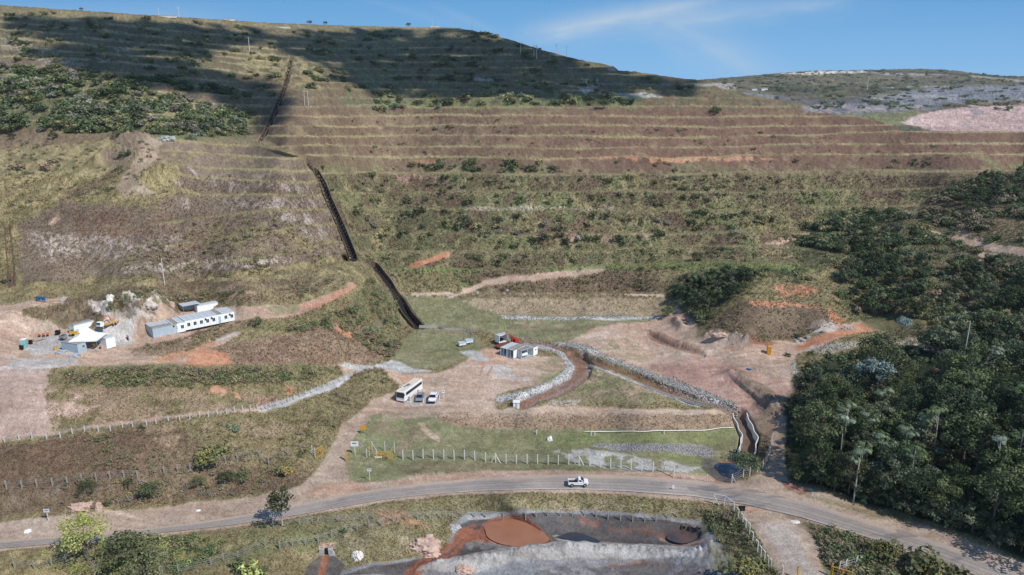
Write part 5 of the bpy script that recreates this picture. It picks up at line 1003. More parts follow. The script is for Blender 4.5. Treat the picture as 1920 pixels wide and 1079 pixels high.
# uncountable undergrowth: low bushes and grass
def stuffmesh(name, label, items, mat=MLEAF):
    Vs, Fs, Cs = [], [], []; off = 0
    for (kind, j, p, s, rz) in items:
        V, F, C = BV[kind][j]; st = 2 if s < 1.6 else 1; c, sn = math.cos(rz) * s, math.sin(rz) * s
        V = V.reshape(-1, 4, 3)[::st].reshape(-1, 3); F2 = np.arange(len(V)).reshape(-1, 4); C = C[::st]
        W_ = np.stack([V[:, 0] * c - V[:, 1] * sn + p[0], V[:, 0] * sn + V[:, 1] * c + p[1], V[:, 2] * s * .85 + p[2] - .12 * s], 1)
        Vs.append(W_); Fs.append(F2 + off); Cs.append(C * random.uniform(.8, 1.2)); off += len(V)
    o = mk(name, np.concatenate(Vs), np.concatenate(Fs), mat, None, np.concatenate(Cs)); tag(o, label, 'undergrowth', None, 'stuff'); return o
items = []
UG = [([(620, 330), (1560, 330), (1560, 505), (700, 505), (640, 420)], 950, (.6, 1.5), ['green', 'olive', 'olive', 'olive', 'brown', 'green']), ([(-60, 125), (150, 135), (300, 170), (480, 215), (480, 258), (0, 248)], 800, (1.4, 3.2), ['green', 'green', 'grey', 'dark', 'olive']),
      ([(550, 60), (900, 60), (1150, 135), (1300, 160), (1300, 175), (560, 172)], 300, (1.5, 3.2), ['dark', 'olive', 'green']), ([(0, 20), (500, 50), (550, 170), (480, 200), (250, 150), (0, 110)], 200, (1.2, 2.8), ['dark', 'olive', 'green']),
      ([(200, 145), (480, 168), (480, 185), (220, 160)], 110, (1.8, 3.2), ['dark', 'dark', 'green']), ([(580, 210), (1920, 262), (1920, 330), (600, 325)], 260, (.6, 1.5), ['olive', 'brown', 'olive', 'green']),
      ([(1500, 460), (1560, 405), (1700, 400), (1740, 420), (1930, 350), (1930, 640), (1600, 600), (1560, 520), (1500, 490)], 900, (.8, 1.9), ['brown', 'green', 'green', 'olive', 'dark']), ([(1490, 470), (1530, 425), (1570, 400), (1690, 396), (1740, 430), (1740, 480), (1600, 480)], 420, (1.2, 2.4), ['green', 'dark', 'dark', 'olive']), ([(1245, 570), (1270, 520), (1420, 510), (1600, 490), (1600, 600), (1560, 560), (1440, 530), (1330, 600), (1300, 630)], 420, (.7, 1.6), ['dark', 'green', 'olive']),
      ([(1320, 600), (1400, 575), (1550, 575), (1560, 605), (1500, 636), (1340, 636)], 170, (.3, .6), ['brown', 'grey', 'olive']), ([(1480, 900), (1500, 690), (1640, 655), (2050, 650), (2050, 1085), (1920, 1035), (1700, 960)], 700, (.9, 1.9), ['dark', 'dark', 'green', 'olive']),
      ([(0, 925), (300, 880), (580, 800), (590, 880), (480, 925), (250, 950), (0, 975)], 150, (.35, .8), ['brown', 'grey', 'olive']), ([(0, 830), (480, 780), (580, 790), (400, 870), (0, 905)], 130, (.3, .7), ['brown', 'olive', 'olive']), ([(630, 700), (700, 700), (745, 705), (640, 780), (590, 860), (560, 840)], 150, (.5, 1.0), ['olive', 'brown', 'olive']),
      ([(440, 620), (560, 610), (660, 580), (690, 520), (740, 570), (755, 640), (730, 680), (640, 620)], 330, (.5, 1.3), ['olive', 'green', 'brown']), ([(100, 700), (300, 692), (640, 692), (600, 712), (400, 725), (120, 722)], 320, (.5, 1.1), ['olive', 'green', 'brown']), ([(1320, 960), (1380, 960), (1460, 1075), (1340, 1080), (1320, 1010)], 260, (.4, .9), ['green', 'olive', 'brown', 'dark']),
      ([(1520, 985), (1700, 1035), (1880, 1110), (1640, 1110), (1560, 1060)], 380, (.6, 1.4), ['dark', 'olive', 'green', 'brown']), ([(180, 1020), (420, 1000), (520, 1030), (500, 1110), (200, 1110)], 340, (.4, 1.2), ['green', 'olive', 'lime', 'green']), ([(0, 1045), (200, 1030), (200, 1110), (0, 1110)], 160, (.3, .7), ['olive', 'lime', 'olive']),
      ([(80, 590), (200, 560), (500, 545), (640, 525), (560, 560), (300, 575), (180, 606)], 220, (.4, 1.0), ['brown', 'olive', 'green']), ([(255, 655), (440, 605), (500, 602), (340, 665)], 120, (.4, .8), ['brown', 'olive']), ([(360, 420), (560, 410), (640, 480), (500, 520), (300, 530), (100, 540)], 300, (.4, 1.1), ['brown', 'olive', 'olive']),
      ([(700, 505), (900, 505), (1240, 500), (1260, 545), (900, 545), (780, 552)], 260, (.4, 1.0), ['olive', 'green', 'brown']), ([(0, 265), (280, 265), (330, 370), (100, 385), (0, 420)], 200, (.5, 1.3), ['olive', 'brown', 'green'])]
UG.append(([(1720, 410), (1760, 360), (1840, 335), (1940, 322), (1940, 440), (1800, 430)], 420, (1.1, 2.4), ['dark', 'brown', 'green', 'brown']))
for poly, n, (s0, s1), kinds in UG:
    a = np.array(poly, float); q = rng.uniform(a.min(0), a.max(0), (n * 4, 2)); q = q[inpoly(q[:, 0], q[:, 1], poly) > 0][:n]; W_ = surfs(q[:, 0], q[:, 1]); cl = fbm(W_[:, 0], W_[:, 1], 14, 3, 55)
    for i in range(len(q)):
        if cl[i] < .42 or vegat(q[i, 0], q[i, 1]) < .2 or (q[i, 0] > 560 and q[i, 1] < 505 and q[i, 1] > 205 and min(abs(q[i, 1] - mline(x_, q[i, 0])) for x_ in MV) < 3.5): continue
        items.append((kinds[rng.randint(len(kinds))], rng.randint(2), W_[i], rng.uniform(s0, s1) * (.6 + cl[i]), rng.rand() * 6.28))
stuffmesh('undergrowth', 'low bushes and weeds covering the terraces, banks and wood floor', items)
# far bushes on the distant hill
items = []
for a, b in zip(rng.uniform(1340, 1920, 520), rng.uniform(132, 206, 520)):
    if b < yat(FCREST, a) + 1 or (b > 170 and rng.rand() < .6): continue
    items.append((['dark', 'dark', 'green'][rng.randint(3)], 0, far_surf(a, b), rng.uniform(2.5, 6.5), rng.rand() * 6))
stuffmesh('distant_bushes', 'dark bushes dotted over the distant hill at right', items)
# grass tufts
def tufts(n, vmin, vmax, umin, umax, rng):
    r = rng.randint(int(4 + 2), GX.shape[0] - 46, n * 3); c = rng.randint(8, GX.shape[1] - 8, n * 3); vv = veg.reshape(U.shape)[r - 4, c]
    V_ = V[r - 4, c]; U_ = U[r - 4, c]; ok = (rng.rand(n * 3) < vv ** 1.6) & (V_ > vmin) & (V_ < vmax) & (U_ > umin) & (U_ < umax); r, c = r[ok][:n], c[ok][:n]
    ox = rng.rand(len(r))[:, None]; P = np.stack([GX[r, c], GY[r, c], GZ[r, c]], -1); P2 = np.stack([GX[r - 1, c + 1], GY[r - 1, c + 1], GZ[r - 1, c + 1]], -1); P = P + (P2 - P) * ox; base = GC[r, c]
    D = P[:, 1]; h = np.clip(D / 160, .7, 2.4) * rng.uniform(.18, .5, len(r)) * (.5 + .5 * veg.reshape(U.shape)[r - 4, c]); th = rng.rand(len(r)) * 6.28
    Vs, Cs = [], []
    for k in range(3):
        a = th + k * 2.1; w = h * .22; dx, dy = np.cos(a), np.sin(a)
        A = P + np.stack([-dy * w, dx * w, -.05 * h], -1); B = P + np.stack([dy * w, -dx * w, -.05 * h], -1); T = P + np.stack([dx * h * .45, dy * h * .45, h], -1); Vs.append(np.stack([A, B, T], 1)); Cs.append(base)
    Vt = np.concatenate(Vs).reshape(-1, 3); C = np.concatenate(Cs); F = np.arange(len(Vt)).reshape(-1, 3); C = C * rng.uniform(.9, 1.6, (len(C), 1)) * np.array([1.04, 1.0, .92]); return Vt, F, C
tv, tf, tcx = tufts(120000, 330, 1100, -30, 1960, rng)
MG2 = foliage_mat('grass_blades', hue=0, val=0); g = mk('grass', tv, tf, MG2, None, np.clip(tcx, 0, .8)); tag(g, 'dry grass tufts all over the banks, verges and terraces', 'grass', None, 'stuff')
# ------------------------------------------------------------------ cumulus above and behind the camera's right shoulder: it throws the shade on the upper hill
rng = np.random.RandomState(77); ico = bmesh.new(); bmesh.ops.create_icosphere(ico, subdivisions=1, radius=1); IV = np.array([q.co[:] for q in ico.verts]); IF = np.array([[q.index for q in f.verts] for f in ico.faces]); ico.free()
Vc, Fc = [], []; off = 0
for poly, n in [([(600, 54), (800, 54), (900, 60), (1160, 135), (1320, 158), (1290, 180), (900, 184), (700, 174), (640, 150), (585, 112), (500, 88), (530, 66)], 1150), ([(10, 32), (200, 40), (480, 58), (500, 70), (400, 92), (380, 105), (300, 104), (180, 88), (60, 62)], 420), ([(200, 92), (330, 118), (440, 142), (540, 172), (520, 235), (470, 215), (400, 180), (270, 158), (160, 125), (40, 85)], 420)]:
    a = np.array(poly, float); q = rng.uniform(a.min(0), a.max(0), (n * 6, 2)); ins = inpoly(q[:, 0], q[:, 1], poly); q = q[(ins > -10) & (rng.rand(len(q)) < np.clip(.2 + ins / 34, 0, .85))][:n]; P = surfs(q[:, 0], q[:, 1])
    for p in P:
        c = p + np.array(SUN) * (880 - p[2] + rng.uniform(-12, 26)) / SUN.z; r = rng.uniform(4.5, 9); nz = 1 + .35 * (vn(IV[:, 0] * 2 + c[0], IV[:, 1] * 2 + IV[:, 2] * 2 + c[1], 3) - .5)
        Vc.append(IV * nz[:, None] * [r, r, r * .7] + c); Fc.append(IF + off); off += len(IV)
MCL = simple('cloud_vapour', (245, 246, 248), 1, var=.02, vs=.01); cl = mk('cloud', np.concatenate(Vc), np.concatenate(Fc), MCL, None, smooth=True); cl['kind'] = 'structure'

# ------------------------------------------------------------------ materials for built things
P_ = dict(white=simple('white_paint', (232, 233, 232), .45, spec=.4, var=.06), cabin=simple('cabin_white', (242, 245, 248), .55, var=.08, vs=.8), cabing=simple('cabin_grey', (168, 186, 200), .6, var=.08, vs=.8), roofl=simple('roof_light', (186, 194, 198), .7, var=.12, vs=.7), roofd=simple('roof_dusty', (150, 140, 130), .8, var=.2, vs=.7),
          glass=simple('dark_glass', (34, 40, 46), .12, spec=.6, var=.1), black=simple('black_rubber', (26, 26, 28), .8), dark=simple('dark_interior', (38, 40, 42), .9), conc=simple('concrete', (176, 172, 166), .9, var=.18), concd=simple('stained_concrete', (112, 86, 72), .9, var=.3, vs=.6), post=simple('concrete_post', (214, 212, 206), .85, var=.1),
          woodp=simple('weathered_post', (166, 158, 144), .95, var=.2), wood=simple('new_timber', (196, 160, 112), .8, var=.15), yellow=simple('yellow_paint', (226, 164, 30), .55, var=.1), orange=simple('orange_plastic', (240, 160, 20), .5, var=.05), red=simple('red_paint', (196, 52, 34), .45), teal=simple('teal_plastic', (120, 196, 190), .5), blue=simple('blue_plastic', (34, 86, 140), .5),
          hivis=simple('orange_cloth', (236, 96, 40), .9), trous=simple('dark_trousers', (48, 54, 66), .9), skin=simple('skin', (150, 104, 80), .7), helmet=simple('helmet_white', (236, 232, 220), .4), silver=simple('silver_paint', (142, 156, 172), .3, .3, var=.04), tarp=simple('grey_tarpaulin', (170, 180, 188), .45, var=.3, vs=3), canvas=simple('white_canvas', (236, 238, 240), .8, var=.05),
          steel=simple('galvanised', (164, 168, 172), .4, .6), rock=simple('grey_rock', (178, 176, 172), .95, var=.25), rockp=simple('pink_rock', (206, 168, 148), .95, var=.3, vs=.8), rockm=simple('mottled_rock', (206, 190, 176), .95, var=.4, vs=.9), rockw=simple('white_rock', (226, 216, 206), .95, var=.25, vs=.8), rust=simple('rusty_steel', (128, 66, 48), .8), cream=simple('cream_roof', (222, 208, 184), .6, var=.1), sign=simple('sign_blue_white', (206, 216, 234), .5), pipe=simple('white_pipe', (236, 236, 234), .4, var=.03), hub=simple('wheel_hub', (190, 192, 194), .4, .3))
def ang(a, b):
    p, q = surf(*a), surf(*b); return math.atan2(q.y - p.y, q.x - p.x)
def wheels(r, xs, hw, R, wd=.22):
    for x0 in xs:
        for s in (-1, 1):
            w = MB().cyl((x0, s * hw - wd / 2, R), R, wd, 'y', 18).build('wheel', P_['black'], r, .02); MB().cyl((x0, s * (hw + wd / 2 + .003) - .02, R), R * .58, .04, 'y', 14).build('hub', P_['hub'], w)
# small white pickup on the road (nose along +x)
def pickup(name, mat, L=4.4, W=1.68, crew=False):
    r = empty(name); h = W / 2
    cab0 = -.15 if not crew else -.95
    prof = [(-2.15, .42), (-1.75, .40), (1.0, .34), (2.05, .42), (2.18, .62), (2.12, .86), (1.95, .98), (1.15, 1.06), (cab0 - .02, 1.06), (cab0 - .02, .60), (-2.12, .60), (-2.2, .55)]
    b = MB().prism(prof, -h, h); b.build('body', mat, r, .05)
    bd = MB(); bd.box(-2.2, -h, .60, cab0, -h + .07, 1.04); bd.box(-2.2, h - .07, .60, cab0, h, 1.04); bd.box(-2.2, -h + .07, .60, -2.12, h - .07, 1.04); bd.build('bed_side', mat, r, .015)
    MB().box(-2.11, -h + .08, .603, cab0 - .03, h - .08, .64).build('bed_liner', P_['black'], r)
    cabp = [(cab0, 1.06), (cab0 + .06, 1.50), (cab0 + .25, 1.60), (.45 + .0, 1.60), (1.22, 1.06)]
    MB().prism(cabp, -h + .10, h - .10).build('cab', mat, r, .04)
    MB().add([(.52, -h + .20, 1.555), (1.17, -h + .14, 1.115), (1.17, h - .14, 1.115), (.52, h - .20, 1.555), (.55, -h + .20, 1.575), (1.20, -h + .14, 1.135), (1.20, h - .14, 1.135), (.55, h - .20, 1.575)], [[4, 5, 6, 7], [0, 3, 2, 1], [0, 1, 5, 4], [2, 3, 7, 6], [1, 2, 6, 5], [0, 4, 7, 3]]).build('windscreen', P_['glass'], r)
    for s in (-1, 1):
        segs = [(cab0 + .18, .50)] if not crew else [(cab0 + .15, cab0 + .75), (cab0 + .85, .55)]
        for x0, x1 in segs:
            y0 = s * (h - .10); y1 = s * (h - .088); MB().prism([(x0, 1.14), (x0 + .04, 1.50), (x1 - .02, 1.50), (min(x1 + .38, 1.0), 1.14)] if x1 > .4 else [(x0, 1.14), (x0 + .04, 1.50), (x1, 1.50), (x1, 1.14)], min(y0, y1), max(y0, y1)).build('side_window', P_['glass'], r)
        MB().box(2.02, s * .62 - .16, .72, 2.16, s * .62 + .16, .86).build('headlight', P_['hub'], r, .02); MB().box(-2.225, s * .74 - .07, .66, -2.19, s * .74 + .07, .96).build('tail_light', P_['red'], r)
        MB().box(.98, s * (h + .04) - .06, 1.08, 1.10, s * (h + .04) + .06, 1.2).build('mirror', P_['black'], r, .02)
    MB().box(2.0, -h + .02, .36, 2.23, h - .02, .56).build('bumper', P_['black'], r, .03); MB().box(cab0 + .01, -h + .25, 1.18, cab0 - .02, h - .25, 1.48).build('rear_window', P_['glass'], r)
    wheels(r, (-1.38, 1.36), h - .06, .32)
    for x0 in (-1.38, 1.36):
        for s in (-1, 1): MB().cyl((x0, s * (h + .004) - .005, .32), .40, .01, 'y', 18).build('wheel_arch', P_['black'], r)
    return r
pk = pickup('pickup_truck', P_['white']); g0 = surf(1084, 909); pk.location = g0 + Vector((0, 0, .07)); pk.rotation_euler = (0, 0, ang((1066, 908), (1102, 909)))
tag(pk, 'small white single-cab pickup with black open bed driving along the asphalt road', 'pickup truck')
pk2 = pickup('pickup_truck', P_['white'], crew=True, W=1.78); pk2.location = surf(813, 750, .02); pk2.scale = (1.16, 1.05, 1.1); pk2.rotation_euler = (0, 0, ang((816, 739), (811, 752)))
tag(pk2, 'white crew-cab pickup parked at the right end of the parking row', 'pickup truck')
# silver hatchback
def car(name, mat):
    r = empty(name); h = .86; MB().prism([(-2.0, .35), (1.9, .33), (2.08, .5), (2.02, .74), (1.15, .92), (-1.85, .98), (-2.05, .8)], -h, h).build('body', mat, r, .06); MB().prism([(-1.95, .96), (-1.55, 1.42), (-.3, 1.5), (.35, 1.46), (1.2, .92)], -h + .12, h - .12).build('cabin', P_['glass'], r, .05)
    MB().prism([(-1.50, 1.425), (-.3, 1.505), (.32, 1.465), (.30, 1.50), (-.3, 1.54), (-1.48, 1.46)], -h + .16, h - .16).build('roof', mat, r, .01)
    for s in (-1, 1): MB().box(1.9, s * .6 - .17, .6, 2.06, s * .6 + .17, .73).build('headlight', P_['hub'], r, .02); MB().box(.85, s * .93 - .06, .92, .98, s * .93 + .06, 1.04).build('mirror', mat, r, .02)
    wheels(r, (-1.25, 1.28), h - .08, .31); return r
cr_ = car('car', P_['silver']); cr_.location = surf(787.5, 749, .02); cr_.rotation_euler = (0, 0, ang((790, 740), (786, 752))); tag(cr_, 'silver blue hatchback parked between the bus and the white crew-cab pickup', 'car')
# bus
def bus():
    r = empty('bus'); L, h = 9.6, 1.22
    MB().prism([(0, .45), (0, 1.0), (.10, 2.95), (.35, 3.12), (L - .1, 3.12), (L, 2.9), (L, .4), (.6, .38)], -h, h).build('body', P_['white'], r, .07)
    MB().box(.35, -h + .07, 3.122, L - .15, h - .07, 3.18).build('roof', P_['cream'], r, .03)
    rf = MB(); rf.box(3.4, -.45, 3.183, 4.9, .45, 3.36).build('roof_hatch', P_['steel'], r, .04); MB().box(2.6, .15, 3.183, 3.0, .5, 3.3).build('roof_vent', P_['black'], r, .03); MB().box(6.6, -.3, 3.183, 7.1, .3, 3.28).build('roof_hatch', P_['cream'], r, .03)
    MB().add([(-.045, -h + .12, 1.35), (.03, -h + .12, 2.72), (.03, h - .12, 2.72), (-.045, h - .12, 1.35), (.04, -h + .12, 1.35), (.10, -h + .12, 2.72), (.10, h - .12, 2.72), (.04, h - .12, 1.35)], [[0, 1, 2, 3], [7, 6, 5, 4], [0, 4, 5, 1], [3, 2, 6, 7], [1, 5, 6, 2], [0, 3, 7, 4]]).build('windscreen', P_['glass'], r)
    for s in (-1, 1):
        y0, y1 = sorted((s * h, s * (h + .012))); MB().box(.9, y0, 1.75, L - .35, y1, 2.6).build('window_band', P_['glass'], r)
        for k in range(6):
            y2, y3 = sorted((s * (h + .014), s * (h + .02))); MB().box(1.7 + k * 1.25, y2, 1.75, 1.76 + k * 1.25, y3, 2.6).build('window_pillar', P_['black'], r)
        MB().box(-.02, s * .85 - .2, .75, .02, s * .85 + .2, .95).build('headlight', P_['hub'], r, .01); MB().box(-.3, s * (h + .12) - .1, 2.1, -.1, s * (h + .12) + .1, 2.55).build('mirror', P_['black'], r, .03)
    MB().add([(-.07, -.95, 1.45), (-.05, -.95, 1.75), (-.055, -.6, 1.5)], [[0, 1, 2], [2, 1, 0]]).build('warning_triangle', P_['red'], r)
    MB().box(.25, h + .002, .55, .95, h + .014, 1.15).build('red_panel', P_['red'], r); MB().box(.55, h + .016, .6, 1.35, h + .024, 2.6).build('door', P_['glass'], r)
    MB().box(-.06, -h + .05, .42, .02, h - .05, .68).build('bumper', P_['white'], r, .03); wheels(r, (2.1, L - 2.6), h - .12, .48, .28); return r
bs = bus(); bs.location = surf(751, 755, .02); bs.rotation_euler = (0, 0, ang((751, 755), (775, 734))); tag(bs, 'white bus with cream roof and dark windscreen parked at the left of the parking row', 'bus')
# containers and cabins
def louvre(m, x0, x1, y, z0, z1): pass
def cabin(name, L, W, H, wall, roof, front=(), end=(), openf=False, back=()):
    """long axis x 0..L, width y 0..W; front = features on the x=L end; end = features on the y=0 long side"""
    r = empty(name); w = P_[wall]
    if openf:
        b = MB(); b.box(0, 0, 0, L, W, .12); b.box(0, 0, .12, .06, W, H); b.box(.06, W - .06, .12, L, W, H); b.box(.06, 0, .12, L, .06, H) if openf == 'x' else b.box(L - .06, .06, .12, L, W - .06, H)
        b.build('wall', w, r)
        fr = MB()
        for q in ([(L - .1, .06), (L - .1, W - .16)] if openf == 'x' else [(.06, 0), (L - .16, 0), (L / 2, 0)]): fr.box(q[0], q[1], .12, q[0] + .1, q[1] + .1, H)
        fr.build('corner_post', P_['white'], r); MB().box(.4, W * .45, .121, L * .7, W * .75, .9).build('bench', P_['black'], r)
    else: MB().box(0, 0, 0, L, W, H).build('wall', w, r, .02)
    MB().box(-.05, -.05, H + .003, L + .05, W + .05, H + .12).build('roof', P_[roof], r, .02); MB().box(.05, .05, H + .124, L - .05, .2, H + .16).build('roof_rib', w, r)
    for k in (.3, .6): MB().box(L * k, .25, H + .123, L * k + .06, W - .1, H + .15).build('roof_rib', P_['roofl'], r)
    for (kind, a, b_, z0, z1) in front:
        o = MB().box(L + .003, a, z0, L + .03, b_, z1).build(kind, P_['glass'] if kind in ('window', 'opening') else P_['cabing'], r)
        if kind == 'window':
            f = MB(); f.box(L + .032, a - .06, z0 - .06, L + .05, b_ + .06, z0); f.box(L + .032, a - .06, z1, L + .05, b_ + .06, z1 + .06); f.box(L + .032, a - .06, z0, L + .05, a, z1); f.box(L + .032, b_, z0, L + .05, b_ + .06, z1); f.box(L + .032, (a + b_) / 2 - .02, z0, L + .05, (a + b_) / 2 + .02, z1); f.build('frame', P_['white'], o)
    for (kind, a, b_, z0, z1) in end:
        o = MB().box(a, -.03, z0, b_, -.003, z1).build(kind, P_['glass'] if kind == 'window' else P_['roofl'], r)
    return r
def mount(o, u, v, rz, dz=.05, corner=None):
    p = surf(u, v, dz); 
    if corner: c, s = math.cos(rz), math.sin(rz); p = p - Vector((corner[0] * c - corner[1] * s, corner[0] * s + corner[1] * c, 0))
    o.location = p; o.rotation_euler = (0, 0, rz); return o
# office row on the pad: long axis e1 (towards lower right), modules step along e2
E1 = math.radians(-35); nm = 10; A0, A1 = (324.4, 626.5), (440.6, 600.5)
pA, pB = surf(*A0), surf(*A1); E2 = math.atan2(pB.y - pA.y, pB.x - pA.x); E1 = E2 - math.pi / 2; mw = (pB - pA).length / nm; zpad = (pA.z + pB.z) / 2 + .1
offl = ['first white cabin of the long row, with a small dark window under an air conditioner', 'second white cabin of the long row, standing slightly lower than the next block', 'third white cabin of the long row, first of the longer joined block', 'fourth white cabin of the long row from the grey block', 'fifth white cabin of the long row from the grey block', 'sixth white cabin of the long row, with an air conditioner by its window', 'seventh white cabin of the long row, left of the door cabin', 'white cabin with the open door where a person in orange stands', 'ninth white cabin of the long row, next to the last', 'last white cabin at the far right end of the long row']
for k in range(nm):
    f = [('window', mw * .32, mw * .76, 1.0, 1.95)] if k != 7 else [('door', mw * .3, mw * .7, .1, 2.1)]
    c = cabin('office_cabin', 6.0, mw - .02, 2.6, 'cabin', 'roofd' if k in (0, 7) else 'roofl', f)
    if k in (0, 5, 6, 9): MB().box(6.002, mw * .12, 1.9, 6.3, mw * .34, 2.3).build('air_conditioner', P_['black'], c, .02)
    t = k / nm; p = pA.lerp(pB, t); p.z = zpad - (.25 if k < 2 else 0); back = Vector((math.cos(E1), math.sin(E1), 0)) * 6.0; c.location = p - back; c.rotation_euler = (0, 0, E1); tag(c, offl[k], 'office cabin', 'white office cabins joined in a long row')
q0 = surf(288, 635.5); grl = ['grey blue cabin nearest the bank, at the front of the grey block', 'middle grey blue cabin of the grey block', 'rearmost grey blue cabin of the grey block']
for k in range(3):      # grey block: long axis along the row
    c = cabin('office_cabin', 6.1, 2.05, 2.6, 'cabing', ['roofd', 'roofl', 'roofl'][k], end=[('door', 5.2, 5.6, .1, 2.2)] if k == 0 else []); n2 = Vector((-math.sin(E2), math.cos(E2), 0)); c.location = Vector((q0.x, q0.y, zpad - .35)) + n2 * 2.07 * k; c.rotation_euler = (0, 0, E2)
    MB().box(-.03, .5, 1.2, -.003, 1.4, 1.9).build('shutter', P_['roofl'], c); tag(c, grl[k], 'office cabin', 'grey cabins at the left end of the office row')
c = cabin('office_cabin', 6, 2.4, 2.6, 'cabin', 'roofl'); mount(c, 371, 589, E2, -.3); tag(c, 'white cabin standing on its own behind the long row', 'office cabin')
sh_ = empty('open_shelter', surf(345, 591)); sh_.rotation_euler = (0, 0, E2); 
for x0, y0 in ((0, 0), (4.4, 0), (0, 3.2), (4.4, 3.2)): MB().box(x0, y0, -.3, x0 + .1, y0 + .1, 2.5).build('post', P_['steel'], sh_)
MB().box(-.2, -.2, 2.503, 4.7, 3.5, 2.6).build('roof', P_['roofl'], sh_, .01); MB().box(.1, 3.1, 0, 4.4, 3.16, 2.4).build('wall', P_['cabing'], sh_); tag(sh_, 'open-fronted grey shelter behind the long cabin row', 'shelter')
# camp at the left
c = cabin('container_cabin', 5.6, 2.4, 2.5, 'cabing', 'roofd', front=[('window', 1.3, 1.9, 1.2, 1.9)]); mount(c, 147.5, 664.5, ang((118, 658), (147.5, 665)), .05, (5.6, 0)); tag(c, 'grey container cabin with white end in front of the white tent', 'container')
EL = ang((118, 658), (147.5, 665))
c = cabin('container_cabin', 5.2, 2.4, 2.7, 'cabin', 'roofd', end=[('opening', .3, 1.1, .3, 1.6)]); mount(c, 141, 630, EL + math.pi / 2 - .2); tag(c, 'white container cabin with dusty roof behind the white tent', 'container')
c = cabin('container_cabin', 2.4, 4.5, 2.7, 'cabin', 'roofl', front=[]); mount(c, 201, 655, ang((201, 655), (216, 652)) , .05); tag(c, 'white container cabin at the right of the white tent', 'container')
tn = empty('gazebo_tent', surf(167, 648)); tn.rotation_euler = (0, 0, math.radians(8)); R = 3.3
V = [(-R, -R * .9, 2.3), (R, -R * .9, 2.3), (R, R * .9, 2.3), (-R, R * .9, 2.3), (0, 0, 5.2), (-R * .45, -R * .4, 3.15), (R * .45, -R * .4, 3.15), (R * .45, R * .4, 3.15), (-R * .45, R * .4, 3.15)]
V += [(a, b, 2.0) for a, b, _ in V[:4]]
mk('canopy', V, [[0, 1, 6, 5], [1, 2, 7, 6], [2, 3, 8, 7], [3, 0, 5, 8], [5, 6, 4], [6, 7, 4], [7, 8, 4], [8, 5, 4], [9, 10, 1, 0], [10, 11, 2, 1], [11, 12, 3, 2], [12, 9, 0, 3]], P_['canvas'], tn)
for a, b in ((-R, -R * .9), (R, -R * .9), (R, R * .9), (-R, R * .9)): MB().tube([(a * .98, b * .98, -.2), (a * .98, b * .98, 2.4)], .05).build('pole', P_['steel'], tn)
tag(tn, 'white peaked gazebo tent between the container cabins at left', 'tent')
def pile(name, u, v, rx, ry, h, mat, seed, label, cat, n=60, rz=0):
    rg = np.random.RandomState(seed); bm = bmesh.new(); bmesh.ops.create_icosphere(bm, subdivisions=4, radius=1)
    VV = np.array([q.co[:] for q in bm.verts]); FF = [[q.index for q in f.verts] for f in bm.faces]; bm.free(); nn = 1 + .9 * (fbm(VV[:, 0] * 3 + seed, VV[:, 1] * 3 + VV[:, 2] * 2, 1, 3, seed) - .5) + .25 * (fbm(VV[:, 0] * 9 + seed, VV[:, 1] * 9 + VV[:, 2] * 7, 1, 2, seed) - .5)
    VV = VV * nn[:, None] * [rx, ry, h]; o = mk(name, VV, FF, P_[mat], None); o.location = surf(u, v, -.1 * h); o.rotation_euler = (0, 0, rz); return tag(o, label, cat)
pile('tarpaulin', 118, 661, 1.6, .9, .8, 'tarp', 1, 'crumpled silver-grey tarpaulin heap left of the grey container cabin', 'tarpaulin'); pile('tarpaulin', 138, 667, 1.6, .9, .7, 'tarp', 2, 'crumpled silver-grey tarpaulin in front of the grey container cabin', 'tarpaulin'); pile('tarpaulin', 117, 564, 1.0, .8, .6, 'tarp', 3, 'grey covered bundle at the end of the timber rail by the blue tanks', 'bundle')
def toilet(u, v, mat, label, rz=.3):
    r = empty('portable_toilet', surf(u, v)); r.rotation_euler = (0, 0, rz); MB().box(-.6, -.6, -.1, .6, .6, 2.15).build('cabin', P_[mat], r, .04); MB().prism([(-.64, 2.153), (.64, 2.153), (.4, 2.36), (-.4, 2.36)], -.64, .64).build('roof', P_['white'] if mat == 'teal' else P_['orange'], r, .03); MB().box(-.4, -.63, .05, .4, -.603, 2.0).build('door', P_[mat], r, .01); MB().box(.25, -.66, 1.0, .32, -.633, 1.15).build('handle', P_['black'], r); tag(r, label, 'portable toilet'); return r
toilet(46, 652, 'teal', 'pale teal portable toilet at the left end of the camp'); toilet(1441, 666, 'orange', 'bright orange portable toilet beside the haul road junction', -.2)
for u_, v_, l_ in ((58, 646, 'black wheeled bin right of the teal toilet'), (41, 656, 'dark bin in front of the teal toilet')):
    r = empty('waste_bin', surf(u_, v_)); MB().prism([(-.28, 0), (.28, 0), (.36, 1.0), (-.36, 1.0)], -.35, .35).build('body', P_['black'], r, .02); MB().box(-.4, -.4, 1.003, .4, .4, 1.08).build('lid', P_['dark'], r, .02); tag(r, l_, 'bin')
r = empty('cabinet', surf(109, 628)); MB().box(-.5, -.4, 0, .5, .4, 1.1).build('body', P_['black'], r, .03); MB().box(-.55, -.45, 1.103, .55, .45, 1.2).build('lid', P_['dark'], r, .02); tag(r, 'black equipment box standing behind the camp, right of the workers', 'box')
for u_, v_, l_ in ((104, 656, 'yellow drum left of the tarpaulins'), (176, 650, 'yellow round tank under the edge of the tent')):
    r = empty('drum', surf(u_, v_)); MB().cyl((0, 0, 0), .35, .9, 'z', 16).build('body', P_['yellow'], r, .02); MB().cyl((0, 0, .903), .3, .04, 'z', 16).build('lid', P_['wood'], r); tag(r, l_, 'drum')
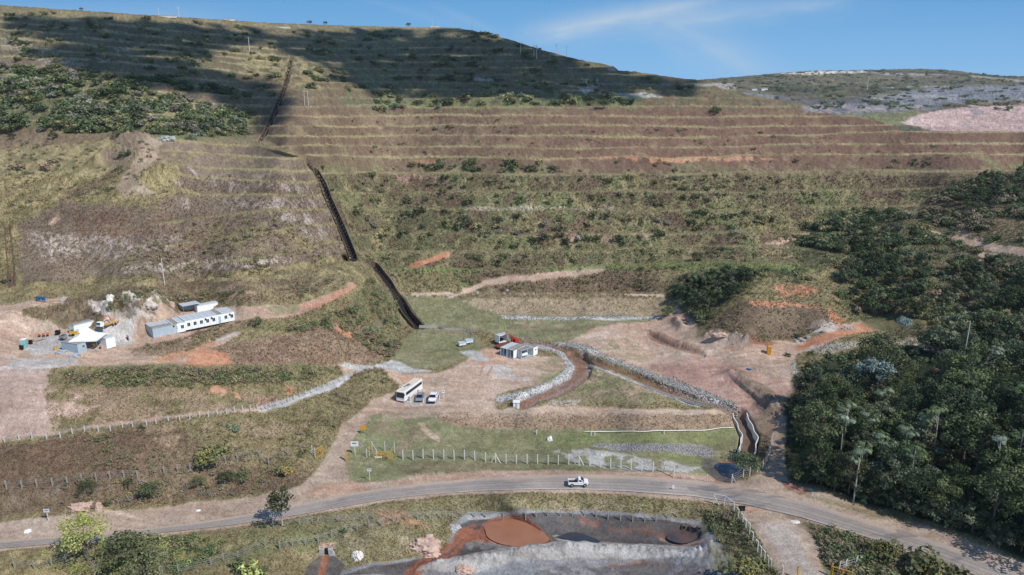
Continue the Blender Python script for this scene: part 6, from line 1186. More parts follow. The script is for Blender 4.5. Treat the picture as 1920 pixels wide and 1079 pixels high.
def machine(u, v, rz, label, name='compressor', mat='yellow'):
    r = empty(name, surf(u, v)); r.rotation_euler = (0, 0, rz); MB().prism([(-.9, .4), (.9, .4), (.9, 1.1), (.5, 1.3), (-.9, 1.3)], -.5, .5).build('body', P_[mat], r, .05); MB().box(-.7, -.45, 1.303, .1, .45, 1.36).build('cover', P_['black'], r, .02)
    for s in (-1, 1): MB().cyl((-.1, s * .55 - .08, .3), .3, .16, 'y', 14).build('wheel', P_['black'], r)
    MB().tube([(.9, 0, .5), (1.6, 0, .35)], .05).build('tow_bar', P_['steel'], r); tag(r, label, 'machine')
machine(139, 629, .3, 'small yellow machine beside the white container behind the tent'); machine(119, 637, 2.8, 'grey and black machine parked at the left of the tent', 'generator', 'steel')
def crane_truck(u, v, rz, label, body='yellow', cab='white', boom='red', load=False):
    r = empty('crane_truck', surf(u, v, .02)); r.rotation_euler = (0, 0, rz); MB().box(-3.4, -1.1, .75, 2.4, 1.1, .95).build('bed', P_[body], r, .02); fm = MB().box(-3.4, -.4, .5, 4.4, .4, .745).build('chassis', P_['black'], r)
    rl = MB()
    for s in (-1, 1): rl.box(-3.4, s * 1.1 - .03, .953, 2.0, s * 1.1 + .03, 1.2)
    rl.build('side_board', P_['wood'] if body == 'yellow' else P_['rust'], r)
    MB().prism([(3.0, .8), (4.5, .8), (4.55, 1.5), (4.25, 2.4), (3.0, 2.45)], -1.1, 1.1).build('cab', P_[cab], r, .06); MB().add([(4.585, -.95, 1.6), (4.585, .95, 1.6), (4.36, .95, 2.25), (4.36, -.95, 2.25), (4.5, -.95, 1.6), (4.5, .95, 1.6), (4.26, .95, 2.25), (4.26, -.95, 2.25)], [[0, 1, 2, 3], [7, 6, 5, 4], [0, 4, 5, 1], [1, 5, 6, 2], [2, 6, 7, 3], [3, 7, 4, 0]]).build('windscreen', P_['glass'], r)
    cr = MB(); cr.tube([(2.7, 0, .8), (2.7, 0, 2.9)], .2, 8); cr.build('crane_column', P_[boom], r); MB().tube([(2.7, 0, 2.9), (2.2, .5, 3.9), (.8, 1.0, 4.1), (.2, 1.1, 3.2), (.1, 1.1, 2.2)], [.24, .22, .2, .18, .12], 6).build('boom', P_[boom], r); MB().tube([(2.7, 0, 2.2), (1.9, .5, 3.4)], .09, 6).build('ram', P_['black'], r)
    wheels(r, (-2.2, -1.0, 3.5), .95, .48, .28); tag(r, label, 'truck'); return r
crane_truck(207, 622, ang((216, 621), (200, 624)), 'yellow-bedded truck with raised red crane behind the white tent').scale = (.72, .72, .72)
crane_truck(948, 652, ang((940, 652), (962, 647)), 'flatbed truck with rust red bed and folded red crane behind the open cabins', 'rust', 'red', 'red')
c = cabin('container_cabin', 3.6, 2.2, 2.3, 'cabin', 'roofl', openf='y'); mount(c, 936, 650, ang((940, 652), (962, 647)), 1.0); tag(c, 'open-sided white container loaded on the red flatbed truck', 'container')
# people
def person(u, v, rz, label, pose='stand', dz=0):
    r = None; H = 1.72
    bm = MB(); hip = .92 if pose == 'stand' else .5
    V = []; E = []; R = []
    def add(p, rr, par=None):
        V.append(p); R.append(rr)
        if par is not None: E.append((par, len(V) - 1))
        return len(V) - 1
    if pose == 'stand': kf, kb, an, ln = (.06, .52), (-.02, .5), (.02, .07), 0
    else: kf, kb, an, ln = (.42, .52), (.40, .50), (.30, .07), .12
    pel = add((0, 0, hip), .15); ch = add((ln, 0, hip + .42), .17, pel); nk = add((ln * 1.3, 0, hip + .60), .07, ch); hd = add((ln * 1.4 + .02, 0, hip + .75), .11, nk); tp = add((ln * 1.4, 0, hip + .82), .085, hd)
    for s, k in ((1, kf), (-1, kb)):
        h_ = add((0, s * .1, hip - .06), .10, pel); kn = add((k[0], s * .12, k[1]), .07, h_); a_ = add((an[0], s * .12, an[1]), .05, kn); add((an[0] + .16, s * .13, .04), .045, a_)
        sh2 = add((ln * 1.2, s * .2, hip + .5), .07, ch); el = add((ln + .06, s * .27, hip + .22), .05, sh2); hnd = add((ln + .26, s * .22, hip + .05), .04, el)
        for q in range(5): add((ln + .33 + .01 * (q % 3), s * (.22 + (q - 2) * .018), hip - .01 + .008 * q), .010, hnd)
    me = bpy.data.meshes.new('person'); me.from_pydata(V, E, []); me.update(); o = bpy.data.objects.new('person', me); COL.objects.link(o)
    sk = o.modifiers.new('skin', 'SKIN'); 
    for i, d in enumerate(me.skin_vertices[0].data if me.skin_vertices else []): d.radius = (R[i], R[i])
    if not me.skin_vertices:
        bmm = bmesh.new(); bmm.from_mesh(me); ly = bmm.verts.layers.skin.verify()
        for i, q in enumerate(bmm.verts): q[ly].radius = (R[i], R[i]); q[ly].use_root = (i == 0)
        bmm.to_mesh(me); bmm.free()
    sb = o.modifiers.new('sub', 'SUBSURF'); sb.levels = sb.render_levels = 1; me.materials.append(P_['skin'])
    # clothes follow the body
    MB().tube([(0, 0, hip - .02), (ln * .5, 0, hip + .2), (ln, 0, hip + .45), (ln * 1.2, 0, hip + .58)], [.18, .19, .20, .12], 10).build('jacket', P_['hivis'], o, smooth=True)
    for s, k in ((1, kf), (-1, kb)):
        MB().tube([(ln * 1.2, s * .17, hip + .53), (ln + .06, s * .27, hip + .22), (ln + .23, s * .23, hip + .07)], [.09, .075, .06], 8).build('sleeve', P_['hivis'], o, smooth=True)
        MB().tube([(0, s * .09, hip + .02), (k[0], s * .12, k[1]), (an[0], s * .12, .1)], [.13, .10, .08], 8).build('trouser_leg', P_['trous'], o, smooth=True)
    MB().tube([(ln * 1.4 + .01, 0, hip + .80), (ln * 1.4, 0, hip + .86), (ln * 1.4, 0, hip + .92)], [.14, .12, .04], 10).build('helmet', P_['helmet'], o, smooth=True)
    o.location = surf(u, v, dz); o.rotation_euler = (0, 0, rz); tag(o, label, 'person'); return o
for a in [(73, 634, 0, 'person in orange jacket sitting at the left of the trio on the timber bench', 'sit'), (81, 633.5, .4, 'person in orange jacket in the middle of the trio, bending forward', 'sit'), (91, 632, 2.6, 'person in orange jacket at the right of the trio, legs stretched', 'sit'),
          (240.5, 642, 1.5, 'person in orange jacket walking alone between the tent and the cabins', 'stand'), (190, 655, 3, 'person in orange crouching at the front edge of the tent', 'sit'), (417, 606, -1, 'person in orange standing at the door of the long cabin row', 'stand'), (1363, 774, 0, 'person in pale top standing alone on the dam crest', 'stand')][:6]: person(*a)
r = empty('timber_bench', surf(74, 640)); r.rotation_euler = (0, 0, .25); MB().box(-1.6, -.2, .42, 2.4, .2, .5).build('seat', P_['wood'], r); MB().box(-1.4, -.15, 0, -1.3, .15, .42).build('leg', P_['wood'], r); MB().box(2.1, -.15, 0, 2.2, .15, .42).build('leg', P_['wood'], r); tag(r, 'long new timber bench or plank beside the sitting workers', 'bench')
# centre cabins
EC = math.radians(-36); EC2 = EC + math.pi / 2
for k, (l_) in enumerate(('left white open-fronted cabin of the middle group', 'second open-fronted cabin of the middle group, joined to the left one')):
    c = cabin('site_cabin', 2.5, 6.0, 2.5, 'cabin', ['roofl', 'roofd'][k], openf='y'); p0 = surf(938, 667, .05); c.location = p0 + Vector((math.cos(EC), math.sin(EC), 0)) * 2.52 * k; c.rotation_euler = (0, 0, EC); tag(c, l_, 'site cabin', 'open cabins in the middle of the platform')
c = cabin('site_cabin', 5.0, 2.4, 2.5, 'cabing', 'roofd', openf='y'); mount(c, 977, 674.5, math.radians(40), .05); tag(c, 'grey cabin with long glazed opening at the front of the middle group', 'site cabin')
MB().box(.4, -.02, .8, 2.6, -.003, 1.7).build('whiteboard', P_['white'], c)
c = cabin('site_cabin', 4.9, 2.2, 2.6, 'cabin', 'roofd', front=[('window', .9, 1.4, 1.5, 2.0)]); mount(c, 1000.5, 668, EC, .05, (4.9, 0)); tag(c, 'narrow white cabin at the right of the middle group with small notices on its end', 'site cabin')
for u_, v_, l_ in ((867, 648, 'mobile lighting trailer with grey cover, left of the pair'), (880, 645, 'mobile lighting trailer, right of the pair')):
    r = empty('lighting_trailer', surf(u_, v_)); r.rotation_euler = (0, 0, .5); MB().box(-1.3, -.6, .45, 1.1, .6, 1.1).build('body', P_['white'], r, .05); MB().add([(-1.3, -.7, 1.15), (1.2, -.7, 1.15), (1.2, .7, 1.45), (-1.3, .7, 1.45), (-1.3, -.7, 1.2), (1.2, -.7, 1.2), (1.2, .7, 1.5), (-1.3, .7, 1.5)], [[3, 2, 1, 0], [4, 5, 6, 7], [0, 1, 5, 4], [1, 2, 6, 5], [2, 3, 7, 6], [3, 0, 4, 7]]).build('solar_panel', P_['cabing'], r)
    MB().tube([(.6, 0, 1.1), (.6, 0, 4.4)], .06).build('mast', P_['black'], r); MB().box(.2, -.15, 4.4, 1.0, .15, 4.75).build('lamp_head', P_['steel'], r, .03); wheels(r, (0,), .65, .3, .15); tag(r, l_, 'lighting trailer', 'mobile lighting trailers on the lawn')
r = empty('white_kiosk', surf(968, 757)); MB().box(-.8, -.7, 0, .8, .7, 1.7).build('wall', P_['cabin'], r, .03); MB().prism([(-.95, 1.703), (.95, 1.703), (.85, 1.85), (-.85, 1.95)], -.85, .85).build('roof', P_['white'], r, .02); MB().box(-.3, -.73, .1, .3, -.703, 1.5).build('door', P_['cabing'], r); tag(r, 'small white kiosk at the lower end of the rocky drain', 'kiosk')
# blue tanks and timber stairway
r = empty('tank_stand', surf(78, 569)); 
for x0 in (-2.4, 0, 2.4, 5.5): MB().box(x0 - .06, -.06, -.8, x0 + .06, .06, .9).build('post', P_['wood'], r)
MB().box(-2.6, -.08, .3, 5.7, .08, .45).build('rail', P_['wood'], r); tag(r, 'pale timber rail stand in front of the blue tanks', 'timber stand')
for k, l_ in enumerate(('left blue water tank on the left hillside', 'middle blue water tank', 'right blue water tank nearest the grey bundle')):
    r = empty('water_tank', surf(71.5 + 5.6 * k, 567, .1)); MB().cyl((0, 0, 0), .45, 1.2, 'z', 16).build('body', P_['blue'], r, .02); MB().cyl((0, 0, 1.203), .3, .12, 'z', 16).build('lid', P_['blue'], r, .02); tag(r, l_, 'water tank', 'blue water tanks')
p0, p1 = surf(13, 616), surf(17, 576); d = (p1 - p0); r = empty('timber_stairway', p0); s_ = Vector((-d.y, d.x, 0)).normalized() * .55; rl = MB(); n = 16
for sg in (-1, 1): o = MB().tube([s_ * sg + Vector((0, 0, .15)), d + s_ * sg + Vector((0, 0, .15))], .08, 4).build('stringer', P_['wood'], r)
for k in range(n): t = (k + .5) / n; c_ = d * t; MB().add(*tube([c_ - s_ + Vector((0, 0, .2)), c_ + s_ + Vector((0, 0, .2))], [.11, .11], 4)).build('step', P_['wood'], r)
tag(r, 'yellow timber stairway laid up the dirt slope at the far left', 'stairway')
# blue sheet
o = pile('plastic_sheet', 1404, 694, .9, .6, .3, 'blue', 9, 'small crumpled blue sheet on the pink dirt', 'sheet')
pile('white_bag', 1031, 824, .7, .5, 1.0, 'white', 12, 'white cloth or bird-like shape on the grass below the dam', 'white object'); pile('litter', 52, 1002 - 6, .7, .5, .4, 'white', 13, 'white litter bag on the left road verge', 'litter')
pile('litter', 1100 / 3 + 5, 957, .5, .3, .2, 'white', 15, 'small white scrap of litter on the road shoulder below the dark tree', 'litter'); pile('round_slab', 1491, 977, .9, .6, .15, 'rockw', 14, 'flat pale round slab on the verge right of the lower track', 'slab')
pile('rock_outcrop', 797, 1026, 2.9, 2.0, 2.3, 'rockp', 21, 'big pink rock outcrop at the edge of the dark flat', 'rock'); pile('boulder', 672, 1045, 1.1, .9, 1.1, 'rockw', 22, 'pale boulder left of the pink outcrop', 'rock'); pile('rock_outcrop', 810, 1040, 1.6, 1.2, .9, 'rockp', 23, 'lower pink rock shelf beside the big outcrop', 'rock')
pile('rock_outcrop', 852, 992, 1.3, 1.2, .8, 'rock', 24, 'grey rock heap where the grass meets the dark flat', 'rock'); pile('rock_outcrop', 870, 1074, 1.9, 1.0, .9, 'rockp', 25, 'brownish rock lump on the grey spoil ridge', 'rock')
pile('rock_outcrop', 282, 588, 2.4, 1.3, 1.2, 'rockm', 26, 'large whitish rock mound behind the cabins', 'rock'); pile('rock_outcrop', 322, 580, 1.0, .8, 1.4, 'rockp', 27, 'orange brown rock at the right of the white mound', 'rock'); pile('rock_outcrop', 186, 590, 1.2, .8, .9, 'rockm', 28, 'white rock outcrop left of the big white mound', 'rock'); pile('rock_outcrop', 210, 582, 1.2, .9, 1.3, 'rockw', 29, 'pinkish white rock beside the green bush above the camp', 'rock')
pile('rock_outcrop', 150, 952, 2.2, 1.2, 1.0, 'rockp', 30, 'pale rock exposed on the bank beside the road', 'rock'); pile('boulder', 186, 951, .8, .7, .9, 'rockp', 31, 'smaller pale rock right of the exposed one on the bank', 'rock'); pile('rubble_pile', 1354, 638, 3.6, 1.3, .8, 'rockp', 32, 'pale dirt pile at the foot of the spoil mound', 'rubble'); pile('rubble_pile', 316, 263, 3.5, 2.0, 1.8, 'rock', 33, 'small heap of grey rubble at the top of the dirt track', 'rubble')
pile('rubble_pile', 1548, 624, 1.4, .6, .5, 'rockm', 34, 'whitish broken rock at the right foot of the spoil mound', 'rock')
for k, (u_, v_, s_) in enumerate([(782, 553, .5), (800, 553, .4), (838, 555, .8), (845, 554, .6), (895, 549, .7), (951, 546, .6), (1000, 550, .5), (780, 556, .9)]): pile('boulder', u_, v_, s_, s_ * .8, s_ * .8, 'rock', 40 + k, 'grey boulder lying along the sandy track above the lawn', 'rock')['group'] = 'boulders along the sandy track'
for k, (u_, v_) in enumerate([(1493, 641), (1500, 637), (1507, 640), (1515, 634), (1588, 614), (1595, 616), (1582, 617)]): pile('boulder', u_, v_, .8, .6, .6, 'rock', 60 + k, 'grey boulder dumped at the foot of the spoil mound', 'rock')['group'] = 'boulders at the foot of the spoil mound'
# ------------------------------------------------------------------ stepped channels, drains
def resample(pts, step):
    P = [np.array(p, float) for p in pts]; out = [P[0]]
    for a, b in zip(P[:-1], P[1:]):
        n = max(1, int(np.linalg.norm(b - a) / step)); out += [a + (b - a) * k / n for k in range(1, n + 1)]
    return out
def channel(name, px, hw, dep, label, wall='conc', floor='concd', steps=True, wob=0, lift=.35, step_px=4, cat='channel'):
    q = resample(px, step_px); q = np.array(q); d = macro_d(q[:, 0], q[:, 1]); X, Yy, Z = pos(q[:, 0], q[:, 1], d); C = np.stack([X, Yy, Z], 1); n = len(C)
    T = np.gradient(C[:, :2], axis=0); T /= np.linalg.norm(T, axis=1)[:, None]; Nn = np.stack([-T[:, 1], T[:, 0]], 1); r = empty(name, tuple(C[0])); O = C[0]
    for s in (-1, 1):
        m = MB(); rows = []
        for i in range(n):
            w = hw + wob * math.sin(i * 1.1 + s); a = C[i, :2] + Nn[i] * s * w; b = C[i, :2] + Nn[i] * s * (w + .2); zt = C[i, 2] + lift; zb = C[i, 2] - dep - .3
            rows.append([(a[0] - O[0], a[1] - O[1], zb - O[2]), (a[0] - O[0], a[1] - O[1], zt - O[2]), (b[0] - O[0], b[1] - O[1], zt - O[2]), (b[0] - O[0], b[1] - O[1], zb - O[2])])
        V = [p for rr in rows for p in rr]; F = []
        for i in range(n - 1):
            for j in range(3): k = i * 4 + j; F.append([k, k + 4, k + 5, k + 1] if s > 0 else [k, k + 1, k + 5, k + 4])
        F.append([0, 1, 2, 3]); F.append([(n - 1) * 4 + j for j in (3, 2, 1, 0)]); m.add(V, F).build('side_wall', P_[wall], r)
    f = MB(); L = 0
    for i in range(n - 1):
        a, b = C[i], C[i + 1]; zs = min(a[2], b[2]) - dep if steps else None; w = hw + .05
        c4 = [a[:2] - Nn[i] * w, a[:2] + Nn[i] * w, b[:2] + Nn[i + 1] * w, b[:2] - Nn[i + 1] * w]
        zz = [zs] * 4 if steps else [a[2] - dep, a[2] - dep, b[2] - dep, b[2] - dep]; V = [(c[0] - O[0], c[1] - O[1], z_ - O[2]) for c, z_ in zip(c4, zz)] + [(c[0] - O[0], c[1] - O[1], z_ - 1.6 - O[2]) for c, z_ in zip(c4, zz)]
        f.add(V, [[0, 1, 2, 3], [0, 4, 5, 1], [1, 5, 6, 2], [2, 6, 7, 3], [3, 7, 4, 0]])
    f.build('floor', P_[floor], r); tag(r, label, cat); return r
channel('stepped_channel', CHLOW, 1.6, 1.7, 'lowest reach of the dark stepped drain channel, ending at the lawn', floor='dark', wall='concd', step_px=5); channel('stepped_channel', CHMID, 1.3, 1.4, 'dark stepped drain channel running down the middle of the hillside', wall='concd', lift=.15, floor='dark', step_px=6)
channel('stepped_channel', CHTOP, .6, .8, 'highest reach of the stepped drain channel climbing towards the hilltop', wall='concd', lift=-.1, floor='dark', step_px=6); channel('stepped_channel', CHLEFT, .7, .6, 'narrow concrete stairway drain at the far left edge', wall='concd', lift=.05, step_px=5)
channel('outfall_channel', CHOUT, 1.7, 1.5, 'white-walled curved outfall channel at the right end of the dam', wall='post', floor='concd', steps=False, wob=.15, lift=.5, step_px=4)
channel('gutter', [(786, 612), (822, 613), (832, 617), (868, 619), (884, 624), (896, 631)], .35, .25, 'thin concrete gutter crossing the lawn from the channel foot', steps=False, lift=.2, step_px=8, cat='gutter'); channel('gutter', [(1105, 685), (1160, 706), (1240, 737), (1300, 757), (1330, 765)], .3, .25, 'straight grey concrete gutter beside the rocky drain', steps=False, lift=.15, step_px=8, cat='gutter')
rp = resample([(1095, 811), (1200, 810), (1375, 806)], 12); r = MB(); r.tube([surf(a, b, .35) for a, b in rp], .10, 8); o = r.build('white_pipe', P_['pipe'], smooth=True); tag(o, 'long straight white pipe lying along the foot of the dam', 'pipe')
# rock bands: too many stones to count
def rocks(name, label, bands, rg):
    """bands: (polyline, half width m, density per m2, size) or polygons"""
    bm = bmesh.new(); bmesh.ops.create_icosphere(bm, subdivisions=1, radius=1); BVv = np.array([q.co[:] for q in bm.verts]); BF = np.array([[q.index for q in f.verts] for f in bm.faces]); bm.free(); Vs, Fs, off = [], [], 0; Cs = []
    for kind, pts, w, den, sz in bands:
        a = np.array(pts, float); mg = 0 if kind == 'poly' else 30; lo, hi = a.min(0) - mg, a.max(0) + mg; q = rg.uniform(lo, hi, (int(den), 2))
        if kind == 'poly': q = q[inpoly(q[:, 0], q[:, 1], pts) > 0]; P = surfs(q[:, 0], q[:, 1])
        else:
            P = surfs(q[:, 0], q[:, 1]); d, s, sg = pdist(P[:, 0], P[:, 1], wpts(pts)); P = P[d < w * (.8 + .4 * rg.rand(len(d)))]
        for p in P:
            s = sz * rg.uniform(.5, 1.3); Vs.append(BVv * (.75 + .5 * rg.rand(len(BVv), 1)) * s * [1, 1, .75] + p + [0, 0, s * .15]); Fs.append(BF + off); off += len(BVv); Cs.append(np.full((len(BF), 3), rg.uniform(.15, .36)) * [1.0, .98, .95])
    o = mk(name, np.concatenate(Vs), np.concatenate(Fs), MRK, None, np.concatenate(Cs)); tag(o, label, 'rocks', None, 'stuff')
MRK, nt_, b_ = new_mat('loose_rock'); a_ = N(nt_, 'ShaderNodeVertexColor', layer_name='Col'); nt_.links.new(a_.outputs['Color'], b_.inputs['Base Color']); b_.inputs['Roughness'].default_value = .95
rg = np.random.RandomState(8)
rocks('riprap', 'loose grey rocks lining the drains and filling the rock apron', [('line', [(975, 634), (1060, 645), (1090, 652), (1140, 672), (1240, 712), (1330, 742), (1380, 770)], 1.9, 26000, .20), ('line', [(1010, 650), (1050, 660), (1068, 675), (1070, 695), (1040, 718), (985, 738), (940, 748)], 1.6, 9000, .17), ('line', [(1108, 690), (1080, 712), (1030, 740), (1000, 752)], .7, 6000, .15),
      ('line', [(945, 596), (1000, 597), (1100, 598), (1200, 596), (1230, 595)], 1.3, 6000, .24), ('line', [(1178, 602), (1182, 616)], .8, 900, .2), ('poly', [(1105, 835), (1180, 829), (1320, 833), (1345, 850), (1330, 858), (1240, 845), (1150, 844)], 0, 4200, .17), ('poly', [(1225, 700), (1260, 705), (1380, 760), (1392, 776), (1360, 768), (1290, 742), (1240, 722)], 0, 2600, .24),
      ('line', [(760, 561), (712, 540), (700, 525)], .7, 1500, .16), ('line', [(1080, 656), (1100, 690), (1060, 725), (990, 752)], 1.6, 6000, .12)], rg)
# culvert pipes
for k, (u_, v_, l_) in enumerate(((1281, 989, 'leftmost concrete culvert mouth beside the still pool'), (1296, 991, 'middle concrete culvert mouth'), (1310, 993, 'rightmost concrete culvert mouth, half hidden by plants'))):
    p = surf(u_, v_, -.15); r = empty('culvert_pipe', p); V, F = [], []; n = 20
    for y0, rr in ((-.3, .46), (-.3, .37), (.3, .37), (.3, .46)):
        for j in range(n): V.append((rr * math.cos(6.2832 * j / n), y0, rr * math.sin(6.2832 * j / n) + .35))
    for a in range(4):
        for j in range(n): F.append([a * n + j, a * n + (j + 1) % n, ((a + 1) % 4) * n + (j + 1) % n, ((a + 1) % 4) * n + j])
    MB().add(V, F).build('pipe_wall', P_['concd'], r); MB().cyl((0, -.2, .35), .36, .05, 'y', 20).build('dark_bore', P_['black'], r); tag(r, l_, 'culvert', 'culvert pipes')
# small headwall culvert lower left
r = empty('headwall', surf(612, 1042)); MB().prism([(-1.7, 0), (-.45, 0), (-.35, 1.4), (-1.2, 1.3)], 0, .5).build('left_wing', P_['rock'], r); MB().prism([(.45, 0), (1.6, 0), (1.1, 1.3), (.35, 1.4)], 0, .5).build('right_wing', P_['rock'], r); MB().box(-.45, .25, 0, .45, .5, 1.35).build('opening', P_['black'], r); tag(r, 'small stone drain outlet spilling rusty water at the lower left', 'drain outlet')
# ------------------------------------------------------------------ fences, posts, gates, signs
def post_mb(h, w=.11, crook=0, face=0):
    m = MB(); m.box(-w / 2, -w / 2, -.4, w / 2, w / 2, h)
    if crook: c, s = math.cos(face) * crook, math.sin(face) * crook; m.tube([(0, 0, h - .03), (c, s, h + crook * .8)], w * .5, 4)
    return m
def fence(px, h, label, mat='post', w=.11, crook=0, face=0, wires=4, braces=(), name='fence', cat='fence', post='post', mesh=True, rail=0):
    P = [surf(a, b) for a, b in px]; r = empty(name, P[0]); base = post_mb(h, w, crook, face).build(post, P_[mat], r); 
    for i, p in enumerate(P):
        o = base if i == 0 else base.copy()
        if i: COL.objects.link(o)
        o.parent = r; o.location = p - P[0]; o.rotation_euler = (random.uniform(-.02, .02), random.uniform(-.02, .02), 0)
    m = MB()
    for k in range(wires): z_ = h * (.25 + .7 * k / max(1, wires - 1)); m.tube([p - P[0] + Vector((0, 0, z_)) for p in P], .02, 3)
    if wires: m.build('wire', P_['steel'], r)
    if rail: MB().tube([p - P[0] + Vector((0, 0, h + .05)) for p in P], rail, 6).build('rail', P_['white'], r)
    for i in braces:
        for s in (-1, 1):
            if 0 <= i + s < len(P) and (i == 0 or i == len(P) - 1 or True):
                q = P[i]; e = (P[i + s] if 0 <= i + s < len(P) else P[i - s]) - q; e = e.normalized() * 1.15; a, b = q - P[0] + Vector((0, 0, h * .85)), q - P[0] + e + Vector((0, 0, -.1)); MB().tube([a, b], w * .5, 4).build('brace', P_[mat], r)
    tag(r, label, cat); return r
def z3(xs, ys, x0=640, y0=719): return [(x0 + a / 3, y0 + b / 3) for a, b in zip(xs, ys)]
X1 = [347, 404, 461, 519, 577, 635, 693, 751, 811, 868, 927, 985, 1045, 1104, 1163, 1220, 1279, 1337, 1397, 1455, 1514, 1572, 1630, 1690, 1753, 1815, 1870]
Y1 = [424, 428, 430, 434, 436, 439, 441, 443, 444, 442, 444, 445, 446, 448, 451, 454, 456, 456, 461, 466, 470, 475, 480, 486, 494, 501, 528]
fence(z3(X1, Y1), 2.35, 'white concrete post fence across the grass between the dam and the road', braces=(9, 17, 26), w=.2, wires=5)
fence([(688, 858), (707, 859)], 2.2, 'two white fence posts around the yellow gate by the access road', w=.13); fence([(698, 846), (722, 846), (740, 848)], 2.6, 'short rear row of taller white posts behind the yellow gate', w=.12, braces=(0, 2))
fence([(1282, 900), (1304, 901), (1326, 904)], 1.9, 'short white posts beside the outfall stream, nearest the road', w=.1); fence([(1372, 906), (1393, 898), (1405, 896), (1420, 889)], 2.2, 'white posts around the broad tree at the outfall pool', w=.13, braces=(0,)); fence([(1430, 882), (1434, 874), (1438, 864), (1441, 854), (1444, 844), (1447, 832)], 2.6, 'white fence climbing beside the shaded track at the wood edge', w=.16, wires=5)
X2 = [28, 90, 157, 223, 292, 361, 429, 496, 557, 625, 681, 749, 811, 910, 1037, 1095, 1161, 1231, 1299, 1367, 1433, 1500, 1570, 1639, 1706, 1769, 1835, 1889]; Y2 = [850, 833, 815, 797, 783, 772, 766, 764, 764, 768, 757, 755, 755, 756, 755, 755, 750, 748, 747, 745, 752, 765, 770, 778, 778, 778, 760, 750]
XL = [(1575, 938), (1646, 920), (1718, 910), (1791, 900), (1867, 870)]
fence([(a / 3, 719 + b / 3) for a, b in XL] + z3(X2, Y2), 1.75, 'grey weathered post fence above the orange pond', 'woodp', w=.19, braces=(14,)); fence([(513, 992), (562, 988), (586, 982), (635, 981), (700, 973)], 1.5, 'short grey post row beside the green roadside tree', 'woodp', w=.13)
fence([(1338, 944), (1358, 948), (1376, 961)], 2.2, 'white rail-topped posts at the corner of the lower track', w=.16, rail=.07, braces=(0,)); 
fence([(1384, 975), (1392, 986), (1398, 996), (1405, 1004), (1411, 1018), (1420, 1037), (1426, 1048), (1433, 1055)], 2.2, 'crooked-top white fence posts curving along the lower track', w=.15, crook=.45, face=math.radians(150), wires=3); fence([(1440, 1063), (1445, 1069), (1467, 1080)], 2.0, 'last white posts of the lower track fence at the bottom edge', w=.13, crook=.3, face=2.5, braces=(2,))
fence([(1573, 1074), (1584, 1072), (1604, 1066)], 2.1, 'white braced posts right of the yellow gate in the shade', w=.13, crook=.4, face=.7, braces=(1,))
XA = [(8, 827), (35, 822), (60, 821), (87, 821), (113, 820), (136, 815), (159, 811), (185, 811), (207, 808), (230, 802), (249, 801), (275, 798), (293, 796), (316, 792), (337, 789), (356, 786), (375, 783), (391, 782), (408, 778), (425, 776), (440, 772), (455, 770)]
fence(XA, 1.35, 'long low fence of pale posts along the top of the lower left bank', w=.17); fence([(470, 769), (483, 768), (492, 769), (500, 766), (508, 763), (519, 760), (531, 757), (541, 753), (552, 749), (563, 745), (574, 741), (585, 737), (596, 733), (607, 728), (617, 724), (628, 719), (638, 715), (647, 710)], 1.5, 'close-set pale posts beside the gravel ramp', w=.13)
XB = [(13, 920), (42, 919), (70, 916), (99, 914), (127, 912), (154, 906), (181, 904), (207, 902), (233, 898), (258, 897), (308, 888), (334, 888), (357, 884), (380, 880), (423, 868), (445, 865), (487, 857), (504, 870), (540, 852)]
fence(XB, 1.9, 'weathered post fence along the middle of the brown bank', 'woodp', w=.2); fence([(28, 1069), (65, 1068), (97, 1061), (124, 1055)], 1.9, 'weathered posts in the grass at the lower left corner', 'woodp', w=.15); fence([(305, 1078), (335, 1076), (396, 1062), (420, 1055), (447, 1049), (498, 1028)], 1.7, 'scattered posts in the tall grass at the bottom left', 'woodp', w=.14)
fence([(649, 865), (649.5, 864)], 2.6, 'yellow wooden post on the left side of the access road mouth', 'yellow', w=.2, wires=0, name='gate_post', cat='post')
fence([(586, 856), (591, 860)], 2.4, 'white braced posts beside the yellow gate on the left of the access road', w=.15, braces=(0,))
def gate(u, v, w, h, rz, label, mat='yellow', bars=4):
    r = empty('gate', surf(u, v)); r.rotation_euler = (0, 0, rz); m = MB()
    for x0 in (0, w): m.tube([(x0, 0, 0), (x0, 0, h)], .07, 6)
    for z_ in (.15, h): m.tube([(0, 0, z_), (w, 0, z_)], .07, 6)
    m.build('frame', P_[mat], r); b = MB()
    for k in range(1, bars): b.tube([(w * k / bars, 0, .15), (w * k / bars, 0, h)], .03, 5); b.tube([(0, 0, h * k / bars), (w, 0, h * k / bars)], .025, 5)
    b.build('mesh_panel', P_[mat], r); tag(r, label, 'gate'); return r
gate(727, 861, 1.05, 2.2, 0, 'narrow yellow mesh gate in the white fence'); gate(592, 863, 2.2, 2.2, 1.1, 'yellow gate leaf swung open at the left of the access road'); gate(1560, 1082, 3.0, 2.2, -.5, 'yellow mesh gate leaf swung open in the shade at the bottom right')
for u_, v_, l_ in ((1495, 1084, 'left yellow gate post across the lower track'), (1558, 1080, 'right yellow gate post across the lower track')): r = empty('gate_post', surf(u_, v_)); MB().box(-.12, -.12, -.3, .12, .12, 2.3).build('shaft', P_['yellow'], r); MB().prism([(-.14, 2.303), (.14, 2.303), (0, 2.5)], -.14, .14).build('cap', P_['yellow'], r); tag(r, l_, 'gate post')
r = empty('turnstile_frame', surf(711, 857)); m = MB()
for x0 in (-1.2, -.4, .4, 1.2): m.tube([(x0, -.5, 0), (x0, -.5, 1.3)], .06, 6); m.tube([(x0, .5, 0), (x0, .5, 1.3)], .06, 6)
for z_ in (.5, 1.3): m.tube([(-1.2, -.5, z_), (1.2, -.5, z_)], .06, 6); m.tube([(-1.2, .5, z_), (1.2, .5, z_)], .06, 6)
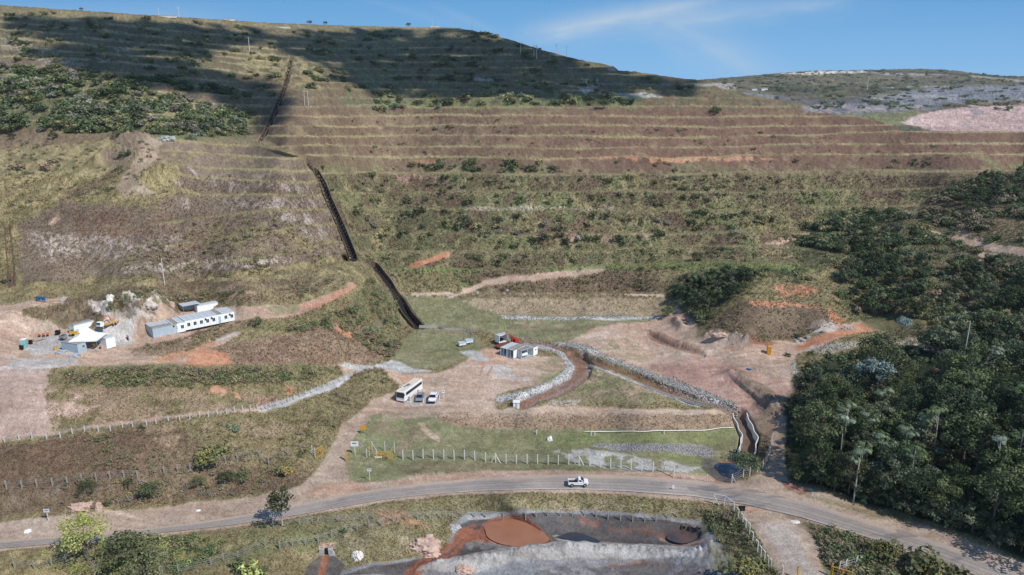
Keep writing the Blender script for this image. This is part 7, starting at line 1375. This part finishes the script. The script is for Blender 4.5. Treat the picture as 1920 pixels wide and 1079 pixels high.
m.build('frame', P_['yellow'], r); MB().box(-.9, -.53, .15, .7, -.50, .6).build('panel', P_['white'], r); MB().tube([(1.2, 0, .9), (1.9, 0, 1.2)], .12, 6).build('arm', P_['orange'], r); tag(r, 'yellow tubular barrier frame with white panel behind the fence posts', 'barrier')
def signb(u, v, w, h, z0, mat, label, legs=1, rz=0, frame=None, marks=True, back='steel'):
    r = empty('sign', surf(u, v)); r.rotation_euler = (0, 0, rz)
    for x0 in ([0] if legs == 1 else [-w * .4, w * .4]): MB().box(x0 - .05, -.05, -.3, x0 + .05, .05, z0 + h * .5).build('post', P_['post'] if legs == 1 else P_['woodp'], r)
    b = MB().box(-w / 2, -.09, z0, w / 2, -.053, z0 + h).build('board', P_[mat], r, .01)
    if marks: MB().box(-w * .3, -.097, z0 + h * .45, w * .25, -.093, z0 + h * .75).build('marking', P_['silver'], b); 
    tag(r, label, 'sign')
signb(682, 815, 1.3, 1.15, 1.2, 'orange', 'yellow-orange square sign on two legs beside the access road', 2, marks=False); signb(666, 853, 1.8, 1.25, 2.3, 'white', 'large white board with dark picture corner on a white post at the road mouth'); signb(693, 857, .55, .6, 1.9, 'orange', 'small yellow square plate on a white post by the fence', marks=False)
signb(693.5, 903, .95, .6, 2.3, 'sign', 'small white and blue sign on a thin post beside the road junction'); signb(752, 740, .8, 1.0, 1.6, 'white', 'white sign behind the bus'); signb(831.5, 748.5, .8, .9, 1.7, 'white', 'white sign on a pale post at the right of the parked pickup'); signb(91, 977, 1.15, .75, 1.9, 'sign', 'pale blue road sign facing away on the left verge')
signb(1389, 969, 1.35, 1.2, 1.2, 'black', 'dark square board seen from behind at the top of the lower track', 2, marks=False); signb(1262, 919, .45, .75, .5, 'white', 'little white chevron marker at the road edge right of the pickup', marks=False); signb(1110, 813, .65, .6, 1.5, 'orange', 'small yellow diamond plate above two white bollards at the dam foot', marks=False)
signb(1249, 593, .8, 1.0, 1.0, 'white', 'small white sign beside the dense tree and haul road', marks=False)
for k, (u_, v_, l_) in enumerate([(770, 752.5, 'white bollard beside the front door of the bus'), (793.5, 755, 'white bollard in front of the silver hatchback'), (816.5, 757, 'white bollard in front of the white crew-cab pickup'), (779, 742, 'white bollard between the bus and the hatchback, further back'), (824, 749, 'low bollard at the right flank of the parked pickup'), (1108, 816, 'left white bollard at the end of the white pipe'), (1115, 816, 'right white bollard at the end of the white pipe'), (1006, 815, 'white ball-topped marker left of the white bird-like shape'), (1245, 814, 'white marker beside the white pipe')]):
    r = empty('bollard', surf(u_, v_)); MB().cyl((0, 0, -.2), .1, 1.25, 'z', 10).build('shaft', P_['white'], r); MB().tube([(0, 0, 1.05), (0, 0, 1.15)], [.13, .06], 10).build('cap', P_['wood'] if k < 5 else P_['white'], r); tag(r, l_, 'bollard')
for k, (u_, v_) in enumerate([(1206, 717), (1215, 722), (1227, 721), (1236, 722), (1264, 716), (1334, 699), (1346, 699), (1360, 697), (1392, 658), (1413, 661), (1452, 702), (1426, 732), (1186, 648), (1455, 758), (1376, 648), (848, 617), (901, 615), (1548, 694), (740, 667), (1005, 672)]):
    r = empty('survey_stake', surf(u_, v_)); MB().box(-.05, -.03, -.2, .05, .03, 1.1).build('shaft', P_['wood'], r); MB().prism([(-.05, 1.103), (.05, 1.103), (0, 1.2)], -.03, .03).build('tip', P_['white'], r); tag(r, 'thin pale survey stake standing in the dirt of the works', 'stake', 'survey stakes over the works')
# utility poles
def pole(u, v, h, label, arms=1, n=1, gap=2.2, thick=.16, p=None, lean=0):
    p = p or surf(u, v); r = empty('utility_pole', p)
    for k in range(n): MB().tube([(k * gap, 0, -.5), (k * gap + lean, 0, h)], [thick, thick * .7], 8).build('shaft', P_['post'], r)
    for k in range(arms): z_ = h - .4 - k * .9; MB().box(-1.0 if n == 1 else -.8, -.06, z_, (1.0 if n == 1 else gap + .8), .06, z_ + .14).build('crossarm', P_['post'], r)
    for x0 in (-.8, .8): MB().cyl((x0 + (gap / 2 if n > 1 else 0), 0, h - .26), .06, .25).build('insulator', P_['white'], r)
    tag(r, label, 'utility pole'); return r
pole(309, 536, 8.2, 'tall pale pole standing alone on the grassy ledge above the cabins', 0, thick=.13); pole(468, 97, 9.5, 'pale pole on the upper terraces left of the stepped channel', 0, thick=.2); pole(571.5, 197, 7.5, 'pair of joined posts on the green strip just right of the channel', 1, 2, 2.0, .14); pole(1001, 110, 10, 'white twin-legged pole near the skyline', 2, 2, 2.0, .2); pole(976, 102, 9, 'thin grey pole left of the white twin-legged one', 0, thick=.16)
for u_, v_, h_, l_ in ((811, 51, 5, 'short pole on the crest beside the pale spoil'), (849, 51, 8.5, 'tall pole on the crest right of the pale spoil'), (885.5, 59, 9, 'pole on the crest where the skyline starts to drop'), (759, 50, 4, 'thin post on the crest just left of the lone tree'), (1043, 101, 7, 'double-armed pole on the falling skyline, first of the pair'), (1047, 103, 4, 'short pole between the two double-armed ones'), (1062, 106, 8, 'double-armed pole on the falling skyline, second of the pair'), (298, 29.5, 5, 'faint pole on the upper left crest'), (336, 32, 7, 'faint cross-topped pole on the upper left crest')): pole(u_, v_, h_, l_, 2 if 'double' in l_ or 'cross' in l_ else 0, thick=.15)
pole(0, 0, 24, 'slender pale pole on the distant hill at right', 0, thick=.6, p=far_surf(1626, 168)); pole(1804, 690, 13, 'dark tall pole rising from the upper edge of the wood', 0, thick=.16)
for k, (u_, v_, s_, l_) in enumerate([(1428, 170, 11, 'tiny white-walled house on the distant hillside'), (1410, 171, 9, 'low white shed left of the tiny house')]):
    p = far_surf(u_, v_); r = empty('distant_house', p); MB().box(0, 0, -2, s_, 8, 4).build('wall', P_['white'], r); MB().prism([(-.6, 4.01), (s_ + .6, 4.01), (s_ / 2, 6.2)], -.5, 8.5).build('roof', P_['roofd'], r); tag(r, l_, 'house')
for k, (u_, v_, w_, l_) in enumerate([(310, 32.5, 16, 'long low pale wall on the upper left crest'), (430, 39, 8, 'short pale wall on the crest at left'), (527, 52.5, 14, 'long pale block wall just below the crest'), (815, 51, 7, 'white slab pile on the bare crest')]):
    r = empty('low_wall', surf(u_, v_)); MB().box(-w_ / 2, 0, -.5, w_ / 2, .6, 1.1).build('wall', P_['rockw'], r, .05); MB().box(-w_ / 2 - .1, -.1, 1.103, w_ / 2 + .1, .7, 1.25).build('coping', P_['conc'], r); tag(r, l_, 'wall')
# ------------------------------------------------------------------ air
zmax = max(float(GZ.max()), float(FZ.max()), CH) + 16
hz = bmesh.new(); bmesh.ops.create_cube(hz, size=1); me = bpy.data.meshes.new('haze'); hz.to_mesh(me); hz.free(); ho = bpy.data.objects.new('haze', me); COL.objects.link(ho)
zlo = min(float(GZ.min()), -14) - 2; zlo = max(zlo, -60); ho.scale = (6000, 6000, zmax - zlo); ho.location = (0, 0, (zmax + zlo) / 2)
mh = bpy.data.materials.new('haze'); mh.use_nodes = True; t_ = mh.node_tree; t_.nodes.clear(); out_ = N(t_, 'ShaderNodeOutputMaterial'); pv = N(t_, 'ShaderNodeVolumePrincipled'); pv.inputs['Color'].default_value = (.80, .88, .96, 1); pv.inputs['Density'].default_value = .00006; pv.inputs['Anisotropy'].default_value = .1
t_.links.new(pv.outputs[0], out_.inputs['Volume']); me.materials.append(mh); tag(ho, 'thin bluish haze over the valley', None, None, 'stuff'); S.cycles.volume_bounces = 0
print('zrange', GZ.min(), GZ.max(), FZ.min(), FZ.max())
